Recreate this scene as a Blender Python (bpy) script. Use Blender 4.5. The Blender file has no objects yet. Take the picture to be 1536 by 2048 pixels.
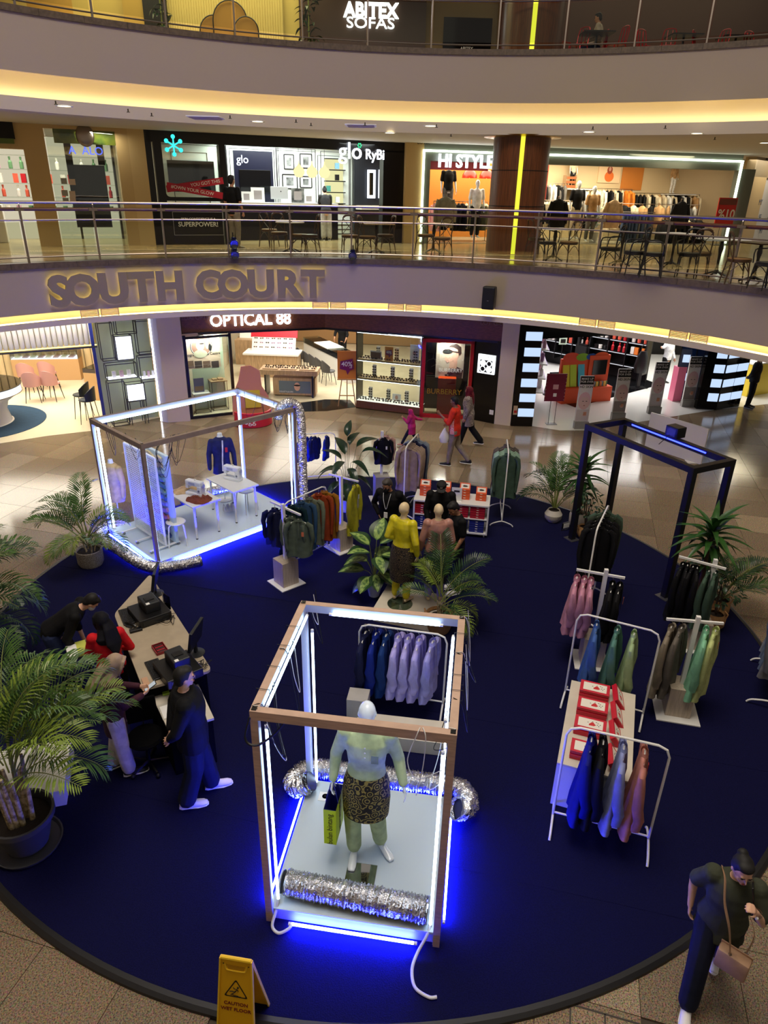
import bpy, bmesh, math, random
from mathutils import Vector, Matrix, noise
random.seed(7)
PI = math.pi
SC = bpy.context.scene
COL = SC.collection
V = Vector; TRN = Matrix.Translation; ROT = Matrix.Rotation
# ------------------------------------------------------------------ camera
EYE_Z = 6.2                       # camera height above the court floor (held over the first-floor gallery rail)
F_PX, ROLL, PITCH = 1370.0, math.atan2(63,2926), math.atan(1370.0/2926.7)
cd = bpy.data.cameras.new('camera'); cam = bpy.data.objects.new('camera', cd); COL.objects.link(cam)
cd.sensor_fit = 'VERTICAL'; cd.sensor_height = 36.0; cd.lens = F_PX/2048*36.0
cd.clip_start = 0.05; cd.clip_end = 200
FW = V((0, math.cos(PITCH),-math.sin(PITCH))); DN = V((0,-math.sin(PITCH),-math.cos(PITCH))); RT = V((1,0,0))
IR = RT*math.cos(ROLL) - DN*math.sin(ROLL); ID = RT*math.sin(ROLL) + DN*math.cos(ROLL)
m = Matrix((IR, -ID, -FW)).transposed().to_4x4(); m.translation = V((0,0, EYE_Z)); cam.matrix_world = m
SC.camera = cam
# ------------------------------------------------------------------ world, exposure, big lights
SC.view_settings.view_transform = 'Standard'; SC.view_settings.look = 'None'
SC.view_settings.exposure = 0.0; SC.view_settings.gamma = 1.0; SC.view_settings.use_curve_mapping = False
w = bpy.data.worlds.new('world'); SC.world = w; w.use_nodes = True
w.node_tree.nodes['Background'].inputs[0].default_value = (1.0,0.9,0.78,1)
w.node_tree.nodes['Background'].inputs[1].default_value = 0.27
cy = SC.cycles
cy.max_bounces = 5; cy.diffuse_bounces = 3; cy.glossy_bounces = 3; cy.transmission_bounces = 4; cy.transparent_max_bounces = 10
cy.caustics_reflective = False; cy.caustics_refractive = False; cy.sample_clamp_indirect = 4.0
cy.use_denoising = True
try: cy.denoiser = 'OPENIMAGEDENOISE'
except Exception: pass
def area_light(name, loc, size, power, color=(1,1,1), rot=(0,0,0), size_y=None, spread=None, shape=None):
    l = bpy.data.lights.new(name, 'AREA'); l.energy = power; l.color = color; l.size = size
    l.shape = shape or ('RECTANGLE' if size_y else 'SQUARE')
    if size_y: l.size_y = size_y
    if spread: l.spread = spread
    o = bpy.data.objects.new(name, l); o.location = loc; o.rotation_euler = rot; COL.objects.link(o); return o
# skylight / lamp field of the atrium roof, high above the court
area_light('atrium_roof_light', (-0.5,6,17.5),9.0,1900,(1.0,0.88,0.74), shape='DISK')
# stage lamps clipped on the gallery rails round the court, aimed at the display (two of them are in view)
def spot(name, loc, target, power, color, angle=50, r=.08):
    l = bpy.data.lights.new(name, 'SPOT'); l.energy = power; l.color = color; l.spot_size = math.radians(angle); l.spot_blend = .6; l.shadow_soft_size = r
    o = bpy.data.objects.new(name, l); o.location = loc; COL.objects.link(o)
    o.rotation_euler = (V(target)-V(loc)).to_track_quat('-Z', 'Y').to_euler(); return o
# ------------------------------------------------------------------ picture point -> place on a level of the building
def at(u, v, z=0.0):
    r = FW + IR*((u-768)/F_PX) + ID*((v-1024)/F_PX)
    t = (z-EYE_Z)/r.z
    return V((r.x*t, r.y*t, z))
def zat(u, v, p):
    """height of the thing standing at p whose top shows at picture row v"""
    r = FW + IR*((u-768)/F_PX) + ID*((v-1024)/F_PX)
    return EYE_Z + r.z*(p[1]/r.y)
def at_y(u, v, y):
    r = FW + IR*((u-768)/F_PX) + ID*((v-1024)/F_PX); t = y/r.y
    return V((r.x*t, y, EYE_Z+r.z*t))
# ------------------------------------------------------------------ materials
def lin(c):
    if isinstance(c, str): c = tuple(int(c[i:i+2],16) for i in (0,2,4))
    return tuple(((x/255)/12.92 if x/255 <= .04045 else ((x/255+.055)/1.055)**2.4) for x in c)
_M = {}
def mat(name, c=(200,200,200), rough=.5, metal=0., emit=0., var=0., scale=30., coat=0., bump=0., alpha=1., trans=0., stretch=None, c2=None, ior=1.45, spec=.5):
    if name in _M: return _M[name]
    m = bpy.data.materials.new(name); m.use_nodes = True; nt = m.node_tree; b = nt.nodes['Principled BSDF']
    col = lin(c); I = b.inputs
    I['Base Color'].default_value = (*col, 1); I['Roughness'].default_value = rough; I['Metallic'].default_value = metal
    I['Specular IOR Level'].default_value = spec; I['IOR'].default_value = ior
    if coat: I['Coat Weight'].default_value = coat; I['Coat Roughness'].default_value = .06
    if emit: I['Emission Color'].default_value = (*col, 1); I['Emission Strength'].default_value = emit
    if alpha < 1: I['Alpha'].default_value = alpha
    if trans: I['Transmission Weight'].default_value = trans
    if var or bump:
        tc = nt.nodes.new('ShaderNodeTexCoord'); mp = nt.nodes.new('ShaderNodeMapping'); nz = nt.nodes.new('ShaderNodeTexNoise')
        nz.inputs['Scale'].default_value = scale; nz.inputs['Detail'].default_value = 3
        if stretch: mp.inputs['Scale'].default_value = stretch
        nt.links.new(tc.outputs['Object'], mp.inputs[0]); nt.links.new(mp.outputs[0], nz.inputs['Vector'])
        if var:
            cc = lin(c2) if c2 else tuple(x*(1-var) for x in col)
            cr = nt.nodes.new('ShaderNodeValToRGB'); cr.color_ramp.elements[0].position = .38; cr.color_ramp.elements[1].position = .62
            cr.color_ramp.elements[0].color = (*cc, 1); cr.color_ramp.elements[1].color = (*(col if c2 else tuple(min(1, x*(1+var*.5)) for x in col)),1)
            nt.links.new(nz.outputs[0], cr.inputs[0]); nt.links.new(cr.outputs[0], I['Base Color'])
        if bump:
            bp = nt.nodes.new('ShaderNodeBump'); bp.inputs['Strength'].default_value = bump; bp.inputs['Distance'].default_value = .01
            nt.links.new(nz.outputs[0], bp.inputs['Height']); nt.links.new(bp.outputs[0], I['Normal'])
    _M[name] = m; return m
def glow(name, c, s):
    if name in _M: return _M[name]
    m = bpy.data.materials.new(name); m.use_nodes = True; nt = m.node_tree; nt.nodes.clear()
    e = nt.nodes.new('ShaderNodeEmission'); o = nt.nodes.new('ShaderNodeOutputMaterial')
    e.inputs[0].default_value = (*lin(c),1); e.inputs[1].default_value = s; nt.links.new(e.outputs[0], o.inputs[0])
    _M[name] = m; return m
def glass_mat(name, tint=(235,240,235), refl=.06, rough=.02):
    if name in _M: return _M[name]
    m = bpy.data.materials.new(name); m.use_nodes = True; nt = m.node_tree; nt.nodes.clear()
    t = nt.nodes.new('ShaderNodeBsdfTransparent'); g = nt.nodes.new('ShaderNodeBsdfGlossy'); mx = nt.nodes.new('ShaderNodeMixShader')
    fr = nt.nodes.new('ShaderNodeFresnel'); o = nt.nodes.new('ShaderNodeOutputMaterial'); ad = nt.nodes.new('ShaderNodeMath'); ad.operation = 'ADD'; ad.inputs[1].default_value = refl
    t.inputs[0].default_value = (*lin(tint),1); g.inputs['Roughness'].default_value = rough; fr.inputs[0].default_value = 1.3
    nt.links.new(fr.outputs[0], ad.inputs[0]); nt.links.new(ad.outputs[0], mx.inputs[0]); nt.links.new(t.outputs[0], mx.inputs[1]); nt.links.new(g.outputs[0], mx.inputs[2]); nt.links.new(mx.outputs[0], o.inputs[0])
    _M[name] = m; return m
# ------------------------------------------------------------------ mesh building
def basis(d):
    d = d.normalized(); u = V((0,0,1)) if abs(d.z) < .95 else V((1,0,0))
    s = d.cross(u).normalized(); return s, s.cross(d).normalized()
class MB:
    def __init__(s): s.v = []; s.f = []; s.mi = []; s.m = 0; s.X = None; s.mats = []
    def use(s, m):
        if m not in s.mats: s.mats.append(m)
        s.m = s.mats.index(m); return s
    def add(s, vs, fs):
        n = len(s.v)
        s.v += [(s.X @ V(p)) if s.X else V(p) for p in vs]; s.f += [tuple(i+n for i in f) for f in fs]; s.mi += [s.m]*len(fs); return s
    def box(s, x0, x1, y0, y1, z0, z1, b=0):
        if b:
            bm = bmesh.new(); bmesh.ops.create_cube(bm, size=1)
            for q in bm.verts: q.co = V(((x0+x1)/2+q.co.x*(x1-x0),(y0+y1)/2+q.co.y*(y1-y0),(z0+z1)/2+q.co.z*(z1-z0)))
            bmesh.ops.bevel(bm, geom=bm.edges[:], offset=b, segments=2, profile=.5, affect='EDGES')
            bm.verts.index_update(); s.add([q.co for q in bm.verts],[[q.index for q in f.verts] for f in bm.faces]); bm.free(); return s
        return s.add([(x0, y0, z0),(x1, y0, z0),(x1, y1, z0),(x0, y1, z0),(x0, y0, z1),(x1, y0, z1),(x1, y1, z1),(x0, y1, z1)],
              [(0,3,2,1),(4,5,6,7),(0,1,5,4),(1,2,6,5),(2,3,7,6),(3,0,4,7)])
    def bar(s, a, b, w, h=None, up=(0,0,1)):
        a, b = V(a), V(b); h = h or w; d = (b-a).normalized(); u = V(up)
        if abs(d.dot(u)) > .98: u = V((1,0,0))
        sd = d.cross(u).normalized(); u = sd.cross(d)
        P = [c+sd*(i*w/2)+u*(j*h/2) for c in (a, b) for i, j in ((-1,-1),(1,-1),(1,1),(-1,1))]
        return s.add(P, [(0,3,2,1),(4,5,6,7),(0,1,5,4),(1,2,6,5),(2,3,7,6),(3,0,4,7)])
    def tube(s, pts, r, n=8, closed=False, cap=True, flat=1., side=None):
        """swept round (or flattened) section; r a number or a list of radii"""
        pts = [V(p) for p in pts]; L = len(pts); R = r if isinstance(r, (list, tuple)) else [r]*L
        vs = []; sd = None
        for i, p in enumerate(pts):
            d = (pts[(i+1) % L] if (i < L-1 or closed) else p) - (pts[i-1] if (i > 0 or closed) else p)
            d = d.normalized() if d.length > 1e-9 else V((0,0,1))
            if side is not None: sd = V(side)-d*V(side).dot(d); sd.normalize()
            elif sd is None: sd, _ = basis(d)
            else: sd = sd-d*sd.dot(d); sd = sd.normalized() if sd.length > 1e-6 else basis(d)[0]
            u = sd.cross(d)
            ri = R[i]; ra, rb = (ri if isinstance(ri, (tuple, list)) else (ri, ri*flat))
            vs += [p+sd*(math.cos(2*PI*k/n)*ra)+u*(math.sin(2*PI*k/n)*rb) for k in range(n)]
        fs = []
        for i in range(L if closed else L-1):
            a, b = i*n, ((i+1) % L)*n
            fs += [(a+k, a+(k+1) % n, b+(k+1) % n, b+k) for k in range(n)]
        if cap and not closed: fs += [tuple(range(n-1,-1,-1)), tuple((L-1)*n+k for k in range(n))]
        return s.add(vs, fs)
    def lathe(s, prof, n=24, c=(0,0), a0=0., a1=2*PI, cap=True):
        full = abs(a1-a0-2*PI) < 1e-6; K = n if full else n+1
        vs = [(c[0]+r*math.cos(a0+(a1-a0)*k/n), c[1]+r*math.sin(a0+(a1-a0)*k/n), z) for r, z in prof for k in range(K)]
        fs = [(i*K+k, i*K+(k+1) % K, (i+1)*K+(k+1) % K, (i+1)*K+k) for i in range(len(prof)-1) for k in range(n)]
        if cap and full:
            if prof[0][0] > 1e-4: fs.append(tuple(range(K-1,-1,-1)))
            if prof[-1][0] > 1e-4: fs.append(tuple((len(prof)-1)*K+k for k in range(K)))
        return s.add(vs, fs)
    def prism(s, poly, z0, z1):
        n = len(poly)
        return s.add([(x, y, z0) for x, y in poly]+[(x, y, z1) for x, y in poly],
              [tuple(range(n-1,-1,-1)), tuple(range(n, 2*n))]+[(i, (i+1) % n, n+(i+1) % n, n+i) for i in range(n)])
    def plate(s, poly, o, ux, uy, t):
        """flat outline poly in the plane through o spanned by ux, uy, thickness t along ux x uy"""
        ux, uy, o = V(ux), V(uy), V(o); nn = ux.cross(uy).normalized()*t; n = len(poly)
        a = [o+ux*x+uy*y for x, y in poly]
        return s.add([p-nn for p in a]+a, [tuple(range(n-1,-1,-1)), tuple(range(n, 2*n))]+[(i, (i+1) % n, n+(i+1) % n, n+i) for i in range(n)])
    def ball(s, c, r, n=10, m=7):
        rx, ry, rz = r if isinstance(r, (tuple, list)) else (r, r, r); c = V(c)
        vs = [c+V((0,0,-rz))]+[c+V((rx*math.sin(PI*j/m)*math.cos(2*PI*k/n), ry*math.sin(PI*j/m)*math.sin(2*PI*k/n),-rz*math.cos(PI*j/m))) for j in range(1, m) for k in range(n)]+[c+V((0,0, rz))]
        fs = [(0,1+(k+1) % n, 1+k) for k in range(n)]+[(1+j*n+k, 1+j*n+(k+1) % n, 1+(j+1)*n+(k+1) % n, 1+(j+1)*n+k) for j in range(m-2) for k in range(n)]
        e = len(vs)-1; fs += [(1+(m-2)*n+k, 1+(m-2)*n+(k+1) % n, e) for k in range(n)]
        return s.add(vs, fs)
    def mesh(s, name='m', smooth=False):
        me = bpy.data.meshes.new(name); me.from_pydata(s.v, [], s.f)
        for q in s.mats: me.materials.append(q)
        if len(s.mats) > 1: me.polygons.foreach_set('material_index', s.mi)
        if smooth:
            me.polygons.foreach_set('use_smooth', [True]*len(s.f))
            try: me.set_sharp_from_angle(angle=math.radians(38))
            except Exception: pass
        me.update(); return me
    def build(s, name, m=None, parent=None, smooth=False, loc=None, rot=None):
        me = s.mesh(name, smooth)
        if m: me.materials.clear(); me.materials.append(m)
        return obj(name, me, parent, loc, rot)
def obj(name, me, parent=None, loc=None, rot=None):
    o = bpy.data.objects.new(name, me); COL.objects.link(o); o.parent = parent
    if loc is not None: o.location = loc
    if rot is not None: o.rotation_euler = rot
    return o
def thing(name, label, cat, loc=(0,0,0), rz=0., group=None):
    o = bpy.data.objects.new(name, None); COL.objects.link(o); o.location = loc; o.rotation_euler = (0,0, rz); o.empty_display_size = .1
    return tag(o, label, cat, group)
def tag(o, label=None, cat=None, group=None, kind=None):
    if label: o['label'] = label
    if cat: o['category'] = cat
    if group: o['group'] = group
    if kind: o['kind'] = kind
    return o
def struct(o): o['kind'] = 'structure'; return o
def dup(o, loc=None, rz=None, label=None, group=None, scale=None, mats=None):
    """copy of a thing with copies of its parts and sub-parts (mesh data shared)"""
    r = o.copy(); COL.objects.link(r)
    for c in o.children:
        c2 = c.copy(); COL.objects.link(c2); c2.parent = r
        for g in c.children: g2 = g.copy(); COL.objects.link(g2); g2.parent = c2
    if loc is not None: r.location = loc
    if rz is not None: r.rotation_euler = (0,0, rz)
    if label: r['label'] = label
    if group: r['group'] = group
    if scale is not None: r.scale = (scale,)*3 if isinstance(scale, (int, float)) else scale
    return r
def setmat(o, m):
    """colour one object without touching the mesh it shares"""
    if o.type == 'MESH' and o.material_slots:
        o.material_slots[0].link = 'OBJECT'; o.material_slots[0].material = m
def part(name, mb, m, parent, **k): return mb.build(name, m, parent, **k)
def text(name, s, size, m, parent=None, loc=(0,0,0), rot=(0,0,0), ext=.01, bold=0., align='CENTER', sx=1., matrix=None, lines=1.):
    c = bpy.data.curves.new(name, 'FONT'); c.body = s; c.size = size; c.extrude = ext; c.offset = bold; c.align_x = align; c.align_y = 'CENTER'; c.resolution_u = 3; c.space_line = lines
    t = bpy.data.objects.new('t', c); COL.objects.link(t); bpy.context.view_layer.update()
    me = bpy.data.meshes.new_from_object(t.evaluated_get(bpy.context.evaluated_depsgraph_get())); me.name = name
    bpy.data.objects.remove(t); bpy.data.curves.remove(c)
    me.materials.clear(); me.materials.append(m)
    if sx != 1: me.transform(Matrix.Diagonal((sx, 1,1,1)))
    o = obj(name, me, parent)
    if matrix is not None: o.matrix_local = matrix
    else: o.location = loc; o.rotation_euler = rot
    return o
def remesh(mb, size, smooth=1, m=None, name='body', parent=None, rep=3):
    """fuse the overlapping pieces collected in mb into one continuous surface"""
    me = mb.mesh('tmp'); o = bpy.data.objects.new('tmp', me); COL.objects.link(o)
    md = o.modifiers.new('r', 'REMESH'); md.mode = 'VOXEL'; md.voxel_size = size; md.use_smooth_shade = True
    if smooth: sm = o.modifiers.new('s', 'SMOOTH'); sm.factor = .5; sm.iterations = rep
    bpy.context.view_layer.update()
    r = bpy.data.meshes.new_from_object(o.evaluated_get(bpy.context.evaluated_depsgraph_get())); r.name = name
    bpy.data.objects.remove(o); bpy.data.meshes.remove(me)
    r.materials.clear(); r.materials.append(m)
    return obj(name, r, parent)
def frame_m(o, ux, uy):
    """placement matrix: local x along ux, local y along uy"""
    ux, uy = V(ux).normalized(), V(uy).normalized(); uz = ux.cross(uy)
    m = Matrix((ux, uy, uz)).transposed().to_4x4(); m.translation = V(o); return m
# common materials
WHITE = mat('white_paint', (225,225,222),.4)
WPL = mat('white_powder_coat', (232,232,230),.35)
BLACK = mat('black_plastic', (14,14,16),.35)
BLACKM = mat('black_matte', (10,10,12),.7)
STEEL = mat('brushed_steel', (150,138,128),.30,1.)
CREAM = mat('cream_wall_paint', (214,196,160),.6)
PLASTER = mat('grey_beige_plaster', (186,176,166),.75)
WOODO = mat('pale_oak', (176,146,112),.5, var=.25, scale=6, stretch=(8,8,.6))
WOODR = mat('red_brown_timber', (98,52,28),.4, var=.3, scale=5, stretch=(.6,8,8))
WOODC = mat('timber_column_cladding', (104,58,30),.35, var=.35, scale=5, stretch=(10,10,.4))
GLASS = glass_mat('clear_glass')
CARD = mat('white_card', (235,235,232),.6)
LED = glow('led_tube_white', (196,224,255),12.5)
# ================================================================== BUILDING
def proj(p):
    q = V(p)-V((0,0, EYE_Z)); z = q.dot(FW)
    return 768+F_PX*q.dot(IR)/z, 1024+F_PX*q.dot(ID)/z
C1, R1, C2, R2 = V((-.91,8.08)),9.40, V((1.38,7.0)),12.56
def ring_angle(u, C, R, z):
    """bearing on a gallery ring of the point seen in picture column u"""
    a, b = math.radians(175), math.radians(5)
    for _ in range(40):
        c = (a+b)/2; x = proj((C.x+R*math.cos(c), C.y+R*math.sin(c), z))[0]
        if x < u: a = c
        else: b = c
    return a
def rp(C, R, a, z=0): return V((C.x+R*math.cos(a), C.y+R*math.sin(a), z))
GRAN = []
for i, c in enumerate([(150,130,106),(162,142,116),(142,124,102),(172,152,126)]):
    m = mat('granite_%d' % i, c, .13, spec=.32)
    nt = m.node_tree; b = nt.nodes['Principled BSDF']
    tc = nt.nodes.new('ShaderNodeTexCoord'); n1 = nt.nodes.new('ShaderNodeTexNoise'); n1.inputs['Scale'].default_value = 75; n1.inputs['Detail'].default_value = 4; n1.inputs['Roughness'].default_value = .75
    n2 = nt.nodes.new('ShaderNodeTexVoronoi'); n2.inputs['Scale'].default_value = 110
    r1 = nt.nodes.new('ShaderNodeValToRGB'); e = r1.color_ramp.elements; base = lin(c)
    e[0].position = .36; e[0].color = (.025,.022,.02,1); e[1].position = .5; e[1].color = (*base, 1); q = e.new(.7); q.color = (*[min(1, x*1.55) for x in base],1)
    mx = nt.nodes.new('ShaderNodeMixRGB'); mx.blend_type = 'MULTIPLY'; mx.inputs[0].default_value = .45
    nt.links.new(tc.outputs['Object'], n1.inputs['Vector']); nt.links.new(tc.outputs['Object'], n2.inputs['Vector'])
    nt.links.new(n1.outputs[0], r1.inputs[0]); nt.links.new(r1.outputs[0], mx.inputs[1]); nt.links.new(n2.outputs['Color'], mx.inputs[2]); nt.links.new(mx.outputs[0], b.inputs['Base Color'])
    GRAN.append(m)
# the court floor: a screed with granite slabs laid on it
floor = struct(MB().box(-16,19,-1,34,-.06,-.022).build('floor', mat('grout', (70,60,50),.8)))
CC, CR = V((-.11,9.19)),5.95      # round display carpet
ta = math.radians(75.2); ax, ay = V((math.cos(ta), math.sin(ta))), V((-math.sin(ta), math.cos(ta)))
TW, TH = .86,.86
cands = []
for i in range(-24,40):
    for j in range(-32,30):
        c = ax*(i*TW)+ay*(j*TH)
        if not (-14 < c.x < 17 and 1.8 < c.y < 27): continue
        if (c-CC).length < CR-.75: continue
        px, py = proj((c.x, c.y, 0))
        if not (-130 < px < 1660 and py < 2150): continue
        cands.append((c, (c.x**2+c.y**2)))
cands.sort(key=lambda t: t[1])
tile_me = {}
rest = MB(); rnd = random.Random(3)
for k, (c, d) in enumerate(cands):
    q = rnd.choice([0,0,1,2,2,3])
    if k < 300:
        if q not in tile_me:
            tile_me[q] = MB().box(-TW/2+.003, TW/2-.003,-TH/2+.003, TH/2-.003,-.022,0).mesh('tile'); tile_me[q].materials.append(GRAN[q])
        obj('tile', tile_me[q], floor, (c.x, c.y, rnd.uniform(-.0006,.0006)),(0,0, ta))
    else:
        rest.use(GRAN[q]); rest.X = TRN((c.x, c.y, 0)) @ ROT(ta, 4, 'Z')
        rest.box(-TW/2+.003, TW/2-.003,-TH/2+.003, TH/2-.003,-.022,0)
tag(rest.build('tile', None, floor), kind='stuff')
# ---- carpeted round platform
CARPET = mat('navy_carpet', (13,14,54),.95, var=.25, scale=90, bump=.25, spec=.15)
cp = thing('round_carpet', 'large round navy blue carpet covering the middle of the court floor', 'carpet', (CC.x, CC.y, 0))
seg = MB(); seg.lathe([(CR, .002),(CR, .036),(CR-.03,.042),(0,.042)],160, cap=False); seg.build('carpet_surface', CARPET, cp)
MB().lathe([(CR+.035,0),(CR+.03,.03),(CR-.005,.047),(CR-.05,.047),(CR-.05,.03)],160, cap=False).build('edge_trim', mat('black_vinyl', (24,24,26),.4), cp)
CZ = .042
# lap seams where the carpet rolls meet
for a, off in ((-.23,-4.1),(-.23,-1.9),(-.23,.1),(-.23,2.2)):
    h = math.sqrt(CR*CR-off*off)-.1; d = V((math.cos(a), math.sin(a),0)); n = V((-d.y, d.x, 0))
    MB().bar(n*off-d*h+V((0,0, CZ)), n*off+d*h+V((0,0, CZ)),.05,.006).build('seam', CARPET, cp)
# ---- gallery slabs, fascias and coves
FASC = mat('fascia_paint', (160,146,132),.7)
LIPM = mat('soffit_paint', (196,184,170),.7)
COVEM = mat('cove_paint', (235,222,190),.6)
KERB = mat('kerb_stone', (92,78,64),.35, var=.25, scale=14)
def ring(C, name, prof, m, n=180):
    return MB().lathe(prof, n, (C.x, C.y), cap=False).build(name, m, smooth=True)
def gallery(C, R, zf, zc, lip_drop, lip_h, rout, tagname, led):
    f = struct(ring(C, 'wall_fascia_'+tagname, [(R+.02, zf),(R+.02, zc),(R+.10, zc)], FASC))
    struct(ring(C, 'trim_cove_'+tagname, [(R+.10, zc),(R+.10, zc+.09),(R+.38, zc+.09),(R+.38, zc-lip_drop-.02)], COVEM))
    zl = zc-lip_drop
    struct(ring(C, 'trim_lip_'+tagname, [(R+.38, zl-.03),(R+.12, zl-.03),(R+.12, zl),(R+.08, zl),(R+.08, zl-lip_h),(R+.14, zl-lip_h)], LIPM))
    struct(ring(C, 'ceiling_'+tagname, [(R+.14, zl-lip_h),(rout, zl-lip_h)], mat('ceiling_paint', (200,194,186),.8)))
    # lamp strip lying in the cove behind the lip
    s = ring(C, 'cove_lamp', [(R+.17, zl-.02),(R+.17, zl+.005),(R+.25, zl+.005),(R+.25, zl-.02)], led)
    tag(s, 'warm strip lamp glowing in the ceiling cove under the %s gallery' % ('first floor' if tagname == 'first' else 'upper'), 'strip lamp')
    k = ring(C, 'trim_kerb_'+tagname, [(R+.02, zf),(R-.03, zf),(R-.03, zf+.12),(R+.25, zf+.12)], KERB); struct(k)
    # joints between kerb stones
    j = MB()
    for i in range(90):
        a = 2*PI*i/90; p = rp(C, R-.031, a)
        j.bar((p.x, p.y, zf+.002),(p.x, p.y, zf+.121),.006,.004)
    tag(j.build('joint', BLACKM, k), kind='stuff')
    return f
gallery(C1, R1,4.60,3.70,.18,.12,24, 'first', glow('cove_light_a', (255,224,156),8.0))
gallery(C2, R2,9.20,8.22,.43,.25,26, 'upper', glow('cove_light_b', (255,228,172),8.5))
fl1 = ring(C1, 'floor_first', [(R1+.2,4.72),(24,4.72)], mat('gallery_floor_tile', (182,160,118),.18, var=.2, scale=1.5)); struct(fl1)
struct(ring(C2, 'floor_upper', [(R2+.2,9.32),(26,9.32)], mat('gallery_floor_tile_b', (160,140,110),.3)))
# ---- railings (post, handrail, timber rail, middle and bottom rail, glass panels)
TIMB = mat('rail_timber', (92,50,26),.35, var=.2, scale=8)
RAILG = glass_mat('rail_glass', (222,226,206),.035)
def railing(C, R, z0, posts, zz, name, label, a_from, a_to):
    t = thing(name, label, 'railing', (C.x, C.y, 0)); n = 80
    O = V((0,0))
    arc = lambda r, z, a, b, k: [rp(O, r, a+(b-a)*i/k, z) for i in range(k+1)]
    top, tim, mid, bot = zz
    MB().tube(arc(R, top, a_from, a_to, n),.028,8).build('handrail', STEEL, t, smooth=True)
    MB().tube(arc(R+.05, tim, a_from, a_to, n),.034,8).build('timber_rail', TIMB, t, smooth=True)
    MB().tube(arc(R, mid, a_from, a_to, n),.017,6).build('middle_rail', STEEL, t, smooth=True)
    MB().tube(arc(R, bot, a_from, a_to, n),.017,6).build('bottom_rail', STEEL, t, smooth=True)
    for a in posts:
        b = MB(); p = rp(O, R, a); d = V((math.cos(a), math.sin(a),0)); s = V((-d.y, d.x, 0))
        b.bar((p.x, p.y, z0),(p.x, p.y, tim),.035,.05, up=d)
        b.bar(V((p.x, p.y, tim))-s*.085, V((p.x, p.y, tim))+s*.085,.06,.05)
        b.tube([V((p.x, p.y, tim))-d*.02, V((p.x, p.y, tim+.09))-d*.02, V((p.x, p.y, top))],.012,6)
        b.build('post', STEEL, t)
    for a, b in zip(posts[:-1], posts[1:]):
        g = MB(); q0, q1 = arc(R+.02,0, a+(b-a)*.03, a+(b-a)*.97,1)
        g.add([(q0.x, q0.y, bot+.05),(q1.x, q1.y, bot+.05),(q1.x, q1.y, mid-.04),(q0.x, q0.y, mid-.04)],[(0,1,2,3)])
        g.build('glass_panel', RAILG, t)
    return t
pa = [ring_angle(u, C1, R1+.1,4.75) for u in (58,200,332,458,582,703,825,945,1068,1191,1321,1460)]
dp = (pa[0]-pa[-1])/11
pa = [pa[0]+dp*2, pa[0]+dp]+pa+[pa[-1]-dp, pa[-1]-2*dp]
railing(C1, R1+.1,4.72, pa, (5.86,5.73,5.53,4.82), 'gallery_railing', 'steel and timber railing with glass panels round the first floor gallery', pa[0]+.05, pa[-1]-.05)
pb = [ring_angle(u, C2, R2+.12,9.34) for u in (30,185,333,470,605,735,862,995,1128,1268,1413)]
dq = (pb[0]-pb[-1])/10; pb = [pb[0]+dq]+pb+[pb[-1]-dq]
railing(C2, R2+.12,9.32, pb, (10.75,10.62,10.28,9.42), 'upper_railing', 'steel and timber railing with glass panels round the upper gallery at the top', pb[0]+.05, pb[-1]-.05)
# ---- round timber column with a lit strip, running up through the floors
cc = (3.42,20.45)
col = struct(MB().lathe([(.74,4.72),(.74,7.55)],40, cc, cap=False).build('column_first', WOODC, smooth=True))
MB().lathe([(.755,5.9),(.755,5.915)],40, cc).build('joint', BLACKM, col)
MB().lathe([(.752,6.75),(.752,6.765)],40, cc).build('joint', BLACKM, col)
MB().lathe([(.74,7.52),(1.0,7.54),(1.05,7.56)],40, cc, cap=False).build('collar', mat('brass_ring', (200,160,70),.3,1.), col, smooth=True)
col2 = struct(MB().lathe([(.74,9.32),(.74,13.2)],40, cc, cap=False).build('column_upper', WOODC, smooth=True))
LIME = glow('lime_strip_light', (222,224,60),1.5)
for z0, z1, pc in ((4.73,7.55, col),(9.33,13.2, col2)):
    a = math.radians(262); q = MB()
    MB().bar((cc[0]+.745*math.cos(a), cc[1]+.745*math.sin(a), z0),(cc[0]+.745*math.cos(a), cc[1]+.745*math.sin(a), z1),.11,.02, up=(math.cos(a), math.sin(a),0)).build('light_strip', LIME, pc)
# ---- ceilings: recessed lamps, sprinklers, detectors, louvres
DLIT = glow('downlight_glow', (255,236,190),9)
def downlight(p, label, r=.13, group=None, proto=[None]):
    if proto[0] is None or True:
        t = thing('ceiling_lamp', label, 'lamp', p, 0, group)
        MB().lathe([(.155,0),(.16,-.012),(.12,-.014),(.12,0)],20, cap=False).build('lamp_ring', WHITE, t)
        MB().lathe([(0,-.004),(.12,-.004)],20, cap=False).build('diffuser', DLIT, t)
    return t
for i, (u, v) in enumerate([(128,211),(515,242),(780,265),(861,251),(1178,263),(1394,266),(1530,285)]):
    p = at(u, v, 7.54)
    downlight(p, ['round ceiling lamp above the left pillar of the first floor', 'round ceiling lamp above the black and white shop', 'round ceiling lamp near the right end of the black shopfront', 'round ceiling lamp left of the timber column', 'round ceiling lamp right of the timber column', 'round ceiling lamp above the right half of the clothes shop', 'round ceiling lamp at the far right edge of the first floor ceiling'][i], group='round lamps in the first floor ceiling')
sp = None
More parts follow.
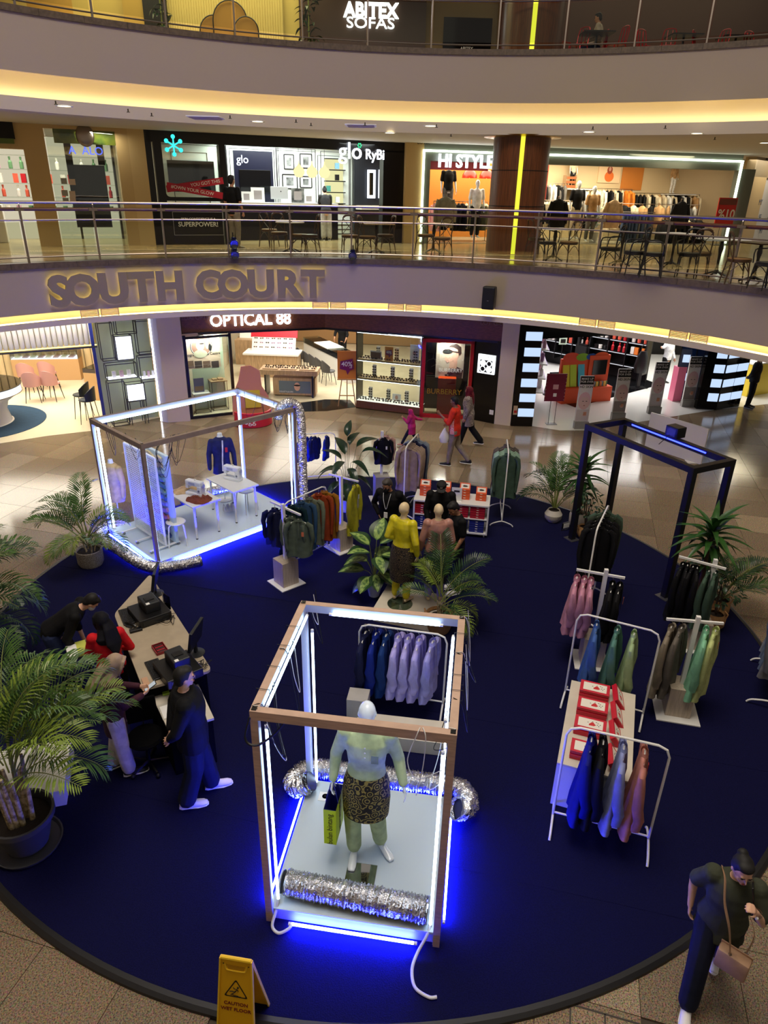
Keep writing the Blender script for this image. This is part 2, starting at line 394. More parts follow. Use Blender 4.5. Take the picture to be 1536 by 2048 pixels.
for i, (u, v) in enumerate([(111,203),(256,219),(303,227),(460,232),(592,240),(622,247),(730,246),(873,250),(902,269),(1186,254),(1331,252),(1215,275),(1430,275)]):
    p = at(u, v, 7.53)
    if sp is None:
        sp = MB().tube([(0,0,0),(0,0,-.05)],.012,6).lathe([(.03,-.05),(.035,-.06)],8).build('sprinkler', mat('dark_metal', (50,46,42),.4,.8)); o = sp
    else: o = dup(sp)
    o.location = (p.x, p.y, 7.541); tag(o, 'small dark sprinkler head, number %s from the left in the first floor ceiling' % ['one', 'two', 'three', 'four', 'five', 'six', 'seven', 'eight', 'nine', 'ten', 'eleven', 'twelve', 'thirteen'][i], 'sprinkler', 'sprinklers in the first floor ceiling')
for i, (u, v) in enumerate([(412,236),(722,252)]):
    p = at(u, v, 7.53); t = thing('ceiling_vent', ['square ceiling louvre above the round pillar shopfront on the left', 'slim slot louvre in the ceiling left of the timber column'][i], 'vent', (p.x, p.y, 7.53))
    MB().box(-.35,.35,-.3,.3,0,.02).build('vent_frame', WHITE, t)
    for k in range(6): MB().box(-.3,.3,-.25+k*.09,-.22+k*.09,-.02,0).build('slat', LIPM, t)
# lamps under the first-floor slab light the court floor and shine back from the granite
for i, a in enumerate([x*PI/180 for x in range(18,175,13)]):
    p = rp(C1, R1+1.3, a, 3.39)
    downlight(p, 'round ceiling lamp under the first floor slab over the shop walkway', group='round lamps under the first floor slab')
    spot('walkway_lamp', (p.x, p.y, 3.3),(p.x, p.y, 0),62,(1,.84,.62),120,.12)
for i, a in enumerate([x*PI/180 for x in range(20,165,15)]):
    p = rp(C2, R2+2.2, a, 7.5)
    if i % 2 == 0: spot('gallery_lamp', (p.x, p.y, 7.4),(p.x, p.y, 0),75,(1,.84,.62),130,.12)
# louvre pairs set into the cove of the first-floor slab
for k, u in enumerate((196,659,811,1199,1384)):
    a = ring_angle(u, C1, R1+.3,3.6)
    t = thing('cove_vent', 'pair of beige louvres in the lit cove ' + ['below the first big letters', 'below the last big letter', 'left of the black loudspeaker', 'above the shelves of the striped shop', 'above the door of the striped shop'][k], 'vent', (0,0,0))
    for s in (-1,1):
        aa = a+s*.023; p = rp(C1, R1+.14, aa); d = V((math.cos(aa), math.sin(aa),0)); tt = V((-d.y, d.x, 0)); fr = MB(); O = V((p.x, p.y, 3.595))
        for q in (-.085,.085): fr.bar(O-tt*.19+V((0,0, q)), O+tt*.19+V((0,0, q)),.01,.02)
        for q in (-.19,.19): fr.bar(O+tt*q-V((0,0,.085)), O+tt*q+V((0,0,.085)),.01,.02)
        f_ = fr.build('vent_frame', CREAM, t)
        for q in range(5): MB().bar(O-tt*.18+V((0,0,-.06+q*.03)), O+tt*.18+V((0,0,-.06+q*.03)),.02,.014).build('slat', CREAM, f_)
# ---- big backlit letters on the fascia
LET = mat('letter_bronze', (140,126,110),.4,.2)
t = thing('court_sign', 'large bronze letters reading SOUTH COURT with yellow backlight on the curved fascia', 'sign', (0,0,0))
zc_ = 4.12
letters = [('S', 118),('O', 165),('U', 227),('T', 284),('H', 340),('C', 417),('O', 466),('U', 522),('R', 576),('T', 626)]
lw = {'S': 1.0, 'O': 1.0, 'U': 1.05, 'T': 1.0, 'H': 1.0, 'C': .95, 'R': 1.05}
YB = glow('letter_backlight', (255,226,120),2.4)
for ch, u in letters:
    a = ring_angle(u, C1, R1-.05, zc_); d = V((math.cos(a), math.sin(a),0)); tt = V((d.y, -d.x, 0))
    o = rp(C1, R1-.075, a, zc_-.02)
    L = text('letter', ch, .84, LET, t, ext=.025, bold=.042, sx=lw[ch]*1.04, matrix=frame_m(o, tt, (0,0,1)))
    o2 = rp(C1, R1-.012, a, zc_-.01)
    text('backlight', ch, .84, YB, L, ext=.002, bold=.034, sx=lw[ch]*1.04, matrix=TRN((0,.0,-.045)))
# ---- loudspeaker on the fascia
a = ring_angle(979, C1, R1-.1,3.95); d = V((math.cos(a), math.sin(a),0)); p = rp(C1, R1-.14, a, 3.72)
t = thing('loudspeaker', 'black box loudspeaker fixed on the pale curved fascia', 'loudspeaker', p, a-PI/2)
MB().box(-.15,.15,-.12,.1,0,.52, b=.03).build('cabinet', BLACK, t); MB().box(-.13,.13,-.128,-.12,.03,.49).build('grille', BLACKM, t)
MB().box(-.02,.02,-.131,-.127,.2,.21).build('badge', mat('badge_grey', (120,120,120),.4), t); MB().box(-.06,.06,.1,.16,.2,.3).build('bracket', BLACK, t)
# ---- stage lamps on the rail
for (u, v, ang, lab, both) in ((467,480,.3, 'pair of black stage lamps clamped on the railing left of the tables', 2),(706,500,-.2, 'single black stage lamp clamped low on the railing', 1)):
    a = ring_angle(u, C1, R1,5.0); p = rp(C1, R1-.06, a, 4.72)
    t = thing('stage_lamp', lab, 'lamp', p, a-PI/2)
    MB().tube([(0,.1,.02),(0,.1,.55 if both > 1 else .3)],.015,6).build('clamp_pole', BLACK, t)
    for k in range(both):
        z = .10+.24*k; b = MB(); b.tube([(0,.12, z+.06),(0,.02, z+.02),(0,-.05, z),(0,-.12, z-.03)],[.06,.085,.09,.10],12); b.build('lamp_head', BLACK, t, smooth=True)
        MB().tube([(0,-.121, z-.03),(0,-.123, z-.031)],.085,12).build('lens', mat('lamp_lens', (200,200,210),.1,.9), t)
        MB().tube([(-.1,0, z),(-.1,.09, z+.03),(.1,.09, z+.03),(.1,0, z)],.008,5).build('yoke', BLACK, t)
        q = MB()
        for s in (-1,1): q.plate([(-.06,0),(.06,0),(.05,.07),(-.05,.07)],(0,-.13, z+.06*s),(1,0,0),(0,-.5,.8*s),.004)
        q.build('barn_door', BLACKM, t)
# ================================================================== BUILDERS: people, clothes, plants
SKIN = mat('skin_tan', (178,128,98),.5); SKINL = mat('skin_light', (214,168,140),.5); SKIND = mat('skin_brown', (130,88,64),.5)
HAIR = mat('black_hair', (14,12,12),.65); MANW = mat('mannequin_white', (226,232,236),.12, coat=.5); MANC = mat('mannequin_cream', (222,200,158),.4)
EYE = mat('eye_dark', (20,14,12),.2); LIPC = mat('lips', (160,82,76),.5)
def lerp(a, b, t): return a+(b-a)*t
def limb(mb, P, Rr, n=10, k=3):
    P = [V(p) for p in P]; pts, rs = [],[]
    for i in range(len(P)-1):
        for j in range(k): pts.append(P[i].lerp(P[i+1], j/k)); rs.append(lerp(Rr[i], Rr[i+1], j/k))
    pts.append(P[-1]); rs.append(Rr[-1])
    mb.tube(pts, rs, n)
    for p, r in zip(P, Rr): mb.ball(p, r*.99,8,6)
def hand(mb, wrist, d, palm, s, curl=.35, hold=False, sc=1.):
    """wrist, direction of the hand, palm normal, side (thumb side vector sign)"""
    d = V(d).normalized(); pn = (V(palm)-d*V(palm).dot(d)).normalized(); sd = d.cross(pn)*s
    w = V(wrist); k = w+d*.085*sc
    mb.tube([w-d*.02, w+d*.02, w+d*.05*sc, k],[(.024,.019),(.030,.016),(.038*sc, .014),(.040*sc, .012)],8, side=sd)
    for i, (o, L, sp) in enumerate(((.030,.070,.12),(.010,.078,.03),(-.010,.073,-.05),(-.029,.058,-.16))):
        p = k+sd*o*sc-d*.01; dd = (d+sd*sp).normalized(); c = curl*(1+.12*i)
        pts = [p]; a = 0
        for q, f in enumerate((.42,.32,.26)):
            a += c*(1.1 if hold else .7); v = dd*math.cos(a)+pn*math.sin(a); pts.append(pts[-1]+v*L*f*sc*1.05)
        mb.tube(pts, [.0088*sc, .0084*sc, .0078*sc, .0065*sc],6)
    p = w+d*.025+sd*.026; t = (d*.75+sd*.7+pn*.25).normalized(); t2 = (d*.9+sd*.25+pn*.4).normalized()
    mb.tube([p-sd*.008, p+t*.035*sc, p+t*.035*sc+t2*.03*sc, p+t*.035*sc+t2*.052*sc],[.0125,.0105,.0095,.007],6)
STD = dict(hl=(-.09,0,.92), hr=(.09,0,.92), kl=(-.10,.02,.50), kr=(.10,.02,.50), al=(-.10,-.02,.085), ar=(.10,-.02,.085), tl=(-.12,.15), tr=(.12,.15),
           el=(-.24,-.02,1.13), er=(.24,-.02,1.13), wl=(-.25,.08,.89), wr=(.25,.08,.89))
def person(label, loc, rz, h=1.70, pose=None, lean=0, head=(0,0), skin=SKIN, top=None, trousers=None, shoes=None, hair='short', vox=.012, sleeve='long', hem=.86,
           fat=1., shape='man', group=None, name='person', cat='person', face=True, mask=None, hmat=HAIR, curl=.35, holdl=False, holdr=False, slack=.022, palm_l=(1,0,0), palm_r=(-1,0,0), twist=0, skirt=None, wide=0, cuff=.12, sole=WHITE, alift=(0,0), flare=0):
    J = dict(STD); J.update(pose or {}); J = {k: V(v) for k, v in J.items()}
    t = thing(name, label, cat, loc, rz, group); s = h/1.72; t.scale = (s, s, s)
    T = TRN((0,0,.97)) @ ROT(math.radians(twist),4, 'Z') @ ROT(-math.radians(lean),4, 'X') @ TRN((0,0,-.97))
    U = lambda p: T @ V(p)
    f = fat; fem = shape == 'woman'
    sw = .165 if fem else .185
    shl, shr = U((-sw, -.01,1.41)), U((sw, -.01,1.41))
    el, er, wl, wr = U(J['el']), U(J['er']), U(J['wl']), U(J['wr'])
    hd0 = U((0,.0,1.49)); Hm = T @ TRN((0,.0,1.50)) @ ROT(math.radians(head[1]),4, 'Z') @ ROT(-math.radians(head[0]),4, 'X')
    side = (T.to_3x3() @ V((1,0,0)))
    tor = [(.86,.15,.105,0),(.96,.165 if fem else .155,.11,0),(1.10,.125 if fem else .14,.095,.005),(1.24,.15 if fem else .155,.11,.01),(1.34,.155 if fem else .175,.105,0),(1.42,.13,.08,-.01),(1.47,.06,.055,-.01)]
    def torso(mb, add, z0=.8, z1=1.5, belly=0, flare=0):
        P, R = [],[]
        rows = [r for r in tor if z0 <= r[0] <= z1]
        if z0 < rows[0][0]: rows = [(z0, rows[0][1]+flare, rows[0][2]+flare, 0)]+rows
        for z, a, b, y in rows:
            lower = z <= .97
            P.append(V((0, y, z)) if lower else U((0, y, z))); R.append(((a+add)*f, (b+add)*f))
        mb.tube(P, R, 18, side=side)
    # ---- body: one continuous surface
    b = MB(); torso(b, 0)
    b.tube([U((0,-.015,1.42)), U((0,-.005,1.50)), Hm @ V((0,.015,.06))],[.058,.05,.052],10)
    fw = T.to_3x3() @ V((0,1,0))
    for sh, e, w, pm, sg, cu, ho in ((shl, el, wl, palm_l, 1, curl, holdl),(shr, er, wr, palm_r, -1, curl, holdr)):
        limb(b, [sh, e, w],[.050,.039,.026]); b.ball(sh, .058,8,6)
        b.tube([sh.lerp(e, .2), sh.lerp(e, .5), sh.lerp(e, .85)],[.05,.047,.038],8); b.tube([e.lerp(w, .05), e.lerp(w, .3), e.lerp(w, .7)],[.036,.038,.029],8)
        hand(b, w, (w-e), pm, sg, cu, ho)
    for hp, k, a, to in ((J['hl'], J['kl'], J['al'], J['tl']),(J['hr'], J['kr'], J['ar'], J['tr'])):
        limb(b, [hp, k, a],[.088,.055,.036]); b.tube([k.lerp(a, .08), k.lerp(a, .3), k.lerp(a, .6)],[.053,.056,.042],8)
        dz = V((to.x-a.x, to.y-a.y, 0)).normalized(); z0 = a.z-.05
        b.tube([a-dz*.05+V((0,0,-.045)), a+V((0,0,-.035)), a+dz*.08+V((0,0,-.05)), a+dz*.16+V((0,0,-.062)), a+dz*.20+V((0,0,-.066))],[(.028,.03),(.033,.04),(.038,.028),(.042,.018),(.03,.012)],10, side=V((-dz.y, dz.x, 0)))
    X = MB(); X.X = Hm
    X.ball((0,-.005,.135),(.074,.092,.10),16,12); X.ball((0,.028,.085),(.056,.062,.07),14,10)
    if face:
        X.tube([(0,.09,.135),(0,.105,.108),(0,.108,.098)],[.006,.011,.013],6); X.ball((0,.078,.058),(.026,.018,.012)); X.ball((0,.07,.03),(.022,.02,.014))
        for q in (-1,1): X.ball((q*.076,-.005,.115),(.01,.018,.028)); X.ball((q*.045,.06,.10),(.02,.02,.016)); X.ball((q*.03,.08,.148),(.022,.012,.006))
    else:
        X.tube([(0,.085,.135),(0,.10,.105)],[.006,.012],6)
        for q in (-1,1): X.ball((q*.074,-.005,.115),(.008,.016,.025))
    b.add(X.v, X.f)
    remesh(b, vox, 1, skin, 'body', t, 2)
    if face:
        e = MB(); e.X = Hm
        for q in (-1,1): e.ball((q*.029,.083,.128),(.012,.006,.006),8,5)
        if hair != 'hijab' or True: e.tube([(-.045,.082,.148),(-.03,.091,.151),(-.014,.09,.148)],.003,4); e.tube([(.045,.082,.148),(.03,.091,.151),(.014,.09,.148)],.003,4)
        e.build('eyes', EYE, t)
        e = MB(); e.X = Hm; e.ball((0,.094,.062),(.020,.008,.006),8,5); e.build('mouth', LIPC, t) if mask is None else None
    if mask is not None:
        e = MB(); e.X = Hm; e.ball((0,.058,.068),(.066,.056,.050),14,9); e.build('face_mask', mask, t, smooth=True)
    # ---- hair
    hb = MB(); hb.X = Hm
    if hair in ('short', 'bun', 'pony', 'long'):
        hb.ball((0,-.022,.150),(.084,.090,.098),16,12); hb.ball((0,-.05,.10),(.072,.055,.07),12,9); hb.ball((0,.02,.205),(.068,.06,.038),12,8)
        if hair == 'bun': hb.ball((0,-.09,.21),(.045,.04,.04)); 
        if hair == 'pony': hb.tube([(0,-.1,.16),(0,-.14,.1),(0,-.13,0),(0,-.11,-.06)],[.03,.03,.025,.012],8)
        if hair == 'long': hb.tube([(0,-.07,.14),(0,-.09,.02),(.02,-.08,-.12),(.04,-.06,-.2)],[(.075,.05),(.085,.045),(.08,.04),(.05,.025)],12, side=(1,0,0))
        remesh(hb, max(.009, vox*.8),1, hmat, 'hair', t, 2)
    if hair == 'cap':
        hb.ball((0,-.03,.12),(.08,.078,.08),14,10); hb.build('hair', HAIR, t, smooth=True)
        c = MB(); c.X = Hm; c.lathe([(.088,.145),(.09,.17),(.078,.215),(.04,.24),(0,.246)],18, cap=False); c.tube([(0,.06,.16),(0,.12,.158),(0,.155,.150)],[(.078,.006),(.072,.006),(.045,.004)],12, side=(1,0,0))
        c.build('cap', BLACKM, t, smooth=True)
    if hair == 'hijab':
        hb.ball((0,-.025,.135),(.096,.105,.118),18,12)
        hb.tube([(0,-.02,.10),(0,-.0,.03),(0,-.005,-.04),(0,-.01,-.10),(0,.01,-.17)],[(.088,.09),(.085,.088),(.12,.10),(.165,.12),(.14,.118)],18, side=(1,0,0))
        hb.tube([(.02,-.08,.12),(.0,-.12,0),(-.01,-.13,-.2),(-.02,-.13,-.34)],[(.06,.04),(.1,.035),(.12,.03),(.04,.012)],10, side=(1,0,0))
        hb.tube([(-.075,.045,.20),(-.085,.055,.12),(-.06,.075,.03),(0,.09,.005),(.06,.075,.03),(.085,.055,.12),(.075,.045,.20),(0,.065,.235)],.017,6, closed=True)
        remesh(hb, max(.010, vox*.8),1, hmat, 'headscarf', t, 2)
    # ---- clothes
    if top is not None:
        m = MB(); torso(m, slack, z0=hem, z1=1.47, flare=flare)
        m.tube([U((0,-.01,1.42)), U((0,-.012,1.475))],[(.085,.075),(.068,.066)],12, side=side)
        for sh, e, w in ((shl, el, wl),(shr, er, wr)):
            m.ball(sh, (.058+slack*.8)*f, 10,7)
            if sleeve == 'long': limb(m, [sh, e, e.lerp(w, .93)],[(.056+slack*.6)*f, .046+slack*.5,.036+slack*.3]); 
            elif sleeve == 'short': limb(m, [sh, sh.lerp(e, .78)],[(.056+slack*.6)*f, (.056+slack*.5)*f])
            elif sleeve == 'half': limb(m, [sh, e, e.lerp(w, .35)],[(.056+slack*.6)*f, .048+slack*.6,.044+slack*.5])
        remesh(m, max(vox, .012),1, top, 'shirt', t, 3)
    if trousers is not None:
        m = MB(); m.tube([V((0,0,.84)), V((0,0,.92)), V((0,0,1.0))],[(.162*f, .118*f),(.175*f, .125*f),(.16*f, .112*f)],16, side=(1,0,0))
        for hp, k, a in ((J['hl'], J['kl'], J['al']),(J['hr'], J['kr'], J['ar'])):
            limb(m, [hp, k, k.lerp(a, .92 if cuff < .2 else 1-cuff)],[.105*f, .078+wide*.3,.062+wide*.5])
        remesh(m, max(vox, .012),1, trousers, 'trousers', t, 3)
    if skirt is not None:
        z1, z0, ms = skirt; m = MB()
        m.tube([V((0,0, z1)), V((0,0, lerp(z1, z0,.25))), V((0,0, lerp(z1, z0,.6))), V((0,.01, z0))],[(.17*f, .13*f),(.205*f, .155*f),(.215*f, .165*f),(.205*f, .16*f)],28, side=(1,0,0), cap=True)
        o = m.build('sarong', ms, t, smooth=True)
    if shoes is not None:
        for a, to in ((J['al'], J['tl']),(J['ar'], J['tr'])):
            dz = V((to.x-a.x, to.y-a.y, alift[0])).normalized(); sd = V((-dz.y, dz.x, 0)); m = MB()
            B = a+V((0,0,-.085))
            m.tube([B-dz*.075+V((0,0,.045)), B-dz*.04+V((0,0,.05)), B+dz*.03+V((0,0,.055)), B+dz*.10+V((0,0,.042)), B+dz*.17+V((0,0,.036)), B+dz*.215+V((0,0,.03))],
                   [(.026,.03),(.042,.048),(.043,.052),(.046,.036),(.048,.03),(.03,.018)],12, side=sd)
            m.tube([B-dz*.03+V((0,0,.05)), B-dz*.02+V((0,0,.11))],[.044,.042],10)
            sh_ = remesh(m, .009 if vox < .011 else .014,1, shoes, 'shoe', t, 1)
            m = MB(); m.tube([B-dz*.08+V((0,0,.012)), B-dz*.05+V((0,0,.012)), B+dz*.03+V((0,0,.012)), B+dz*.12+V((0,0,.012)), B+dz*.2+V((0,0,.014)), B+dz*.225+V((0,0,.016))],
                   [(.025,.012),(.044,.012),(.044,.012),(.053,.012),(.042,.012),(.02,.008)],12, side=sd); m.build('sole', sole, sh_)
    return t, Hm, U, J
# ---- a shirt on a hanger: hook over the bar at the origin, shoulders along local x
def shirt_mesh(seed, L=1.0, W=.22):
    r = random.Random(seed); p1, p2 = r.uniform(0,6), r.uniform(0,6)
    body = MB(); Z = [-.10,-.115,-.15,-.20,-.30,-.42,-.55,-.68,-.82,-L]; Z = [z*1.0 if z > -.3 else z*L for z in Z[:-1]]+[-L]
    A = [.05,.085, W-.06, W-.015, W-.03, W-.035, W-.025, W-.01, W+.01, W+.03]; B = [.028,.034,.034,.040,.050,.054,.062,.072,.085,.095]
    body.tube([(0,.004*i, z) for i, z in enumerate(Z)], list(zip(A, B)),36, side=(1,0,0))
    for q in body.v:
        k = min(1, max(0,-q.z-.18)/.6); e = 1-abs(q.x)/(W+.06)
        q.y += k*e*(.030*math.sin(q.x*30+p1)+.018*math.sin(q.x*57+p2)+.012*math.sin(q.x*90+q.z*4)); q.x *= 1+k*.05*math.sin(q.z*11+p1)
        if q.z < -L+.02: q.z += .018*math.sin(q.x*22+p2)+.012*math.sin(q.y*60)
    sl = []
    for s in (-1,1):
        m = MB(); y1 = r.uniform(-.05,.07); P = [(s*(W-.07),0,-.150),(s*(W-.005),.0,-.205),(s*(W+.02), y1*.4,-.34),(s*(W+.025), y1,-.50*L-.06),(s*(W+.01), y1*1.4,-.66*L-.05),(s*(W-.005), y1*1.5,-L*.86)]
        m.tube(P, [(.040,.036),(.050,.044),(.040,.058),(.034,.064),(.030,.060),(.026,.055)],14, side=(1,0,0))
        for q in m.v:
            k = min(1, max(0,-q.z-.2)/.2); q.y += k*(.014*math.sin(q.z*26+p1+s)+.008*math.sin(q.x*120)); q.x += k*.008*math.sin(q.z*34+p2)
        sl.append(m.mesh('sleeve', True))
    c = MB(); c.tube([(0,0,-.118),(0,.004,-.095),(0,.006,-.070)],[(.074,.050),(.066,.046),(.062,.044)],16, side=(1,0,0), cap=False)
    pk = MB(); pk.tube([(0,-.040,-.13),(0,-.054,-.22),(0,-.060,-.32),(0,-.064,-.40)],[(.014,.004)]*4,6, side=(1,0,0))
    return body.mesh('shirt_body', True), sl, c.mesh('collar', True), pk.mesh('placket', True)
SHIRTS = [shirt_mesh(i, L, W) for i, (L, W) in enumerate([(1.0,.22),(.96,.21),(1.02,.22),(.76,.20)])]
_h = MB(); _h.tube([(0,0,-.085),(0,0,-.03),(.0,.0,-.02),(0,.018,-.004),(0,.012,.02),(0,-.010,.024),(0,-.018,.006)],.0032,5); HOOK = _h.mesh('hook')
_h = MB(); _h.tube([(-.12,0,-.150),(-.06,0,-.125),(0,0,-.085),(.06,0,-.125),(.12,0,-.150)],[(.010,.016)]*5,6); HANG = _h.mesh('hanger')
CLOTH = {}
def cloth(name, c, sat=0):
    if name not in CLOTH: CLOTH[name] = mat('cloth_'+name, c, .38 if sat else .75, var=.18, scale=9, bump=.15, spec=.5 if sat else .25)
    return CLOTH[name]
TAGR = mat('swing_tag_red', (200,40,40),.5)
def garment(label, p, rz, m, v=0, group=None, tagm=None, tilt=0, s=1., name='shirt', cat='shirt', hanger=True):
    t = thing(name, label, cat, p, rz, group); t.scale = (s, s*.78, s); B, SL, Cc, PK = SHIRTS[v]
    objs = [obj('shirt_body', B, t)]+[obj('sleeve', q, t) for q in SL]+[obj('collar', Cc, t), obj('placket', PK, t)]
    for o in objs:
        if not o.data.materials: o.data.materials.append(m)
        setmat(o, m)
    if hanger:
        h = obj('hanger', HANG, t); k = obj('hook', HOOK, h)
        if not HANG.materials: HANG.materials.append(WHITE); HOOK.materials.append(STEEL)
    if tagm is not None: MB().box(.05,.09,-.085,-.08,-.36,-.28).build('swing_tag', tagm, t)
    if tilt: t.rotation_euler = (0, tilt, rz)
    return t
ORD = ['first', 'second', 'third', 'fourth', 'fifth', 'sixth', 'seventh', 'eighth', 'ninth', 'tenth', 'eleventh', 'twelfth']
def hang_row(a, b, items, where, group, s=1., jit=.2, ang=None, start='the left'):
    """shirts hung along the bar from a to b; items = (colour name, material, variant, tag)"""
    a, b = V(a), V(b); d = (b-a); yaw = math.atan2(d.y, d.x)+PI/2 if ang is None else ang; r = random.Random(len(items)*7+int(a.x*10))
    for i, it in enumerate(items):
        f = it[3] if len(it) > 3 and it[3] is not None else (i+.5)/len(items)
        p = a+d*f
        garment('%s shirt, %s from %s on the %s' % (it[0], ORD[i], start, where),(p.x, p.y, p.z-.005), yaw+r.uniform(-jit, jit), it[1], it[2] if len(it) > 2 else 0, group, tagm=it[4] if len(it) > 4 else None, s=s)
# ---- palm fronds and leaves
LEAFS = [mat('palm_green', (64,98,40),.42, var=.3, scale=8), mat('palm_green_dark', (28,58,30),.42, var=.3, scale=8), mat('palm_green_light', (116,138,50),.42, var=.3, scale=8)]
STEM = mat('palm_stem', (112,122,60),.5); CANE = mat('areca_cane', (196,180,140),.6, var=.3, scale=20, c2=(120,104,70)); SOIL = mat('potting_soil', (32,24,18),.95, bump=.6, scale=60)
def frond_mesh(L, n, ll, arch, seed, wid=.018, vee=.5, start=.25, droop=.35):
    r = random.Random(seed); m = MB(); pts = []; p = V((0,0,0)); a = 1.35; K = 16
    for i in range(K+1):
        pts.append(p.copy()); a -= arch/K*(.5+1.2*i/K); p = p+V((0, math.cos(a), math.sin(a)))*(L/K)
    m.use(STEM).tube(pts, [.008*(1-.8*i/K)+.0015 for i in range(K+1)],5)
    def P(t):
        x = t*K; i = min(K-1, int(x)); return pts[i].lerp(pts[i+1], x-i),(pts[i+1]-pts[i]).normalized()
    for j in range(n):
        t = start+(1-start)*(j+.5)/n; c, d = P(t); up = V((1,0,0)).cross(d)
        env = math.sin(PI*(.18+.80*(j+.5)/n))**.7; l = ll*env*r.uniform(.9,1.08)
        for s in (-1,1):
            dr = (V((s, 0,0))*.85+d*(.65+.5*j/n)+up*vee*r.uniform(.6,1)).normalized()
            sd = d.cross(dr).cross(dr).normalized()
            p1 = c+dr*l*.45; p2 = c+dr*l*.8+V((0,0,-droop*l*.22)); p3 = c+dr*l+V((0,0,-droop*l*.5)); w = wid*(.6+.4*env)
            m.use(LEAFS[0]).add([c, p1-sd*w, p1+sd*w, p2-sd*w*.7, p2+sd*w*.7, p3],[(0,1,2),(1,3,4,2),(3,5,4)])
    return m.mesh('frond')
def palm(name, label, loc, fronds, meshes, mats, pot, canes=0, base_r=.08, group=None, seed=1, z0=.3, cane_h=(.3,.5), cane_r=.016):
    """fronds = list of (azimuth deg, tilt deg from the mesh's own lean, scale, height of the base)"""
    t = thing(name, label, 'plant', loc, 0, group); r = random.Random(seed)
    pot(t)
    for i, (az, tl, sc, bz) in enumerate(fronds):
        o = obj('frond', meshes[i % len(meshes)], t); a = math.radians(az)
        rr = base_r*r.uniform(.2,1)
        o.location = (math.sin(-a)*-rr, math.cos(a)*rr, bz)
        o.matrix_local = TRN((math.sin(a)*rr, math.cos(a)*rr, bz)) @ ROT(-a, 4, 'Z') @ ROT(-math.radians(tl),4, 'X') @ ROT(r.uniform(-.25,.25),4, 'Y') @ Matrix.Scale(sc, 4)
        o.material_slots[1].link = 'OBJECT'; o.material_slots[1].material = mats[i % len(mats)]
    for i in range(canes):
        a = r.uniform(0,6.28); rr = base_r*r.uniform(.3,1.3); h = r.uniform(*cane_h); q = V((math.cos(a)*rr, math.sin(a)*rr, z0-.04)); e = q+V((math.cos(a)*.05, math.sin(a)*.05, h))
        MB().tube([q, q.lerp(e, .33), q.lerp(e, .66), e],[cane_r*1.15, cane_r, cane_r*.9, cane_r*.6],8).build('cane', CANE, t, smooth=True)
    return t
def lathe_pot(prof, m, soil_r, soil_z, saucer=None, n=28, handles=None):
    def f(t):
        p = MB().lathe(prof, n, cap=False).build('pot', m, t, smooth=True)
        MB().lathe([(soil_r, soil_z-.02),(soil_r*.6, soil_z+.01),(0, soil_z+.015)],18, cap=False).build('soil', SOIL, t)
        if saucer: MB().lathe([(saucer*.7,0),(saucer, .015),(saucer+.015,.05),(saucer, .05),(saucer-.02,.02),(0,.02)], n, cap=False).build('saucer', m, t, smooth=True)
        if handles:
            for s in (-1,1): MB().tube([(s*handles[0],-.06, handles[1]),(s*(handles[0]+.03),-.05, handles[1]+.07),(s*(handles[0]+.03),.05, handles[1]+.07),(s*handles[0],.06, handles[1])],.012,6).build('handle', m, p, smooth=True)
    return f
def leaf_mesh(L, W, fold=.25, droop=.5, seed=0, m=None, vein=None):
    """broad leaf on a short stalk, base at origin, growing along +Y and up"""
    mb = MB(); n = 9; rows = []
    for i in range(n+1):
        t = i/n; w = W*math.sin(PI*min(1, t**.8))**.8*(1-.15*t) if 0 < t < 1 else 0.002
        y = L*t; z = .35*L*t-droop*L*t*t*.7
        rows.append([(-w, y, z+fold*w),(-w*.5, y, z+fold*w*.45),(0, y, z),(w*.5, y, z+fold*w*.45),(w, y, z+fold*w)])
    vs = [p for r in rows for p in r]
    mb.use(m or LEAFS[0]).add(vs, [(i*5+k, i*5+k+1,(i+1)*5+k+1,(i+1)*5+k) for i in range(n) for k in (0,3)])
    mb.use(vein or m or LEAFS[0]).add(vs, [(i*5+k, i*5+k+1,(i+1)*5+k+1,(i+1)*5+k) for i in range(n) for k in (1,2)])
    return mb.mesh('leaf', True)
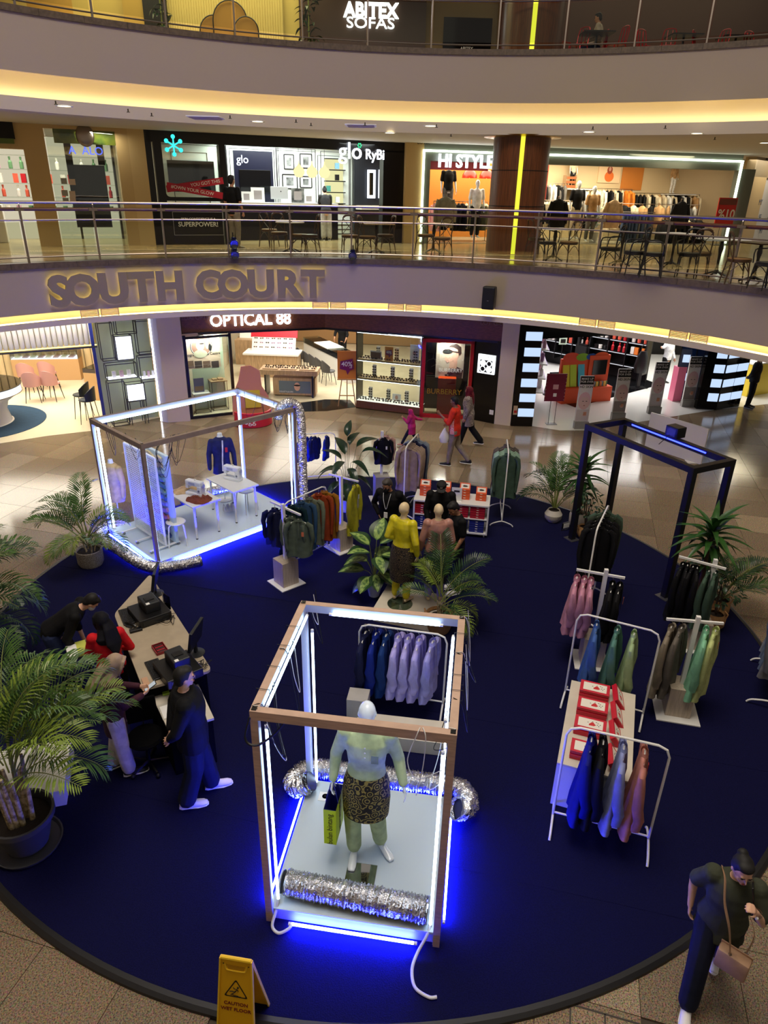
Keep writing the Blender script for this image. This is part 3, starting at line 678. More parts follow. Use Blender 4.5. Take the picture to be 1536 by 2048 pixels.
# ================================================================== DISPLAY: lit frame booths
BWOOD = mat('booth_timber', (196,166,148),.55, var=.12, scale=6, stretch=(1,1,8))
CHAN = mat('white_channel', (186,192,200),.4)
DECK = mat('white_deck_board', (190,204,214),.32)
FOIL = mat('crinkled_foil', (226,226,228),.17,1., bump=1.0, scale=55)
CABLE = mat('black_cable', (12,12,12),.5); WCAB = mat('white_cable', (220,220,220),.4)
BASEL = glow('base_tube_blue', (30,38,255),520)
def led(t, a, b, r=.013, m=None, clip=True):
    o = MB().tube([a, b], r, 8).build('led_tube', m or LED, t)
    if clip:
        a, b = V(a), V(b); d = (b-a).normalized()*.03
        MB().tube([a-d, a], r*1.15,8).build('end_cap', WPL, o); MB().tube([b, b+d], r*1.15,8).build('end_cap', WPL, o)
    return o
def duct(label, pts, r=.10, parent=None, closed_ring=False, name='foil_duct'):
    """corrugated aluminium hose along a smooth path"""
    P = [V(p) for p in pts]; out = []
    for i in range(len(P)-1):
        p0, p1, p2, p3 = P[max(0, i-1)], P[i], P[i+1], P[min(len(P)-1, i+2)]; n = max(4, int((p2-p1).length/.014))
        for k in range(n):
            t = k/n; out.append(.5*((2*p1)+(p2-p0)*t+(2*p0-5*p1+4*p2-p3)*t*t+(-p0+3*p1-3*p2+p3)*t**3))
    out.append(P[-1]); rr = random.Random(len(out))
    m = MB(); m.tube(out, [r*(1+(.075 if k % 2 else -.065)+rr.uniform(-.03,.03)) for k in range(len(out))],16, cap=False)
    for q in m.v: q += V((rr.uniform(-1,1), rr.uniform(-1,1), rr.uniform(-1,1)))*.0075
    t = thing(name, label, 'duct', (0,0,0)); m.build('hose', FOIL, t); 
    for e, d in ((out[0], out[1]-out[0]),(out[-1], out[-1]-out[-2])):
        d = d.normalized(); MB().tube([e-d*.008, e+d*.008], r*1.03,18, cap=False).build('end_ring', mat('foil_edge', (150,150,155),.3,1.), t)
        MB().tube([e-d*.05, e-d*.04], r*.9,18).build('hose_inside', mat('duct_inside', (60,60,66),.5,.6), t)
    return t
def spath(P, n=8):
    P = [V(p) for p in P]; out = []
    for i in range(len(P)-1):
        p0, p1, p2, p3 = P[max(0, i-1)], P[i], P[i+1], P[min(len(P)-1, i+2)]
        for k in range(n):
            t = k/n; out.append(.5*((2*p1)+(p2-p0)*t+(2*p0-5*p1+4*p2-p3)*t*t+(-p0+3*p1-3*p2+p3)*t**3))
    return out+[P[-1]]
def cable(t, pts, m=None, r=.004): return MB().tube(spath(pts), r, 5).build('cable', m or CABLE, t, smooth=True)
def booth(name, label, c, yaw, W, D, H, wood, inner, deck_h, tubes):
    t = thing(name, label, 'booth', (c[0], c[1], CZ), yaw); w, d = W/2, D/2; s = .030
    for i, (x, y) in enumerate(((-w, -d),(w, -d),(w, d),(-w, d))):
        p = MB(); p.box(x-s, x+s, y-s, y+s, 0, H-.045).build('post', wood, t)
        q = MB(); ix, iy = (1 if x < 0 else -1),(1 if y < 0 else -1)
        q.box(*sorted((x+ix*s, x+ix*(s+.004))), y-s*.9, y+s*.9,.02, H-.06); q.box(x-s*.9, x+s*.9, *sorted((y+iy*s, y+iy*(s+.004))),.02, H-.06); q.build('liner', inner, t)
    for a, b in (((-w-s, -d, 0),(w+s, -d, 0)),((-w-s, d, 0),(w+s, d, 0)),((-w, -d+s, 0),(-w, d-s, 0)),((w, -d+s, 0),(w, d-s, 0))):
        h = V((0,0, H)); MB().bar(V(a)+h, V(b)+h, .065,.085).build('beam', wood, t)
    for y, k in ((-d, 1),(d, -1)): MB().box(-w+s, w-s, *sorted((y+k*s, y+k*(s+.004))), H-.04, H+.04).build('liner', inner, t)
    for x, k in ((-w, 1),(w, -1)): MB().box(*sorted((x+k*s, x+k*(s+.004))),-d+s, d-s, H-.04, H+.04).build('liner', inner, t)
    MB().box(-w+.0, w-.0,-d, d, deck_h-.03, deck_h, b=.004).build('deck', DECK, t)
    for a, b in (((-w+s, -d+.02),(w-s, -d+.02)),((-w+s, d-.02),(w-s, d-.02)),((-w+.02,-d+s),(-w+.02, d-s)),((w-.02,-d+s),(w-.02, d-s))):
        MB().bar((*a, deck_h/2-.01),(*b, deck_h/2-.01),.03, deck_h-.04).build('skirting', CHAN, t)
    for q in tubes: led(t, *q)
    for x, y in ((-w, -d),(w, -d),(w, d),(-w, d)): MB().box(x-.02, x+.02, y-.02, y+.02, H+.045, H+.05).build('corner_cap', BLACK, t)
    return t
w, d, H, dh = .773,.772,2.45,.15
s = .065
near = booth('light_booth', 'open square timber booth with white light tubes around the green dressed mannequin in the foreground', (-.107,4.83),-.135,2*w, 2*d, H, BWOOD, CHAN, dh,
    [((-w+.25,-d+s, H-.055),(w-.22,-d+s, H-.055)),((-w+.3, d-s, H-.02),(w-.2, d-s, H-.02)),((-w+s, -d+.12, H-.02),(-w+s, d-.15, H-.02)),((w-s, -d+.2, H-.02),(w-s, d-.25, H-.02)),
     ((-w+s, -d+s, .2),(-w+s, -d+s, H-.2)),((-w+s+.03, d-s, .2),(-w+s+.03, d-s, H-.25)),((w-s, -d+s, .16),(w-s, -d+s, H-.25)),((w-s, d-s, .3),(w-s, d-s, H-.2)),
     ((-w-.055,-d+.15,.05),(-w-.055, d-.1,.05),.011, BASEL),((w+.055,-d+.2,.05),(w+.055, d-.1,.05),.011, BASEL),((-w+.22,-d-.055,.05),(w-.2,-d-.055,.05),.014, BASEL),
     ((-w+.1, d+.06,.05),(w-.1, d+.06,.05),.010, BASEL)])
rr = random.Random(5)
for (x, y, n, sx, sy) in ((-w, -d, 3,1,1),(w, -d, 2,-1,1),(-w, .0,2,1,0),(-w, d, 2,1,-1),(w, .2,2,1,0),(w, d, 3,1,-1),(w, -.4,1,1,0)):
    for k in range(n):
        L = rr.uniform(.25,.75); a = rr.uniform(.05,.2)
        cable(near, [(x-.02*sx, y+.02*sy, H+.055),(x+.05*sx, y+.04*k, H+.0),(x+.07*sx+a*.3, y+a*.4, H-L*.6),(x+.08*sx+a*.5*sx, y+a, H-L),(x+.10*sx, y+a*1.4, H-L*.55),(x+.055*sx, y+a*1.6+.05, H+.03)], WCAB if k % 2 else CABLE, .0035)
cable(near, [(w-.25,-d, H+.05),(w-.27,-d-.06, H+.02),(w-.33,-d-.05, H-.25),(w-.25,-d-.05, H-.42),(w-.06,-d-.02, H-.33)], WCAB)
cable(near, [(w-.23,-d, H+.055),(w-.2,-d-.06, H),(w-.21,-d-.05, H-.3),(w-.25,-d-.05, H-.6)], WCAB)
for y in (-.55,-.25,.05,.35): MB().tube([(-w-.055, y, H-.05),(-w-.055, y, H+.055),(-w+.055, y, H+.055),(-w+.055, y, H-.05)],.003,5, closed=True).build('cable_tie', CABLE, near)
for y in (-.3,-.1,.2,.5): MB().tube([(w-.055, y, H-.05),(w-.055, y, H+.055),(w+.055, y, H+.055),(w+.055, y, H-.05)],.003,5, closed=True).build('cable_tie', CABLE, near)
cable(near, [(-w-.03,-d-.03, H-.02),(-w-.06,-d-.08, H-.2),(-w+.03,-d-.09, H-.24),(-w+.15,-d-.02, H-.18),(-w+.25,-d+.04, H-.06)], CABLE, .010)
PIPE = mat('white_flex_pipe', (215,215,222),.4)
MB().tube(spath([(-w+s, -d+s, .2),(-w+s-.005,-d-.0,.12),(-w+.05,-d-.10,.05),(-w+.12,-d-.14,.025),(-w+.2,-d-.10,.04),(-w+.22,-d-.06,.05)]),.014,8).build('flex_pipe', PIPE, near, smooth=True)
MB().tube(spath([(w-s, -d+s, .16),(w-.09,-d-.02,.12),(w-.16,-d-.13,.03),(w-.19,-d-.27,.02),(w-.15,-d-.41,.018),(w-.03,-d-.47,.018),(w+.04,-d-.46,.018)]),.014,8).build('flex_pipe', PIPE, near, smooth=True)
st = MB().box(-.62,-.48,.50,.62, dh, dh+.003).build('floor_sticker', mat('sticker', (230,232,230),.4), near)
MB().lathe([(.022, dh+.004),(.034, dh+.004)],20,(-.55,.565)).build('mark', BLACKM, st); text('mark', 'R', .045, BLACKM, st, loc=(-.55,.565, dh+.005), ext=.001)
MB().box(-.145,.145,-.46,-.21, dh, dh+.012, b=.003).build('mirror_base', mat('chrome_plate', (205,205,205),.06,1.), near).location = (-.0,.02,0)
def loc_w(t, p): return Matrix.LocRotScale(t.location, t.rotation_euler, None) @ V(p)
nb = lambda x, y, z=0: loc_w(near, (x, y, z))
duct('silver foil duct lying across the front of the booth deck in the foreground', [nb(-w+.12,-d+.20, dh+.105), nb(-.1,-d+.17, dh+.105), nb(w-.10,-d+.13, dh+.105)],.115)
duct('silver foil duct lying behind the foreground booth with its ends curling forward', [nb(-w+.02, d-.16,.27), nb(-w-.10, d-.16,.20), nb(-w-.17, d-.02,.13), nb(-w-.04, d+.18,.12), nb(-.4, d+.20,.12), nb(.2, d+.19,.12), nb(w-.1, d+.19,.12), nb(w+.13, d+.16,.12), nb(w+.22, d+.0,.14), nb(w+.20, d-.16,.18), nb(w+.10, d-.22,.24)],.115)
# ---- far booth
W2, D2, H2 = 3.148,1.86,2.30
w, d, H, dh = W2/2, D2/2, H2,.12
ST = mat('grey_beam_wood', (150,134,124),.55, var=.12, scale=6)
far = booth('light_booth', 'long booth framed in white light tubes with sewing tables and a mesh panel inside', (-3.558,12.353),.803, W2, D2, H2, ST, CHAN, dh,
    [((-w+.12,-d+s, H-.05),(w-.1,-d+s, H-.05)),((-w+.1, d-s, H-.05),(w-.1, d-s, H-.05)),((-w+s, -d+.15, H-.05),(-w+s, d-.1, H-.05)),((w-s, -d+.25, H-.05),(w-s, d-.15, H-.05)),
     ((-w+s, -d+s, .15),(-w+s, -d+s, H-.15)),((-w+s, d-s, .15),(-w+s, d-s, H-.12),.022),((w-s, -d+s, .15),(w-s, -d+s, H-.12)),((w-s, d-s, .15),(w-s, d-s, H-.12)),
     ((-w+.3,-d-.06,.05),(w-.2,-d-.06,.05),.016, BASEL),((-w-.06,-d+.05,.05),(-w-.06, d-.1,.05),.016, BASEL),((w+.06,-d+.1,.05),(w+.06, d-.1,.05),.012, BASEL),((-w+.3, d+.06,.05),(w-.2, d+.06,.05),.012, BASEL)])
fb = lambda x, y, z=0: loc_w(far, (x, y, z))
for (x, y, n, L0) in ((-w+.35,-d, 4,.7),(-w+.6,-d, 3,.55),(w-.35,-d, 4,.55),(w-.1,-d, 4,.5),(-w, -d+.5,2,.45),(-w, d-.5,2,.75),(w, -.2,2,.4),(w, .4,1,.5)):
    for k in range(n):
        L = L0*rr.uniform(.6,1); q = rr.uniform(.05,.22)
        if abs(y) == d: P = [(x+q*.2*k, y+.05, H+.05),(x-q*.4, y+.09, H-L*.4),(x+q*.2, y+.1, H-L),(x+q*.9, y+.1, H-L*.5),(x+q*1.2, y+.05, H+.05)]
        else: P = [(x+.05*(1 if x < 0 else -1), y-q, H+.05),(x+.1*(1 if x < 0 else -1), y-q*.8, H-L*.5),(x+.12*(1 if x < 0 else -1), y+q*.3, H-L),(x+.06*(1 if x < 0 else -1), y+q, H+.05)]
        cable(far, P, CABLE, .004)
duct('silver foil duct curving on the carpet round the near corner of the sewing booth', [fb(-w-.02, d+.10,.17), fb(-w-.22, d-.05,.13), fb(-w-.30, d-.35,.12), fb(-w-.27,0,.12), fb(-w-.24,-d+.3,.12), fb(-w-.12,-d-.1,.12), fb(-w+.15,-d-.30,.12), fb(-w+.42,-d-.40,.12), fb(-w+.58,-d-.44,.12)],.10)
duct('tall corrugated duct standing at the right corner post of the sewing booth', [fb(w+.10,-d-.10,.02), fb(w+.10,-d-.10,.6), fb(w+.10,-d-.10,1.3), fb(w+.10,-d-.10,2.0), fb(w+.08,-d-.05,2.33), fb(w-.02,-d+.12,2.42), fb(w-.12,-d+.28,2.28), fb(w-.14,-d+.31,2.08)],.085)
duct('short foil duct on the floor behind the sewing tables', [fb(.15, d+.18,.13), fb(.5, d+.22,.13), fb(.9, d+.2,.13), fb(1.25, d+.14,.14)],.09)
# mesh panel on castors with a lit board, inside the left end
mp = thing('mesh_panel', 'white wire grid panel on wheeled feet at the left end of the sewing booth', 'panel', fb(-w+.36,-.02, dh),.803+PI/2)
ph, pw = 1.78,.56
fr = MB()
for x in (-pw, pw): fr.bar((x, 0,.08),(x, 0, ph),.03)
for z in (.09, ph): fr.bar((-pw, 0, z),(pw, 0, z),.03)
fr.build('panel_frame', WPL, mp)
for k in range(1,24): MB().box(-pw+k*pw/12-.0045,-pw+k*pw/12+.0045,-.004,.002,.1, ph).build('upright_wire', WPL, mp)
for k in range(1,40): MB().box(-pw, pw, .002,.006,.09+k*(ph-.09)/40-.0042,.09+k*(ph-.09)/40+.0042).build('cross_wire', WPL, mp)
for x in (-pw+.03,0, pw-.03):
    f_ = MB().bar((x, -.3,.055),(x, .3,.055),.035,.02).build('foot', WPL, mp)
    for y in (-.27,.27): MB().tube([(x-.02, y, .025),(x+.02, y, .025)],.024,10).build('castor', mat('grey_castor', (120,124,130),.5), f_)
bd = thing('thread_board', 'pale backlit board hung with coloured thread and cloth behind the wire grid', 'board', fb(-w+.60,-.02, dh),.803+PI/2)
MB().box(-pw, pw, -.03,.03,.05, ph-.02, b=.005).build('board', mat('pale_blue_board', (196,214,226),.5), bd)
hues = [(206,190,150),(190,176,140),(150,176,186),(120,160,190),(104,150,160),(150,190,150),(110,140,190),(150,160,200),(184,150,160),(190,120,120),(110,120,180),(160,170,200),(90,110,170)]
for i, c in enumerate(hues):
    z = ph-.12-i*.125; m = MB(); P = [(-.42+.12*k, .05, z+.03*math.sin(k*2.1+i)) for k in range(8)]; m.tube(spath(P, 3),[(.045,.025)]*22,8, side=(0,0,1)); m.build('folded_cloth', cloth('thread%d' % i, c), bd, smooth=True)
for i in range(9):
    MB().lathe([(.012,0),(.022,0),(.022,.006),(.013,.012),(.013,.04),(.022,.046),(.022,.052),(.012,.052)],10).build('spool', BLACK, bd, loc=(pw+.0,-.045,.35+.15*i), rot=(PI/2,0,0))
# ---- sewing tables, machines, stools
def sew_table(label, c, yaw, L=.98, Wd=.58, h=.70):
    t = thing('sewing_table', label, 'table', (c[0], c[1], CZ+dh), yaw, 'white sewing tables')
    MB().box(-L/2, L/2,-Wd/2, Wd/2, h-.032, h, b=.006).build('tabletop', WHITE, t)
    for x in (-1,1):
        for y in (-1,1):
            l = MB().tube([(x*(L/2-.06), y*(Wd/2-.06),.0),(x*(L/2-.06), y*(Wd/2-.06), h-.03)],.02,10).build('leg', WPL, t, smooth=True)
            MB().tube([(x*(L/2-.06), y*(Wd/2-.06),0),(x*(L/2-.06), y*(Wd/2-.06),.02)],.022,10).build('leg_tip', BLACK, l)
    return t
def machine(label, p, rz):
    t = thing('sewing_machine', label, 'sewing machine', p, rz, 'white sewing machines'); g = mat('machine_white', (228,230,230),.3, coat=.3)
    MB().box(-.19,.19,-.075,.075,0,.06, b=.012).build('machine_bed', g, t)
    MB().box(.09,.19,-.065,.065,.05,.22, b=.02).build('pillar', g, t)
    MB().box(-.19,.19,-.06,.06,.19,.30, b=.025).build('arm', g, t)
    MB().box(-.19,-.12,-.055,.055,.13,.2, b=.012).build('needle_head', g, t); MB().tube([(-.155,0,.06),(-.155,0,.14)],.005,6).build('needle', STEEL, t)
    MB().tube([(.19,0,.22),(.215,0,.22)],.04,16).build('handwheel', mat('wheel_grey', (170,172,176),.4), t, smooth=True)
    MB().tube([(.14,-.066,.12),(.14,-.072,.12)],.022,14).build('dial', mat('dial_grey', (120,124,130),.4), t)
    MB().tube([(.02,0,.30),(.02,0,.325)],.018,8).build('spool_cap', WHITE, t); MB().box(-.1,.05,-.062,-.058,.22,.27).build('panel', mat('panel_grey', (176,182,190),.5), t)
    return t
def stool(label, p, rz, z=0):
    t = thing('stool', label, 'stool', (p[0], p[1], z), rz, 'white stools at the sewing tables')
    MB().lathe([(0,.44),(.165,.44),(.178,.45),(.165,.462),(.05,.456),(0,.456)],28, cap=False).build('seat', WHITE, t, smooth=True)
    for k in range(4):
        a = PI/4+k*PI/2; c, s_ = math.cos(a), math.sin(a)
        MB().tube(spath([(c*.10, s_*.10,.435),(c*.165, s_*.165,.42),(c*.19, s_*.19,.36),(c*.235, s_*.235,0)],4),.0125,8).build('leg', WPL, t, smooth=True)
    return t
p1 = (at(325,985,.82)+at(398,968,.82)+at(438,1005,.82)+at(385,1022,.82))/4; p2 = (at(412,955,.82)+at(450,946,.82)+at(524,975,.82)+at(475,990,.82))/4
y1 = math.atan2(-.9,.85)
T1 = sew_table('white sewing table with the rust brown cloth on it', p1,-.78,.98,.60); T2 = sew_table('white sewing table nearer the back with only a machine on it', p2,-.78,.98,.60)
zt = CZ+dh+.70+.001
q = loc_w(T1,(.02,.05,0)); machine('white sewing machine beside the rust brown cloth', (q.x, q.y, zt),-.45)
q = loc_w(T2,(-.05,.06,0)); machine('white sewing machine on the table nearer the back', (q.x, q.y, zt),-.45)
q = at(352,1048, CZ+dh+.4); stool('white stool in front of the sewing booth table by the mesh panel', (q.x, q.y),.3, CZ+dh)
q = at(492,985, CZ+dh+.4); stool('white stool behind the legs of the sewing table nearer the back', (q.x, q.y),.9, CZ+dh)
def crumpled(name, label, p, rz, sx, sy, h, m, seed, cat='cloth', n=26, outline=None, base=0.):
    r = random.Random(seed); g = MB(); vs = []; ox, oy = r.uniform(0,50), r.uniform(0,50)
    for j in range(n+1):
        for i in range(n+1):
            u, v_ = i/n*2-1, j/n*2-1; k = 1+.16*noise.noise(V((u*2+ox, v_*2+oy, 0))); rad = max(abs(u), abs(v_)); e = 1-.25*(u*v_)**2
            z = (abs(noise.noise(V((u*2.3+ox, v_*2.3+oy, 1))))*.9+abs(noise.noise(V((u*5+ox, v_*5+oy, 3))))*.35)*h*(1-rad**6)+.006
            vs.append((u*sx*k*e, v_*sy*k*e, z+base))
    fs = [(j*(n+1)+i, j*(n+1)+i+1,(j+1)*(n+1)+i+1,(j+1)*(n+1)+i) for j in range(n) for i in range(n)]
    b_ = len(vs); vs2 = [(x, y, base) for x, y, z in vs]
    g.add(vs+vs2, fs+[tuple(x+b_ for x in reversed(f)) for f in fs]+[(i, b_+i, b_+i+1, i+1) for i in range(n)]+[(n*(n+1)+i+1, b_+n*(n+1)+i+1, b_+n*(n+1)+i, n*(n+1)+i) for i in range(n)]+[((j+1)*(n+1), b_+(j+1)*(n+1), b_+j*(n+1), j*(n+1)) for j in range(n)]+[(j*(n+1)+n, b_+j*(n+1)+n, b_+(j+1)*(n+1)+n, (j+1)*(n+1)+n) for j in range(n)])
    return tag(g.build(name, m, None, smooth=True, loc=p, rot=(0,0, rz)), label, cat)
q = loc_w(T1,(.26,-.02,0)); crumpled('folded_cloth', 'rust brown cloth draped over the sewing table corner', (q.x, q.y, zt),-.5,.24,.20,.10, cloth('rust', (120,62,44)),3)
q = loc_w(T1,(-.30,.02,0)); crumpled('folded_cloth', 'heap of tan cloth on the far end of the sewing table', (q.x, q.y, zt),-.8,.17,.26,.12, cloth('tan', (196,168,124)),8)
q = at(458,1020, CZ+dh); crumpled('folded_cloth', 'small pile of white cloth on the deck under the sewing tables', (q.x, q.y, CZ+dh),.3,.13,.10,.2, cloth('white', (220,220,224)),5)
# ---- things in front of / behind the sewing booth: jacket form and dressed form
def torso_form(name, label, p, rz, shirt, hh, head=True, hm=MANW, base=WPL):
    t = thing(name, label, 'dress form', p, rz)
    MB().lathe([(0,0),(.15,0),(.15,.012),(.02,.02),(0,.02)],24, cap=False).build('base_plate', base, t); MB().tube([(0,0,.01),(0,0, hh)],.012,8).build('pole', base, t)
    b = MB(); b.tube([(0,0, hh-.02),(0,0, hh+.2),(0,.01, hh+.42),(0,0, hh+.54),(0,0, hh+.60),(0,0, hh+.68)],[(.15,.10),(.13,.095),(.17,.11),(.15,.09),(.06,.055),(.045,.045)],18, side=(1,0,0))
    b.ball((-.17,0, hh+.50),(.055,.055,.06)); b.ball((.17,0, hh+.50),(.055,.055,.06))
    remesh(b, .014,1, hm, 'form', t, 2)
    m = MB(); m.tube([(0,0, hh-.2),(0,0, hh+.15),(0,.01, hh+.42),(0,0, hh+.54),(0,0, hh+.60)],[(.20,.14),(.165,.12),(.19,.13),(.165,.11),(.075,.07)],18, side=(1,0,0))
    for s_ in (-1,1): limb(m, [(s_*.18,0, hh+.50),(s_*.25,.01, hh+.24),(s_*.26,.05, hh-.06)],[.07,.055,.045])
    remesh(m, .014,1, shirt, 'jacket', t, 3)
    return t
q = fb(w-.75, d-.35,0)
jf = torso_form('dress_form', 'headless dress form in a navy jacket at the back of the sewing booth', (q.x, q.y, CZ+dh),.35+PI, cloth('navyjacket', (34,38,84)),.82)
MB().tube([(-.03,.15,1.38),(-.02,.165,1.2),(.0,.155,.95),(.01,.17,.72)],[(.014,.004)]*4,6, side=(1,0,0)).build('placket', cloth('white', (220,220,224)), jf)
MB().box(-.12,-.07,.145,.15,1.12,1.22).build('swing_tag', TAGR, jf)
q = at(240,1045)
torso_form('dress_form', 'dress form in a beige top and grey skirt seen behind the wire grid', (q.x, q.y, 0 if (V((q.x, q.y))-CC).length > CR else CZ),-.4+PI, cloth('tan', (196,168,124)),.70)
# ---- black frame with blue light
W3, D3, H3 = 2.356,.866,2.36
BF = mat('black_steel_frame', (14,14,15),.45)
bf = thing('gantry', 'tall black open frame with blue lit top beams at the right of the court', 'frame', (4.649,11.234,0),-1.095)
bz = lambda x, y, z=0: loc_w(bf, (x, y, z))
for x in (-1,1):
    for y in (-1,1):
        b0 = .0 if (bz(x*W3/2, y*D3/2).xy-CC).length > CR-.1 else CZ
        p = MB().box(x*W3/2-.05, x*W3/2+.05, y*D3/2-.05, y*D3/2+.05, b0+.01, H3-.05).build('post', BF, bf)
        MB().box(x*W3/2-.12, x*W3/2+.12, y*D3/2-.11, y*D3/2+.11, b0, b0+.012).build('foot_plate', mat('foot_steel', (110,110,112),.4,.8), bf)
for y in (-1,1): MB().box(-W3/2-.05, W3/2+.05, y*D3/2-.05, y*D3/2+.05, H3-.05, H3+.05).build('beam', BF, bf)
for x in (-1,1): MB().box(x*W3/2-.05, x*W3/2+.05,-D3/2+.05, D3/2-.05, H3-.05, H3+.05).build('beam', BF, bf)
BL = glow('blue_strip', (30,40,255),18)
for y in (-1,1):
    MB().box(-W3/2+.25, W3/2-.45, *sorted((y*(D3/2-.052), y*(D3/2-.058))), H3+.0, H3+.022).build('blue_strip_light', BL, bf)
pj = MB(); pj.box(-.16,.10, D3/2-.06, D3/2+.16, H3+.05, H3+.24, b=.01); pr = pj.build('projector', BLACK, bf)
MB().box(-.12,.06, D3/2-.066, D3/2-.06, H3+.08, H3+.21).build('projector_window', mat('dark_lens', (60,62,80),.15), pr); MB().tube([(-.02, D3/2-.1, H3+.1),(-.02, D3/2-.32, H3-.04)],.006,6).build('sensor_rod', BLACK, pr)
a_, b_ = at(1290,893), at(1402,930)
wb = thing('white_panel', 'low white freestanding panel behind the black frame catching blue light', 'panel', (0,0,0))
dd = (b_-a_).normalized(); nn = V((-dd.y, dd.x, 0))
MB().bar(a_+V((0,0,.49)), b_+V((0,0,.49)),.05,.96).build('board', WHITE, wb)
for k in (.15,.85): c = a_.lerp(b_, k); MB().box(c.x-.15, c.x+.15, c.y-.12, c.y+.12,0,.015).build('foot', WPL, wb)
# ================================================================== DISPLAY: clothes stands and rails
PLW = mat('plinth_woodgrain', (186,172,154),.55, var=.14, scale=7, stretch=(9,9,.7))
PLG = mat('plinth_grey', (168,164,160),.6, var=.06, scale=5)
def tower(label, pu, pv, top_v, barL, barR, yaw, ph=.47, pw=.155, h=None, plate=.24, m=PLW, group=None):
    p = at(pu, pv, CZ); h = h or zat(pu, top_v, p)-CZ
    t = thing('clothes_stand', label, 'clothes stand', p, yaw, group)
    MB().box(-plate, plate, -plate, plate, 0,.015).build('base_plate', WHITE, t)
    MB().box(-pw, pw, -pw, pw, .015, ph, b=.003).build('plinth', m, t); MB().box(-.026,.026,-.026,.026, ph, h).build('pole', WPL, t)
    if barL is None: return t, None, None
    z = h-.09+CZ; a, b = at(*barL, z), at(*barR, z); inv = Matrix.LocRotScale(t.location, t.rotation_euler, None).inverted()
    MB().bar(inv @ a, inv @ b, .03,.03).build('crossbar', WPL, t)
    return t, a-V((0,0,.015)), b-V((0,0,.015))
def rail(label, A, B, h, feet=.23, frac=True, r=.013, foot_yaw=None):
    """tubular rail: two posts, rounded corners, hanging bar, low crossbar and bent feet"""
    A, B = V((A[0], A[1],0)), V((B[0], B[1],0)); c = (A+B)/2; yaw = math.atan2((B-A).y, (B-A).x); L = (B-A).length/2
    z0 = CZ if (c.xy-CC).length < CR-.2 else 0
    t = thing('clothes_rail', label, 'clothes rail', (c.x, c.y, z0), yaw)
    P = [(-L, 0,.12),(-L, 0, h-.12),(-L+.035,0, h-.035),(-L+.12,0, h),(L-.12,0, h),(L-.035,0, h-.035),(L, 0, h-.12),(L, 0,.12)]
    MB().tube(P, r, 8).build('hoop', WPL, t, smooth=True); MB().tube([(-L, 0,.16),(L, 0,.16)], r*.85,8).build('crossbar', WPL, t)
    for x in (-L, L):
        MB().tube(spath([(x, -feet, .0+r),(x, -feet+.03,.05),(x, -feet+.09,.08),(x, 0,.12),(x, feet-.09,.08),(x, feet-.03,.05),(x, feet, r)],4), r, 8).build('foot', WPL, t, smooth=True)
    M_ = Matrix.LocRotScale(t.location, t.rotation_euler, None)
    return t, M_ @ V((-L+.08,0, h-r)), M_ @ V((L-.08,0, h-r))
C_ = cloth
navy, olive, dgreen, tealb, sage, rust, must, limey = C_('navy', (20,26,84)), C_('olive', (84,96,84)), C_('dark_green', (10,40,48)), C_('steel_blue', (48,78,112)), C_('sage', (108,116,98)), C_('terracotta', (150,62,28)), C_('mustard', (156,104,30)), C_('lime', (176,172,40))
blk = C_('black', (14,14,18)); pink = C_('dusty_pink', (196,138,160)); royal = C_('royal_blue', (20,40,132)); lav = C_('lavender', (176,168,232)); blue = C_('denim_blue', (66,100,164)); teal = C_('sea_green', (84,128,118)); lgr = C_('pale_green', (158,184,136))
grey = C_('warm_grey', (136,126,110)); dgrey = C_('taupe_grey', (104,98,90)); mint = C_('mint', (134,196,160)); plime = C_('pale_lime', (188,200,134)); tanc = C_('tan_beige', (152,132,118)); slate = C_('slate_blue', (96,110,134)); nav2 = C_('ink_navy', (22,26,60)); fgreen = C_('forest_green', (64,86,72)); cora = C_('dusty_coral', (184,122,110)); brown = C_('grey_brown', (92,84,80)); pgrn = C_('pale_sea_green', (142,172,152))
# stands left of the court centre
t, a, b = tower('clothes stand with a wood plinth holding navy and olive shirts beside the sewing booth', 573,1165,1008,(541,1003),(601,1030),.72, group='wood plinth clothes stands')
hang_row(a, b, [('navy', navy, 3,.14),('dark navy', nav2,3,.32),('shaded olive', olive, 3,.72),('olive grey', olive, 3,.92, mat('tag_orange', (214,120,90),.5))], 'wood plinth stand beside the sewing booth', 'shirts on the wood plinth stand', s=1., ang=-.25, jit=.35)
t, a, b = tower('clothes stand with a wood plinth between the long rail and the man with a lanyard', 683,1095,952,(658,948),(717,963),.75, group='wood plinth clothes stands')
hang_row(a, b, [('lime yellow', limey, 0,.86, mat('tag_pale', (220,220,190),.5))], 'wood plinth stand near the lanyard man', None, ang=1.25, jit=0)
t, a, b = tower('clothes stand on a grey plinth showing a black polo shirt near the broad leaved plant', 762,1000,862, None, None, .2, ph=.60, m=PLG)
q = at(765,1000, CZ); garment('black polo shirt with a white swing tag on the grey plinth stand', (q.x, q.y-.03,1.56),.05, blk, 3, tagm=WHITE, s=.86); garment('pink shirt hanging behind the black polo shirt', (q.x+.05, q.y+.12,1.56),.2, C_('pale_pink', (190,150,144)),3, s=.86)
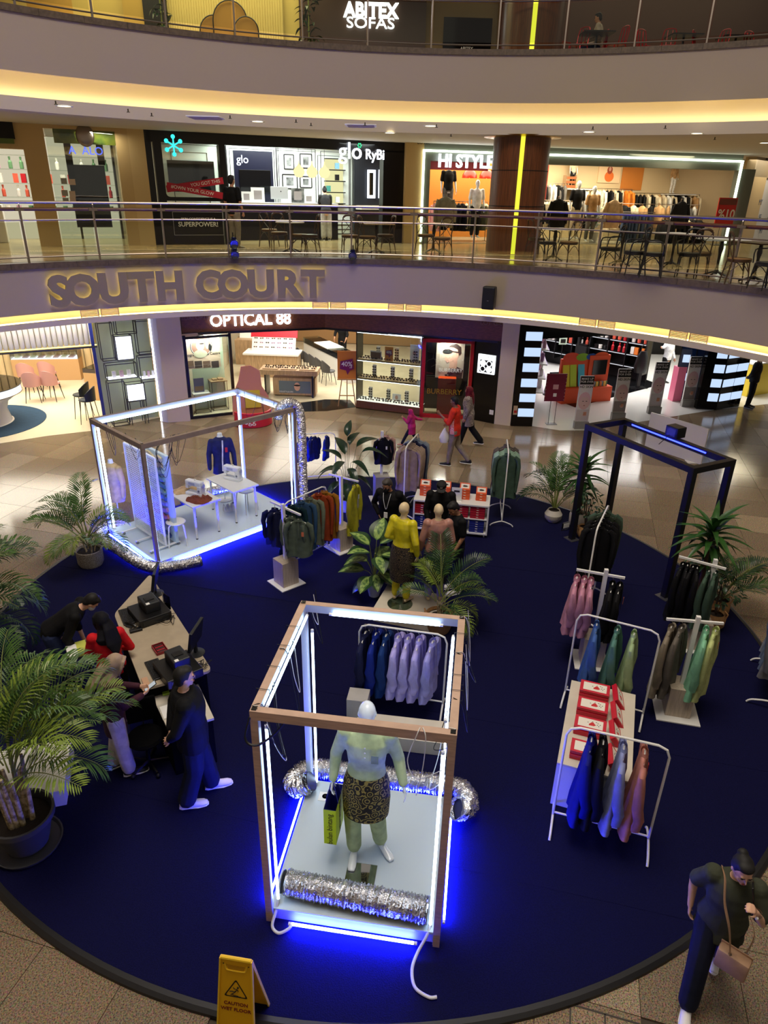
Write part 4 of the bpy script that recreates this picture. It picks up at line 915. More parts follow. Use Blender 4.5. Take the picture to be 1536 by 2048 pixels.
# long diagonal rail
ra, rb = at(590,1140), at(655,1105)
t, a, b = rail('white clothes rail with green, blue and ochre shirts standing diagonally beside the sewing booth', ra-(rb-ra)*.25, rb, 1.34)
hang_row(a, b, [('bottle green', dgreen, 2,.12),('steel blue', tealb, 2,.38),('sage grey', sage, 2,.60),('terracotta', rust, 2,.86),('mustard', must, 2,1.02)], 'diagonal white rail beside the sewing booth', 'shirts on the diagonal rail', ang=.18, jit=.12)
a, b = at(588,968), at(672,962)
t, a, b = rail('white clothes rail with short royal blue shirts behind the tall duct', a, b, 1.2)
hang_row(a, b, [('royal blue', royal, 3,.12),('dark royal blue', royal, 3,.30),('deep royal blue', royal, 3,.42),('navy blue', navy, 3,.52),('lone royal blue', royal, 3,.84)], 'rail behind the tall duct', 'blue shirts behind the tall duct', ang=1.1, jit=.25, s=.78)
# beige shirts rail
A_ = at(806,1042); B_ = A_+V((.30,.95,0))
t, a, b = rail('white clothes rail seen end on with tan and slate shirts beside the orange boxes', A_, B_, 1.58)
hang_row(a, b, [('front tan', tanc, 2,.22),('tan', tanc, 2,.34),('pale tan', tanc, 2,.44),('sand', tanc, 2,.54),('ink navy', nav2,2,.70),('slate blue', slate, 2,.80),('pale slate', C_('pale_slate', (128,136,146)),2,.94)], 'end on rail beside the orange boxes', 'shirts on the end on rail', start='the front', jit=.06, s=1.0, ang=-.15)
A_ = at(1002,1057); B_ = A_+V((.10,.9,0))
t, a, b = rail('white clothes rail seen end on with green grey shirts right of the white shelf table', A_, B_, 1.60)
hang_row(a, b, [('front forest green', fgreen, 2,.18),('pale sea green', pgrn, 2,.30),('sea green', pgrn, 2,.42),('light sea green', pgrn, 2,.55),('grey brown', brown, 2,.74),('dark grey brown', brown, 2,.9)], 'rail right of the shelf table', 'shirts on the green rail', start='the front', jit=.05, s=1.0, ang=.0)
# right-hand group
A_ = at(1160,1256); B_ = at(1186,1192)
t, a, b = rail('white clothes rail seen end on with black and dark green shirts behind the pink shirts', A_, B_, 1.70)
hang_row(a, b, [('front black', blk, 2,.30),('black', blk, 2,.48),('deep black', blk, 2,.64),('dark green', C_('camo_green', (46,56,44)),2,.84),('green grey', fgreen, 2,.98)], 'end on rail behind the pink shirts', 'shirts on the dark rail', start='the front', jit=.06, ang=-.12)
t, a, b = tower('clothes stand holding pink shirts and black shirts in front of the dark rail', 1180,1322,1138,(1153,1139),(1250,1156),-.15, group='wood plinth clothes stands')
hang_row(a, b, [('dusty pink', pink, 3,.04),('mid pink', pink, 3,.20),('soft pink', pink, 3,.34),('black', blk, 3,.78),('jet black', blk, 3,.93, mat('tag_orange', (214,120,90),.5))], 'crossbar of the pink and black stand', 'shirts on the pink and black stand', ang=1.2, jit=.15, s=1.18)
t, a, b = tower('clothes stand holding black shirts and green shirts beside the basket pot', 1388,1290,1118,(1358,1113),(1452,1138),-.2, group='wood plinth clothes stands')
hang_row(a, b, [('black', blk, 0,.12, mat('tag_orange', (214,120,90),.5)),('deep black', blk, 0,.22),('raven black', blk, 0,.34),('dull black', blk, 0,.43),('forest green', fgreen, 0,.68),('green', fgreen, 0,.82)], 'crossbar of the black and green stand', 'shirts on the black and green stand', ang=1.05, jit=.2, s=.95)
t, a, b = tower('clothes stand with a wood plinth and a pale square base holding grey and mint shirts', 1350,1420,1232,(1333,1238),(1447,1247),-.22, group='wood plinth clothes stands', plate=.27, ph=.45)
hang_row(a, b, [('warm grey', grey, 0,.12),('taupe grey', dgrey, 0,.30),('mint green', mint, 0,.74),('pale lime', plime, 0,.90, TAGR)], 'crossbar of the grey and mint stand', 'shirts on the grey and mint stand', ang=1.0, jit=.12, s=1.05)
A_, B_ = at(1127,1402), at(1281,1448)
t, a, b = rail('white clothes rail with three blue and green shirts behind the red boxes', A_, B_, 1.38)
hang_row(a, b, [('denim blue', blue, 2,.20),('sea green', teal, 2,.50),('pale green', lgr, 2,.74)], 'rail behind the red boxes', 'shirts on the rail behind the red boxes', ang=1.15, jit=.1, s=1.0)
A_, B_ = at(1102,1650), at(1291,1700)
t, a, b = rail('white clothes rail with four shirts standing in front of the red boxes', A_, B_, 1.36, feet=.25)
hang_row(a, b, [('dark navy', C_('deep_blue', (18,24,120)),2,.20),('black', blk, 2,.34),('grey blue', C_('grey_blue', (138,146,196)),2,.58),('dusty coral', cora, 2,.82, TAGR)], 'rail in front of the red boxes', 'shirts on the rail in front of the red boxes', ang=1.25, jit=.12, s=1.05)
A_ = at(1517,1422); B_ = at(1524,1338)
t, a, b = rail('white clothes rail with slate blue and grey shirts at the right edge', A_+V((.12,0,0)), B_+V((.12,0,0)),1.42, feet=.27)
hang_row(a, b, [('front grey', C_('mid_grey', (112,112,118)),2,.12),('grey blue', slate, 2,.34),('slate blue', slate, 2,.52),('dull slate', slate, 2,.7),('pale slate', C_('pale_slate', (128,136,146)),2,.88)], 'rail at the right edge', 'shirts on the rail at the right edge', start='the front', jit=.06, ang=.1)
# shirts behind the foreground booth
A_, B_ = at(718,1402), at(884,1428)
t, a, b = rail('white clothes rail with blue and lavender shirts behind the foreground booth', A_, B_, 1.20)
hang_row(a, b, [('dark navy', nav2,3,.0),('navy blue', royal, 3,.14),('deep teal blue', C_('deep_teal', (18,50,108)),3,.28),('bright lavender', lav, 3,.44, TAGR),('lavender', lav, 3,.57),('soft lavender', lav, 3,.72),('pale lavender', C_('lilac', (158,156,220)),3,.90)], 'rail behind the foreground booth', 'shirts behind the foreground booth', ang=1.32, jit=.12, s=1.18)
# plinths
def plinth(label, c, yaw, sx, sy, h, m=PLG, grp=None):
    return tag(MB().box(-sx/2, sx/2,-sy/2, sy/2,0, h, b=.004).build('plinth', m, None, loc=(c[0], c[1], CZ), rot=(0,0, yaw)), label, 'plinth', grp)
PLC = mat('plinth_cream', (206,198,182),.6, var=.05, scale=4)
q = at(718,1448, CZ); plinth('upright grey plinth standing behind the mannequin in the foreground booth', (q.x-.01, q.y+.02),-.13,.26,.24,.46)
q = at(800,1468, CZ); plinth('long low cream plinth behind the foreground booth', (q.x+.02, q.y-.10),-.13,1.15,.38,.20, PLC)
q = at(818,1252, CZ); plinth('cream plinth carrying the yellow and pink mannequins', (q.x+.02, q.y+.33),-.30,1.0,.75,.24, PLC)
q = at(62,1590, CZ); plinth('white plinth half hidden by the big palm at the left', (q.x-.12, q.y+.12),.3,.95,.8,.22, WHITE)
# ---- shelf table with boxes
A_ = at(974,1073, CZ); hT = .70
yaw = math.atan2((at(979,1013, hT)-at(827,999, hT)).y, (at(979,1013, hT)-at(827,999, hT)).x)
pR = at(979,1013, hT+CZ); pL = at(827,999, hT+CZ); LT = (pR-pL).length; DT = .55
shelf = thing('shelf_table', 'white shelf table on castors with orange boxes on top and red and blue boxes inside', 'table', (pL.x, pL.y, CZ), yaw)
MB().box(0, LT, 0, DT, hT-.035, hT, b=.004).build('tabletop', WHITE, shelf)
MB().box(0, LT, 0, DT, .07,.10).build('bottom_shelf', WHITE, shelf); MB().box(0.02, LT-.02,0.01, DT, .38,.40).build('middle_shelf', WHITE, shelf)
for x in (0, LT*.5-.01, LT-.03): MB().box(x, x+.03,0, DT, .10, hT-.035).build('side_panel', WHITE, shelf)
for x in (.06, LT-.06):
    for y in (.06, DT-.06): MB().tube([(x-.012, y, .035),(x+.012, y, .035)],.034,12).build('castor', WPL, shelf)
ORB = mat('orange_box_card', (224,92,48),.5); REB = mat('crimson_box_card', (176,26,48),.5); BUB = mat('blue_box_card', (30,40,120),.5); LBL = mat('box_label', (232,226,214),.5); INK = mat('box_ink', (40,34,40),.6)
def carton(label, p, rz, sz, m, group, lbl='front', tilt=0, name='gift_box', lm=None):
    t = thing(name, label, 'box', p, rz, group); x, y, z = sz; t.rotation_euler = (tilt, 0, rz)
    MB().box(-x/2, x/2,-y/2, y/2,0, z*.62, b=.002).build('box_base', m, t); MB().box(-x/2-.003, x/2+.003,-y/2-.003, y/2+.003, z*.45, z, b=.003).build('lid', m, t)
    if lbl == 'front':
        MB().box(-.022,.022,-y/2-.006,-y/2-.003, z*.55, z*.8).build('front_label', lm or LBL, t)
    if lbl == 'top':
        l = MB().box(-x*.40, x*.40,-y*.36, y*.36, z, z+.0015).build('top_label', lm or LBL, t)
        return t, l
    return t
rb = random.Random(2)
M_ = Matrix.LocRotScale(shelf.location, shelf.rotation_euler, None)
for i, (x, n) in enumerate(((.20,4),(.62,4),(1.02,4),(1.36,3))):
    x = x*LT/1.55
    for k in range(n):
        q = M_ @ V((x, .30, hT+k*.055)); r_ = carton('orange gift box, %s from the table in the %s orange stack' % (ORD[k],('leftmost', 'second', 'third', 'rightmost')[i]), q, yaw+rb.uniform(-.04,.04),(.20,.16,.054), ORB, 'orange boxes on the shelf table', 'front')
    q = M_ @ V((x, .34, hT+n*.055))
    t, l = carton('tilted orange gift box with a pale picture label on top of the %s orange stack' % ('leftmost', 'second', 'third', 'rightmost')[i], q, yaw, (.20,.14,.05), ORB, 'orange boxes on the shelf table', 'top', tilt=.95)
    mk_ = MB(); mk_.plate([(-.05,.005),(-.02,.025),(.03,.02),(.06,.0),(.02,-.012),(-.03,-.012)],(0,0,.053),(1,0,0),(0,1,0),.001); mk_.build('drawing', INK, l)
for j, (z, m, nm, nn_) in enumerate(((.40, REB, 'crimson', 5),(.10, BUB, 'dark blue', 5))):
    for i, x in enumerate((.18,.52,.98,1.32)):
        x = x*LT/1.55
        for k in range(nn_ if j == 1 or i != 0 else 4):
            q = M_ @ V((x, .18, z+k*.0495)); carton('%s gift box on the %s shelf, %s from its bottom in the %s pile' % (nm, ('middle', 'bottom')[j], ORD[k],('first', 'second', 'third', 'fourth')[i]), q, yaw, (.28,.30,.048), m, 'boxes on the shelves of the white table', 'front')
q = M_ @ V((LT*.56,.12, hT+.001)); sgn = thing('sign_holder', 'white acrylic sign holder standing between the orange stacks', 'sign', q, yaw)
MB().box(-.10,.10,-.005,.005,0,.28).build('sign_card', CARD, sgn); MB().box(-.055,.055,-.008,-.005,.19,.225).build('printed_bar', INK, sgn); MB().box(-.1,.1,-.05,.05,0,.004).build('sign_foot', CARD, sgn)
# ---- low table with red boxes
z2 = .66
pa_, pb_, pc_, pd_ = at(1144,1360, z2), at(1279,1391, z2), at(1255,1562, z2), at(1113,1525, z2)
c = (pa_+pb_+pc_+pd_)/4; yw = math.atan2((pb_-pa_).y, (pb_-pa_).x); L1_ = ((pb_-pa_).length+(pc_-pd_).length)/2; L2_ = ((pa_-pd_).length+(pb_-pc_).length)/2
t2 = thing('display_table', 'cream display table carrying red patterned gift boxes', 'table', (c.x, c.y, CZ), yw)
MB().box(-L1_/2, L1_/2,-L2_/2, L2_/2, z2-CZ-.03, z2-CZ, b=.004).build('tabletop', PLC, t2)
MB().box(-L1_/2+.0, L1_/2-.0,-L2_/2+.012,-L2_/2+.035,0, z2-CZ-.03).build('front_panel', WHITE, t2); MB().box(-L1_/2+.01,-L1_/2+.03,-L2_/2+.036, L2_/2,0, z2-CZ-.03).build('side_panel', WHITE, t2); MB().box(L1_/2-.03, L1_/2-.01,-L2_/2+.036, L2_/2,0, z2-CZ-.03).build('side_panel', WHITE, t2)
MB().box(-L1_/2+.03, L1_/2-.03, L2_/2-.03, L2_/2-.01,0, z2-CZ-.03).build('back_panel', WHITE, t2)
M2 = Matrix.LocRotScale(t2.location, t2.rotation_euler, None); RB = mat('red_box_card', (196,24,50),.45); RD = mat('red_print', (200,40,44),.5); GD = mat('dark_print', (48,60,50),.5)
def red_print(l, x, y, z, sx=1.):
    k = MB(); k.plate([(-.05,-.015),(-.02,.02),(.0,.022),(.015,.0),(.03,-.01),(.01,-.028),(-.045,-.03)],(x, y, z),(1,0,0),(0,1,0),.001); k.build('red_figure_print', RD, l)
    k = MB()
    for (a, b_) in ((-.01,.03),(.05,.02),(.06,-.02),(-.06,.01),(.03,.03),(.045,-.005),(.075,.005)): k.plate([(a-.008, b_-.002),(a, b_+.006),(a+.009, b_+.001),(a, b_-.004)],(x, y, z),(1,0,0),(0,1,0),.0012)
    k.build('leaf_print', GD, l)
rows = [.36,.14,-.09,-.36]
for i, fy in enumerate(rows):
    y = fy*L2_
    for k in range(2):
        q = M2 @ V((-.10, y, z2-CZ+k*.066)); lab = 'red gift box, %s in the %s row from the back of the cream table' % (('lower', 'upper')[k], ORD[i])
        if k == 1:
            t, l = carton(lab, q, yw, (.34,.17,.065), RB, 'red boxes on the cream table', 'top', tilt=.16); red_print(l, .03,0,.068)
        else: carton(lab, q, yw, (.34,.19,.065), RB, 'red boxes on the cream table', 'none')
    q = M2 @ V((.155, y+.0, z2-CZ+.035)); t, l = carton('red gift box leaning on its edge at the right end of the %s row' % ORD[i], q, yw-PI/2+.12,(.30,.17,.06), RB, 'red boxes on the cream table', 'top'); t.rotation_euler = (0,-.0, yw-PI/2+.12); t.rotation_euler = (.95,0, yw-PI/2+.12+PI); red_print(l, .0,0,.063)
# ================================================================== CHECKOUT DESK
DTOP = mat('desk_laminate', (170,156,134),.5, var=.08, scale=5); CLO = mat('black_table_cloth', (6,6,8),.95, spec=.1)
zd = .93
cs = [at(228,1228, zd), at(286,1378, zd), at(424,1340, zd), at(300,1148, zd)]
ctr = sum(cs, V())/4
dk = thing('checkout_desk', 'cream topped checkout desk with rounded corners and black cloth skirt at the left', 'desk', (ctr.x, ctr.y, CZ))
def rounded(P, r=.09, n=5):
    out = []; N = len(P)
    for i in range(N):
        p, a, b = V(P[i]), V(P[i-1]), V(P[(i+1) % N]); u = (a-p).normalized(); v_ = (b-p).normalized()
        for k in range(n+1): t = k/n; out.append(tuple((p+u*r*(1-t)**2+v_*r*t*t).xy))
    return out
poly = rounded([(c-ctr) for c in cs])
MB().prism(poly, zd-CZ-.035, zd-CZ).build('tabletop', DTOP, dk)
inn = [(x*.93, y*.93) for x, y in poly]; m = MB(); n = len(inn)
m.add([(x, y, 0) for x, y in inn]+[(x, y, zd-CZ-.036) for x, y in inn],[(i, (i+1) % n, n+(i+1) % n, n+i) for i in range(n)]); m.build('cloth_skirt', CLO, dk)
zl = .72
cs2 = [at(302,1388, zl), at(338,1463, zl), at(428,1436, zl), at(388,1350, zl)]; c2_ = sum(cs2, V())/4
dk2 = thing('side_table', 'lower cream side table against the near end of the checkout desk', 'table', (c2_.x, c2_.y, CZ))
MB().prism([tuple((c-c2_).xy) for c in cs2], zl-CZ-.03, zl-CZ).build('tabletop', PLC, dk2)
pl = [((c-c2_)*.95) for c in cs2]; m = MB(); m.add([(q.x, q.y, 0) for q in pl]+[(q.x, q.y, zl-CZ-.031) for q in pl],[(i, (i+1) % 4,4+(i+1) % 4,4+i) for i in range(4)]); m.build('cloth_skirt', CLO, dk2)
DY = math.atan2((cs[1]-cs[0]).y, (cs[1]-cs[0]).x)      # direction of the long side
KEY = mat('key_black', (26,26,28),.5); DGB = mat('dark_grey_plastic', (30,32,36),.4); SCR = mat('screen_dark', (16,20,24),.12)
def monitor(label, p, rz, emit=None):
    t = thing('monitor', label, 'monitor', p, rz, 'monitors on the checkout desk')
    MB().lathe([(0,0),(.11,0),(.11,.008),(.03,.02),(0,.02)],24, cap=False).build('base', DGB, t); MB().box(-.025,.025,-.015,.015,.015,.16).build('neck', DGB, t)
    s_ = MB(); s_.X = TRN((0,0,.13)) @ ROT(-.18,4, 'X'); s_.box(-.19,.19,-.025,.015,0,.29, b=.006); h = s_.build('screen_housing', DGB, t)
    s_ = MB(); s_.X = TRN((0,0,.13)) @ ROT(-.18,4, 'X'); s_.box(-.175,.175,-.028,-.025,.02,.27); s_.build('screen', emit or SCR, h)
    return t
def keyboard(label, p, rz):
    t = thing('keyboard', label, 'keyboard', p, rz, 'keyboards on the checkout desk'); MB().box(-.20,.20,-.085,.085,0,.022, b=.006).build('keyboard_case', DGB, t); m = MB()
    for j in range(6):
        for i in range(15): m.box(-.185+i*.0247,-.165+i*.0247,-.07+j*.0235,-.052+j*.0235,.022,.03)
    m.build('keys', KEY, t); return t
def till(label, p, rz, z_drawer=.10):
    t = thing('receipt_printer', label, 'printer', p, rz, 'tills on the checkout desk'); t.scale = (1.15,)*3
    MB().box(-.19,.19,-.20,.20,0, z_drawer, b=.006).build('cash_drawer', BLACK, t); MB().box(-.15,.15,-.205,-.2,.02, z_drawer-.02).build('drawer_front', DGB, t)
    b = MB(); b.prism([(-.075,-.12),(.075,-.12),(.075,.12),(-.075,.12)],0,.01); m = MB(); m.X = TRN((.02,.03, z_drawer))
    m.box(-.09,.09,-.13,.13,0,.12, b=.012); m.build('printer_body', DGB, t); MB().box(-.03,.07,-.02,.06, z_drawer+.12, z_drawer+.128).build('paper_slot', BLACK, t)
    MB().box(-.05,-.01,-.10,-.06, z_drawer+.12, z_drawer+.123).build('printer_sticker', CARD, t); return t
dz = zd+.001
scr2 = glow('screen_grey_green', (40,62,60),1.0)
q = at(312,1187, dz); monitor('black monitor at the far end of the checkout desk seen edge on', q, -PI/2+.15)
q = at(392,1306, dz); monitor('black monitor with a dim lit screen at the near corner of the checkout desk', q, -PI/2-.12, scr2)
q = at(300,1232, dz); till('black receipt printer on a cash drawer at the far end of the checkout desk', q, DY+PI/2+.15)
q = at(357,1346, dz); till('black receipt printer on a cash drawer at the near end of the desk', q, DY+PI/2+.15)
q = at(255,1234, dz); keyboard('black keyboard at the far end of the checkout desk', q, DY+.0)
q = at(312,1340, dz); keyboard('black keyboard at the near end of the checkout desk', q, DY+.05)
q = at(272,1262, dz); t = thing('card_reader', 'black card reader with cables beside the tape roll', 'card reader', q, DY); MB().box(-.035,.035,-.08,.08,0,.035, b=.008).build('reader_body', BLACK, t); MB().box(-.025,.025,.02,.065,.035,.037).build('display', SCR, t)
q = at(262,1252, dz); t = thing('card_reader', 'black telephone handset lying on the desk behind the tape roll', 'handset', q, DY+.6); MB().tube(spath([(-.09,0,.02),(-.05,0,.035),(.05,0,.035),(.09,0,.02)]),.02,8).build('handset_body', BLACK, t, smooth=True); MB().box(-.05,.05,-.05,-.02,0,.02).build('cradle', DGB, t)
q = at(277,1250, dz); t = thing('tape_roll', 'white roll of till paper on the checkout desk', 'paper roll', (q.x+.06, q.y+.05, q.z+.0),.3); MB().lathe([(.018,0),(.042,0),(.042,.05),(.018,.05),(.018,0)],20, cap=False).build('paper', CARD, t); MB().lathe([(.017,0),(.017,.05)],16, cap=False).build('core', WOODO, t)
q = at(334,1213, dz); t = thing('acrylic_stand', 'clear acrylic leaflet stand behind the far monitor', 'stand', q, DY+.3); AC = glass_mat('acrylic', (220,228,240),.08)
m = MB(); m.box(-.10,.10,-.002,.002,0,.20); m.build('back_sheet', AC, t); MB().box(-.10,.10,-.09,.0,0,.004).build('foot_sheet', AC, t); MB().box(-.1,.1,-.062,-.058,0,.1).build('front_sheet', AC, t)
t = thing('cable_bundle', 'tangle of thin cables between the printers and the desk edge', 'cables', at(325,1240, dz)); 
for k in range(5): MB().tube(spath([(rr.uniform(-.2,.2), rr.uniform(-.15,.15),.01+rr.uniform(0,.03)) for _ in range(6)]),.004,5).build('cable', CABLE, t, smooth=True)
t = thing('cable_bundle', 'tangle of thin cables below the monitor with the lit screen', 'cables', at(400,1335, dz)); 
for k in range(5): MB().tube(spath([(rr.uniform(-.12,.12), rr.uniform(-.12,.12),.01+rr.uniform(0,.03)) for _ in range(6)]),.004,5).build('cable', WCAB if k == 2 else CABLE, t, smooth=True)
q = at(320,1300, dz); t = thing('open_tray', 'red patterned open tray of small packets on the checkout desk', 'tray', q, DY+.1); MB().box(-.10,.10,-.07,.07,0,.006).build('tray_base', mat('maroon_card', (130,30,40),.6), t)
for a_, b_ in (((-.1,-.07),(.1,-.07)),((-.1,.07),(.1,.07)),((-.1,-.07),(-.1,.07)),((.1,-.07),(.1,.07))): MB().bar((*a_, .02),(*b_, .02),.006,.04).build('tray_wall', mat('maroon_card2', (150,50,56),.6), t)
for k in range(5): MB().box(-.08+k*.034,-.055+k*.034,-.05,.05,.006,.03).build('packet', mat('packet_red', (150,24,40),.5) if k % 2 else mat('packet_dark', (60,30,30),.5), t)
q = at(292,1366, dz); t = tag(MB().box(-.035,.035,-.10,.10,0,.012, b=.003).build('card_box', mat('kraft', (190,150,120),.6), None, loc=q, rot=(0,0, DY+PI/2)), 'narrow tan card box at the front edge of the checkout desk', 'box')
zq = zl+.001
q = at(350,1376, zq); t = thing('note_pad', 'stack of pink and white receipt pads on the side table', 'note pad', q, DY+.3)
for k in range(4): MB().box(-.09,.09,-.06,.06, k*.02, k*.02+.019).build('pad', mat('pink_paper', (222,168,184),.7) if k % 2 == 0 else CARD, t, rot=(0,0,.06*k))
q = at(332,1388, zq); t = thing('green_packet', 'small green packet with a pen lying on the side table', 'packet', q, .4); MB().box(-.04,.04,-.03,.03,0,.03, b=.008).build('packet_body', mat('packet_green', (140,170,40),.5), t); MB().tube([(-.09,.02,.008),(-.02,.06,.008)],.005,6).build('pen', BLACK, t)
q = at(338,1420, zq); t = thing('paper_sheet', 'sheet of paper in a clear folder on the side table', 'paper', q, DY+PI/2); MB().box(-.10,.10,-.14,.14,0,.002).build('folder', mat('folder_grey', (190,186,174),.35), t); MB().box(-.085,.085,-.12,.1,.002,.003).build('sheet', CARD, t)
t = thing('office_chair', 'dark office chair in shadow between the side table and the woman in white trousers', 'chair', at(300,1530, CZ),.4)
MB().lathe([(0,.40),(.19,.40),(.21,.43),(.19,.46),(0,.465)],20, cap=False).build('seat', CLO, t, smooth=True); MB().box(-.17,.17,.16,.20,.52,.85, b=.02).build('backrest', CLO, t); MB().tube([(0,0,.08),(0,0,.4)],.025,8).build('column', BLACK, t)
MB().bar((0,.17,.42),(0,.19,.6),.05,.01).build('back_bar', BLACK, t)
for k in range(5): a = k*2*PI/5; MB().tube([(0,0,.08),(.22*math.cos(a),.22*math.sin(a),.05)],.016,6).build('leg', BLACK, t); MB().ball((.24*math.cos(a),.24*math.sin(a),.028),.028).build('castor', BLACK, t)
t = thing('backpack', 'navy backpack with a tan pouch lying under the side table', 'bag', at(292,1475, CZ),.3); MB().box(-.16,.16,-.10,.10,0,.42, b=.05).build('bag_body', C_('navy', (20,26,84)), t, smooth=True); MB().box(-.12,.12,-.15,-.09,.03,.22, b=.03).build('front_pocket', mat('tan_pouch', (150,120,96),.7), t, smooth=True)
for s_ in (-1,1): MB().tube(spath([(s_*.07,.09,.40),(s_*.09,.17,.3),(s_*.08,.13,.08)]),.014,6).build('strap', BLACK, t, smooth=True)
q = at(186,1315,0); t = thing('document_tray', 'small dark trolley holding yellow green papers beside the bending man', 'trolley', at(175,1400, CZ), DY)
MB().box(-.17,.17,-.13,.13,.78,.80).build('tray', DGB, t); MB().box(-.15,.15,-.10,.12,.80,.83).build('papers', mat('yellow_paper', (198,204,90),.6), t); MB().box(-.10,.16,-.12,.0,.83,.838).build('sheet', CARD, t)
for x in (-.15,.15):
    for y in (-.11,.11): MB().tube([(x, y, 0),(x, y, .78)],.01,6).build('leg', BLACK, t)
# ================================================================== WET FLOOR SIGN
YEL = mat('safety_yellow', (232,176,14),.4); YEL2 = mat('safety_yellow_edge', (240,196,40),.4)
cf = at(480,2075,0); ca = -.14
cs_ = thing('wet_floor_sign', 'yellow folding sign with a slipping figure and the words caution wet floor', 'sign', (-1.05,3.26,0), ca)
Hs, Ws = .92,.150; tl = .21
for k, (s_, nm) in enumerate(((-1, 'front_panel'),(1, 'back_panel'))):
    ux, uy = V((1,0,0)), V((0,-s_*math.sin(tl), math.cos(tl))); o = V((0, s_*Hs*math.sin(tl)*1.0,0))
    n0 = V((0, s_, 0)); th_ = .016 if s_ > 0 else -.016
    P = [(-Ws*1.05,0),(-.05,0),(-.03,.035),(.03,.035),(.05,0),(Ws*1.05,0),(Ws*.82, Hs),(-Ws*.82, Hs)]
    pn = MB().plate(P, o, ux, uy, .016).build(nm, YEL, cs_)
    e = MB()
    for a_, b_ in ((P[5], P[6]),(P[7], P[0])): e.bar(o+ux*a_[0]+uy*a_[1], o+ux*b_[0]+uy*b_[1],.012,.026, up=ux.cross(uy))
    e.build('raised_rim', YEL2, pn)
MB().tube([(-Ws*.8,0, Hs*math.cos(tl)+.004),(Ws*.8,0, Hs*math.cos(tl)+.004)],.016,8).build('hinge', YEL2, cs_, smooth=True)
ux, uy = V((1,0,0)), V((0, math.sin(tl), math.cos(tl))); uz = ux.cross(uy); o = V((0,-Hs*math.sin(tl),0))
fr_ = [c for c in cs_.children if c.name.startswith('front_panel')][0]
hh = MB(); P = [(-.075,.86),(.075,.86),(.06,.815),(-.06,.815)]; hh.tube(spath([o+ux*x+uy*y+uz*.003 for x, y in ((-.085,.87),(-.08,.83),(-.055,.815),(.055,.815),(.08,.83),(.085,.87))],5),.006,6); hh.build('handle_rim', YEL2, fr_)
MB().plate(P, o+uz*.002, ux, uy, .002).build('handle_recess', mat('recess_yellow', (190,138,10),.5), fr_)
SIGNB = mat('sign_black', (20,14,10),.5); tri = [(0,.735),(-.098,.565),(.098,.565)]; m = MB()
def rtri(sc): return rounded([V((x*sc, (y-.622)*sc+.622,0)) for x, y in tri],.022*sc, 4)
A1, A2 = rtri(1.0), rtri(.84); n = len(A1)
m.add([o+uz*.002+ux*x+uy*y for x, y in A1]+[o+uz*.002+ux*x+uy*y for x, y in A2],[(i, (i+1) % n, n+(i+1) % n, n+i) for i in range(n)]); m.build('warning_triangle', SIGNB, fr_)
m = MB(); f3 = lambda x, y: o+uz*.003+ux*x+uy*(y+.615)
for pts, r_ in (([(.008,.03),(.0,.01),(-.015,-.003)],.007),([(-.012,-.002),(-.03,.004),(-.05,.0)],.004),([(-.012,-.003),(-.02,-.018),(-.035,-.022)],.004),([(.004,.026),(-.012,.03),(-.022,.04)],.003),([(.008,.024),(.02,.012),(.016,0)],.003),([(-.045,-.03),(.02,-.034)],.002),([(-.02,-.04),(.04,-.038)],.002)):
    m.tube([f3(*p_) for p_ in pts],[(r_, .001)]*len(pts),6, side=None)
m.ball(f3(.016,.044),.008,8,6); m.build('slipping_figure', SIGNB, fr_)
RTX = mat('sign_red', (120,24,20),.5)
for k, (s_, y) in enumerate((('CAUTION', .50),('WET FLOOR', .445))): text('lettering', s_, .043, RTX, fr_, ext=.0008, bold=.0009, matrix=frame_m(o+uz*.002+uy*y, ux, uy))
for x in (-.1,.1): MB().ball(o+ux*x+uy*.865,(.006,.004,.006),6,5).build('rivet', SIGNB, fr_)
# floor access cover in the granite at the lower right
q = at(1200,2040,0); t = thing('floor_hatch', 'steel edged access cover set in the granite at the lower edge', 'hatch', (q.x+.02, q.y-.08,0),-.26); m = MB()
for a_, b_ in (((-.28,-.2),(.28,-.2)),((-.28,.13),(.28,.13)),((-.28,-.2),(-.28,.13)),((.28,-.2),(.28,.13)),((.0,-.2),(.0,.13))): m.bar((*a_, .001),(*b_, .001),.014,.004)
m.build('hatch_frame', mat('hatch_steel', (70,66,62),.4,.7), t); MB().box(-.27,.27,-.19,.12,.0004,.0012).build('hatch_lid', GRAN[1], t)
# ================================================================== PLANTS
FB = [frond_mesh(1.45,34,.44,1.7,1,.011,.7,.22,.7), frond_mesh(1.3,32,.42,2.1,2,.011,.6,.2,.8), frond_mesh(1.45,34,.42,1.2,3,.011,.7,.25,.6)]
FS = [frond_mesh(.95,24,.27,1.8,4,.010,.5,.25,.5), frond_mesh(.9,24,.25,2.2,5,.010,.5,.22,.6), frond_mesh(.95,24,.27,1.1,6,.010,.5,.25,.4)]
r_ = random.Random(11)
GPOT = mat('dark_grey_pot', (62,62,66),.5); WICK = mat('white_wicker', (196,190,176),.8, bump=1, scale=60, stretch=(1,1,3), var=.35, c2=(120,104,84)); WPOT = mat('white_ribbed_pot', (214,216,220),.5); SEAG = mat('seagrass', (176,132,84),.85, bump=.8, scale=50, stretch=(1,1,3), var=.25); SGW = mat('seagrass_white', (206,200,188),.85, bump=.8, scale=50, stretch=(1,1,3))
q = at(56,1690, CZ)
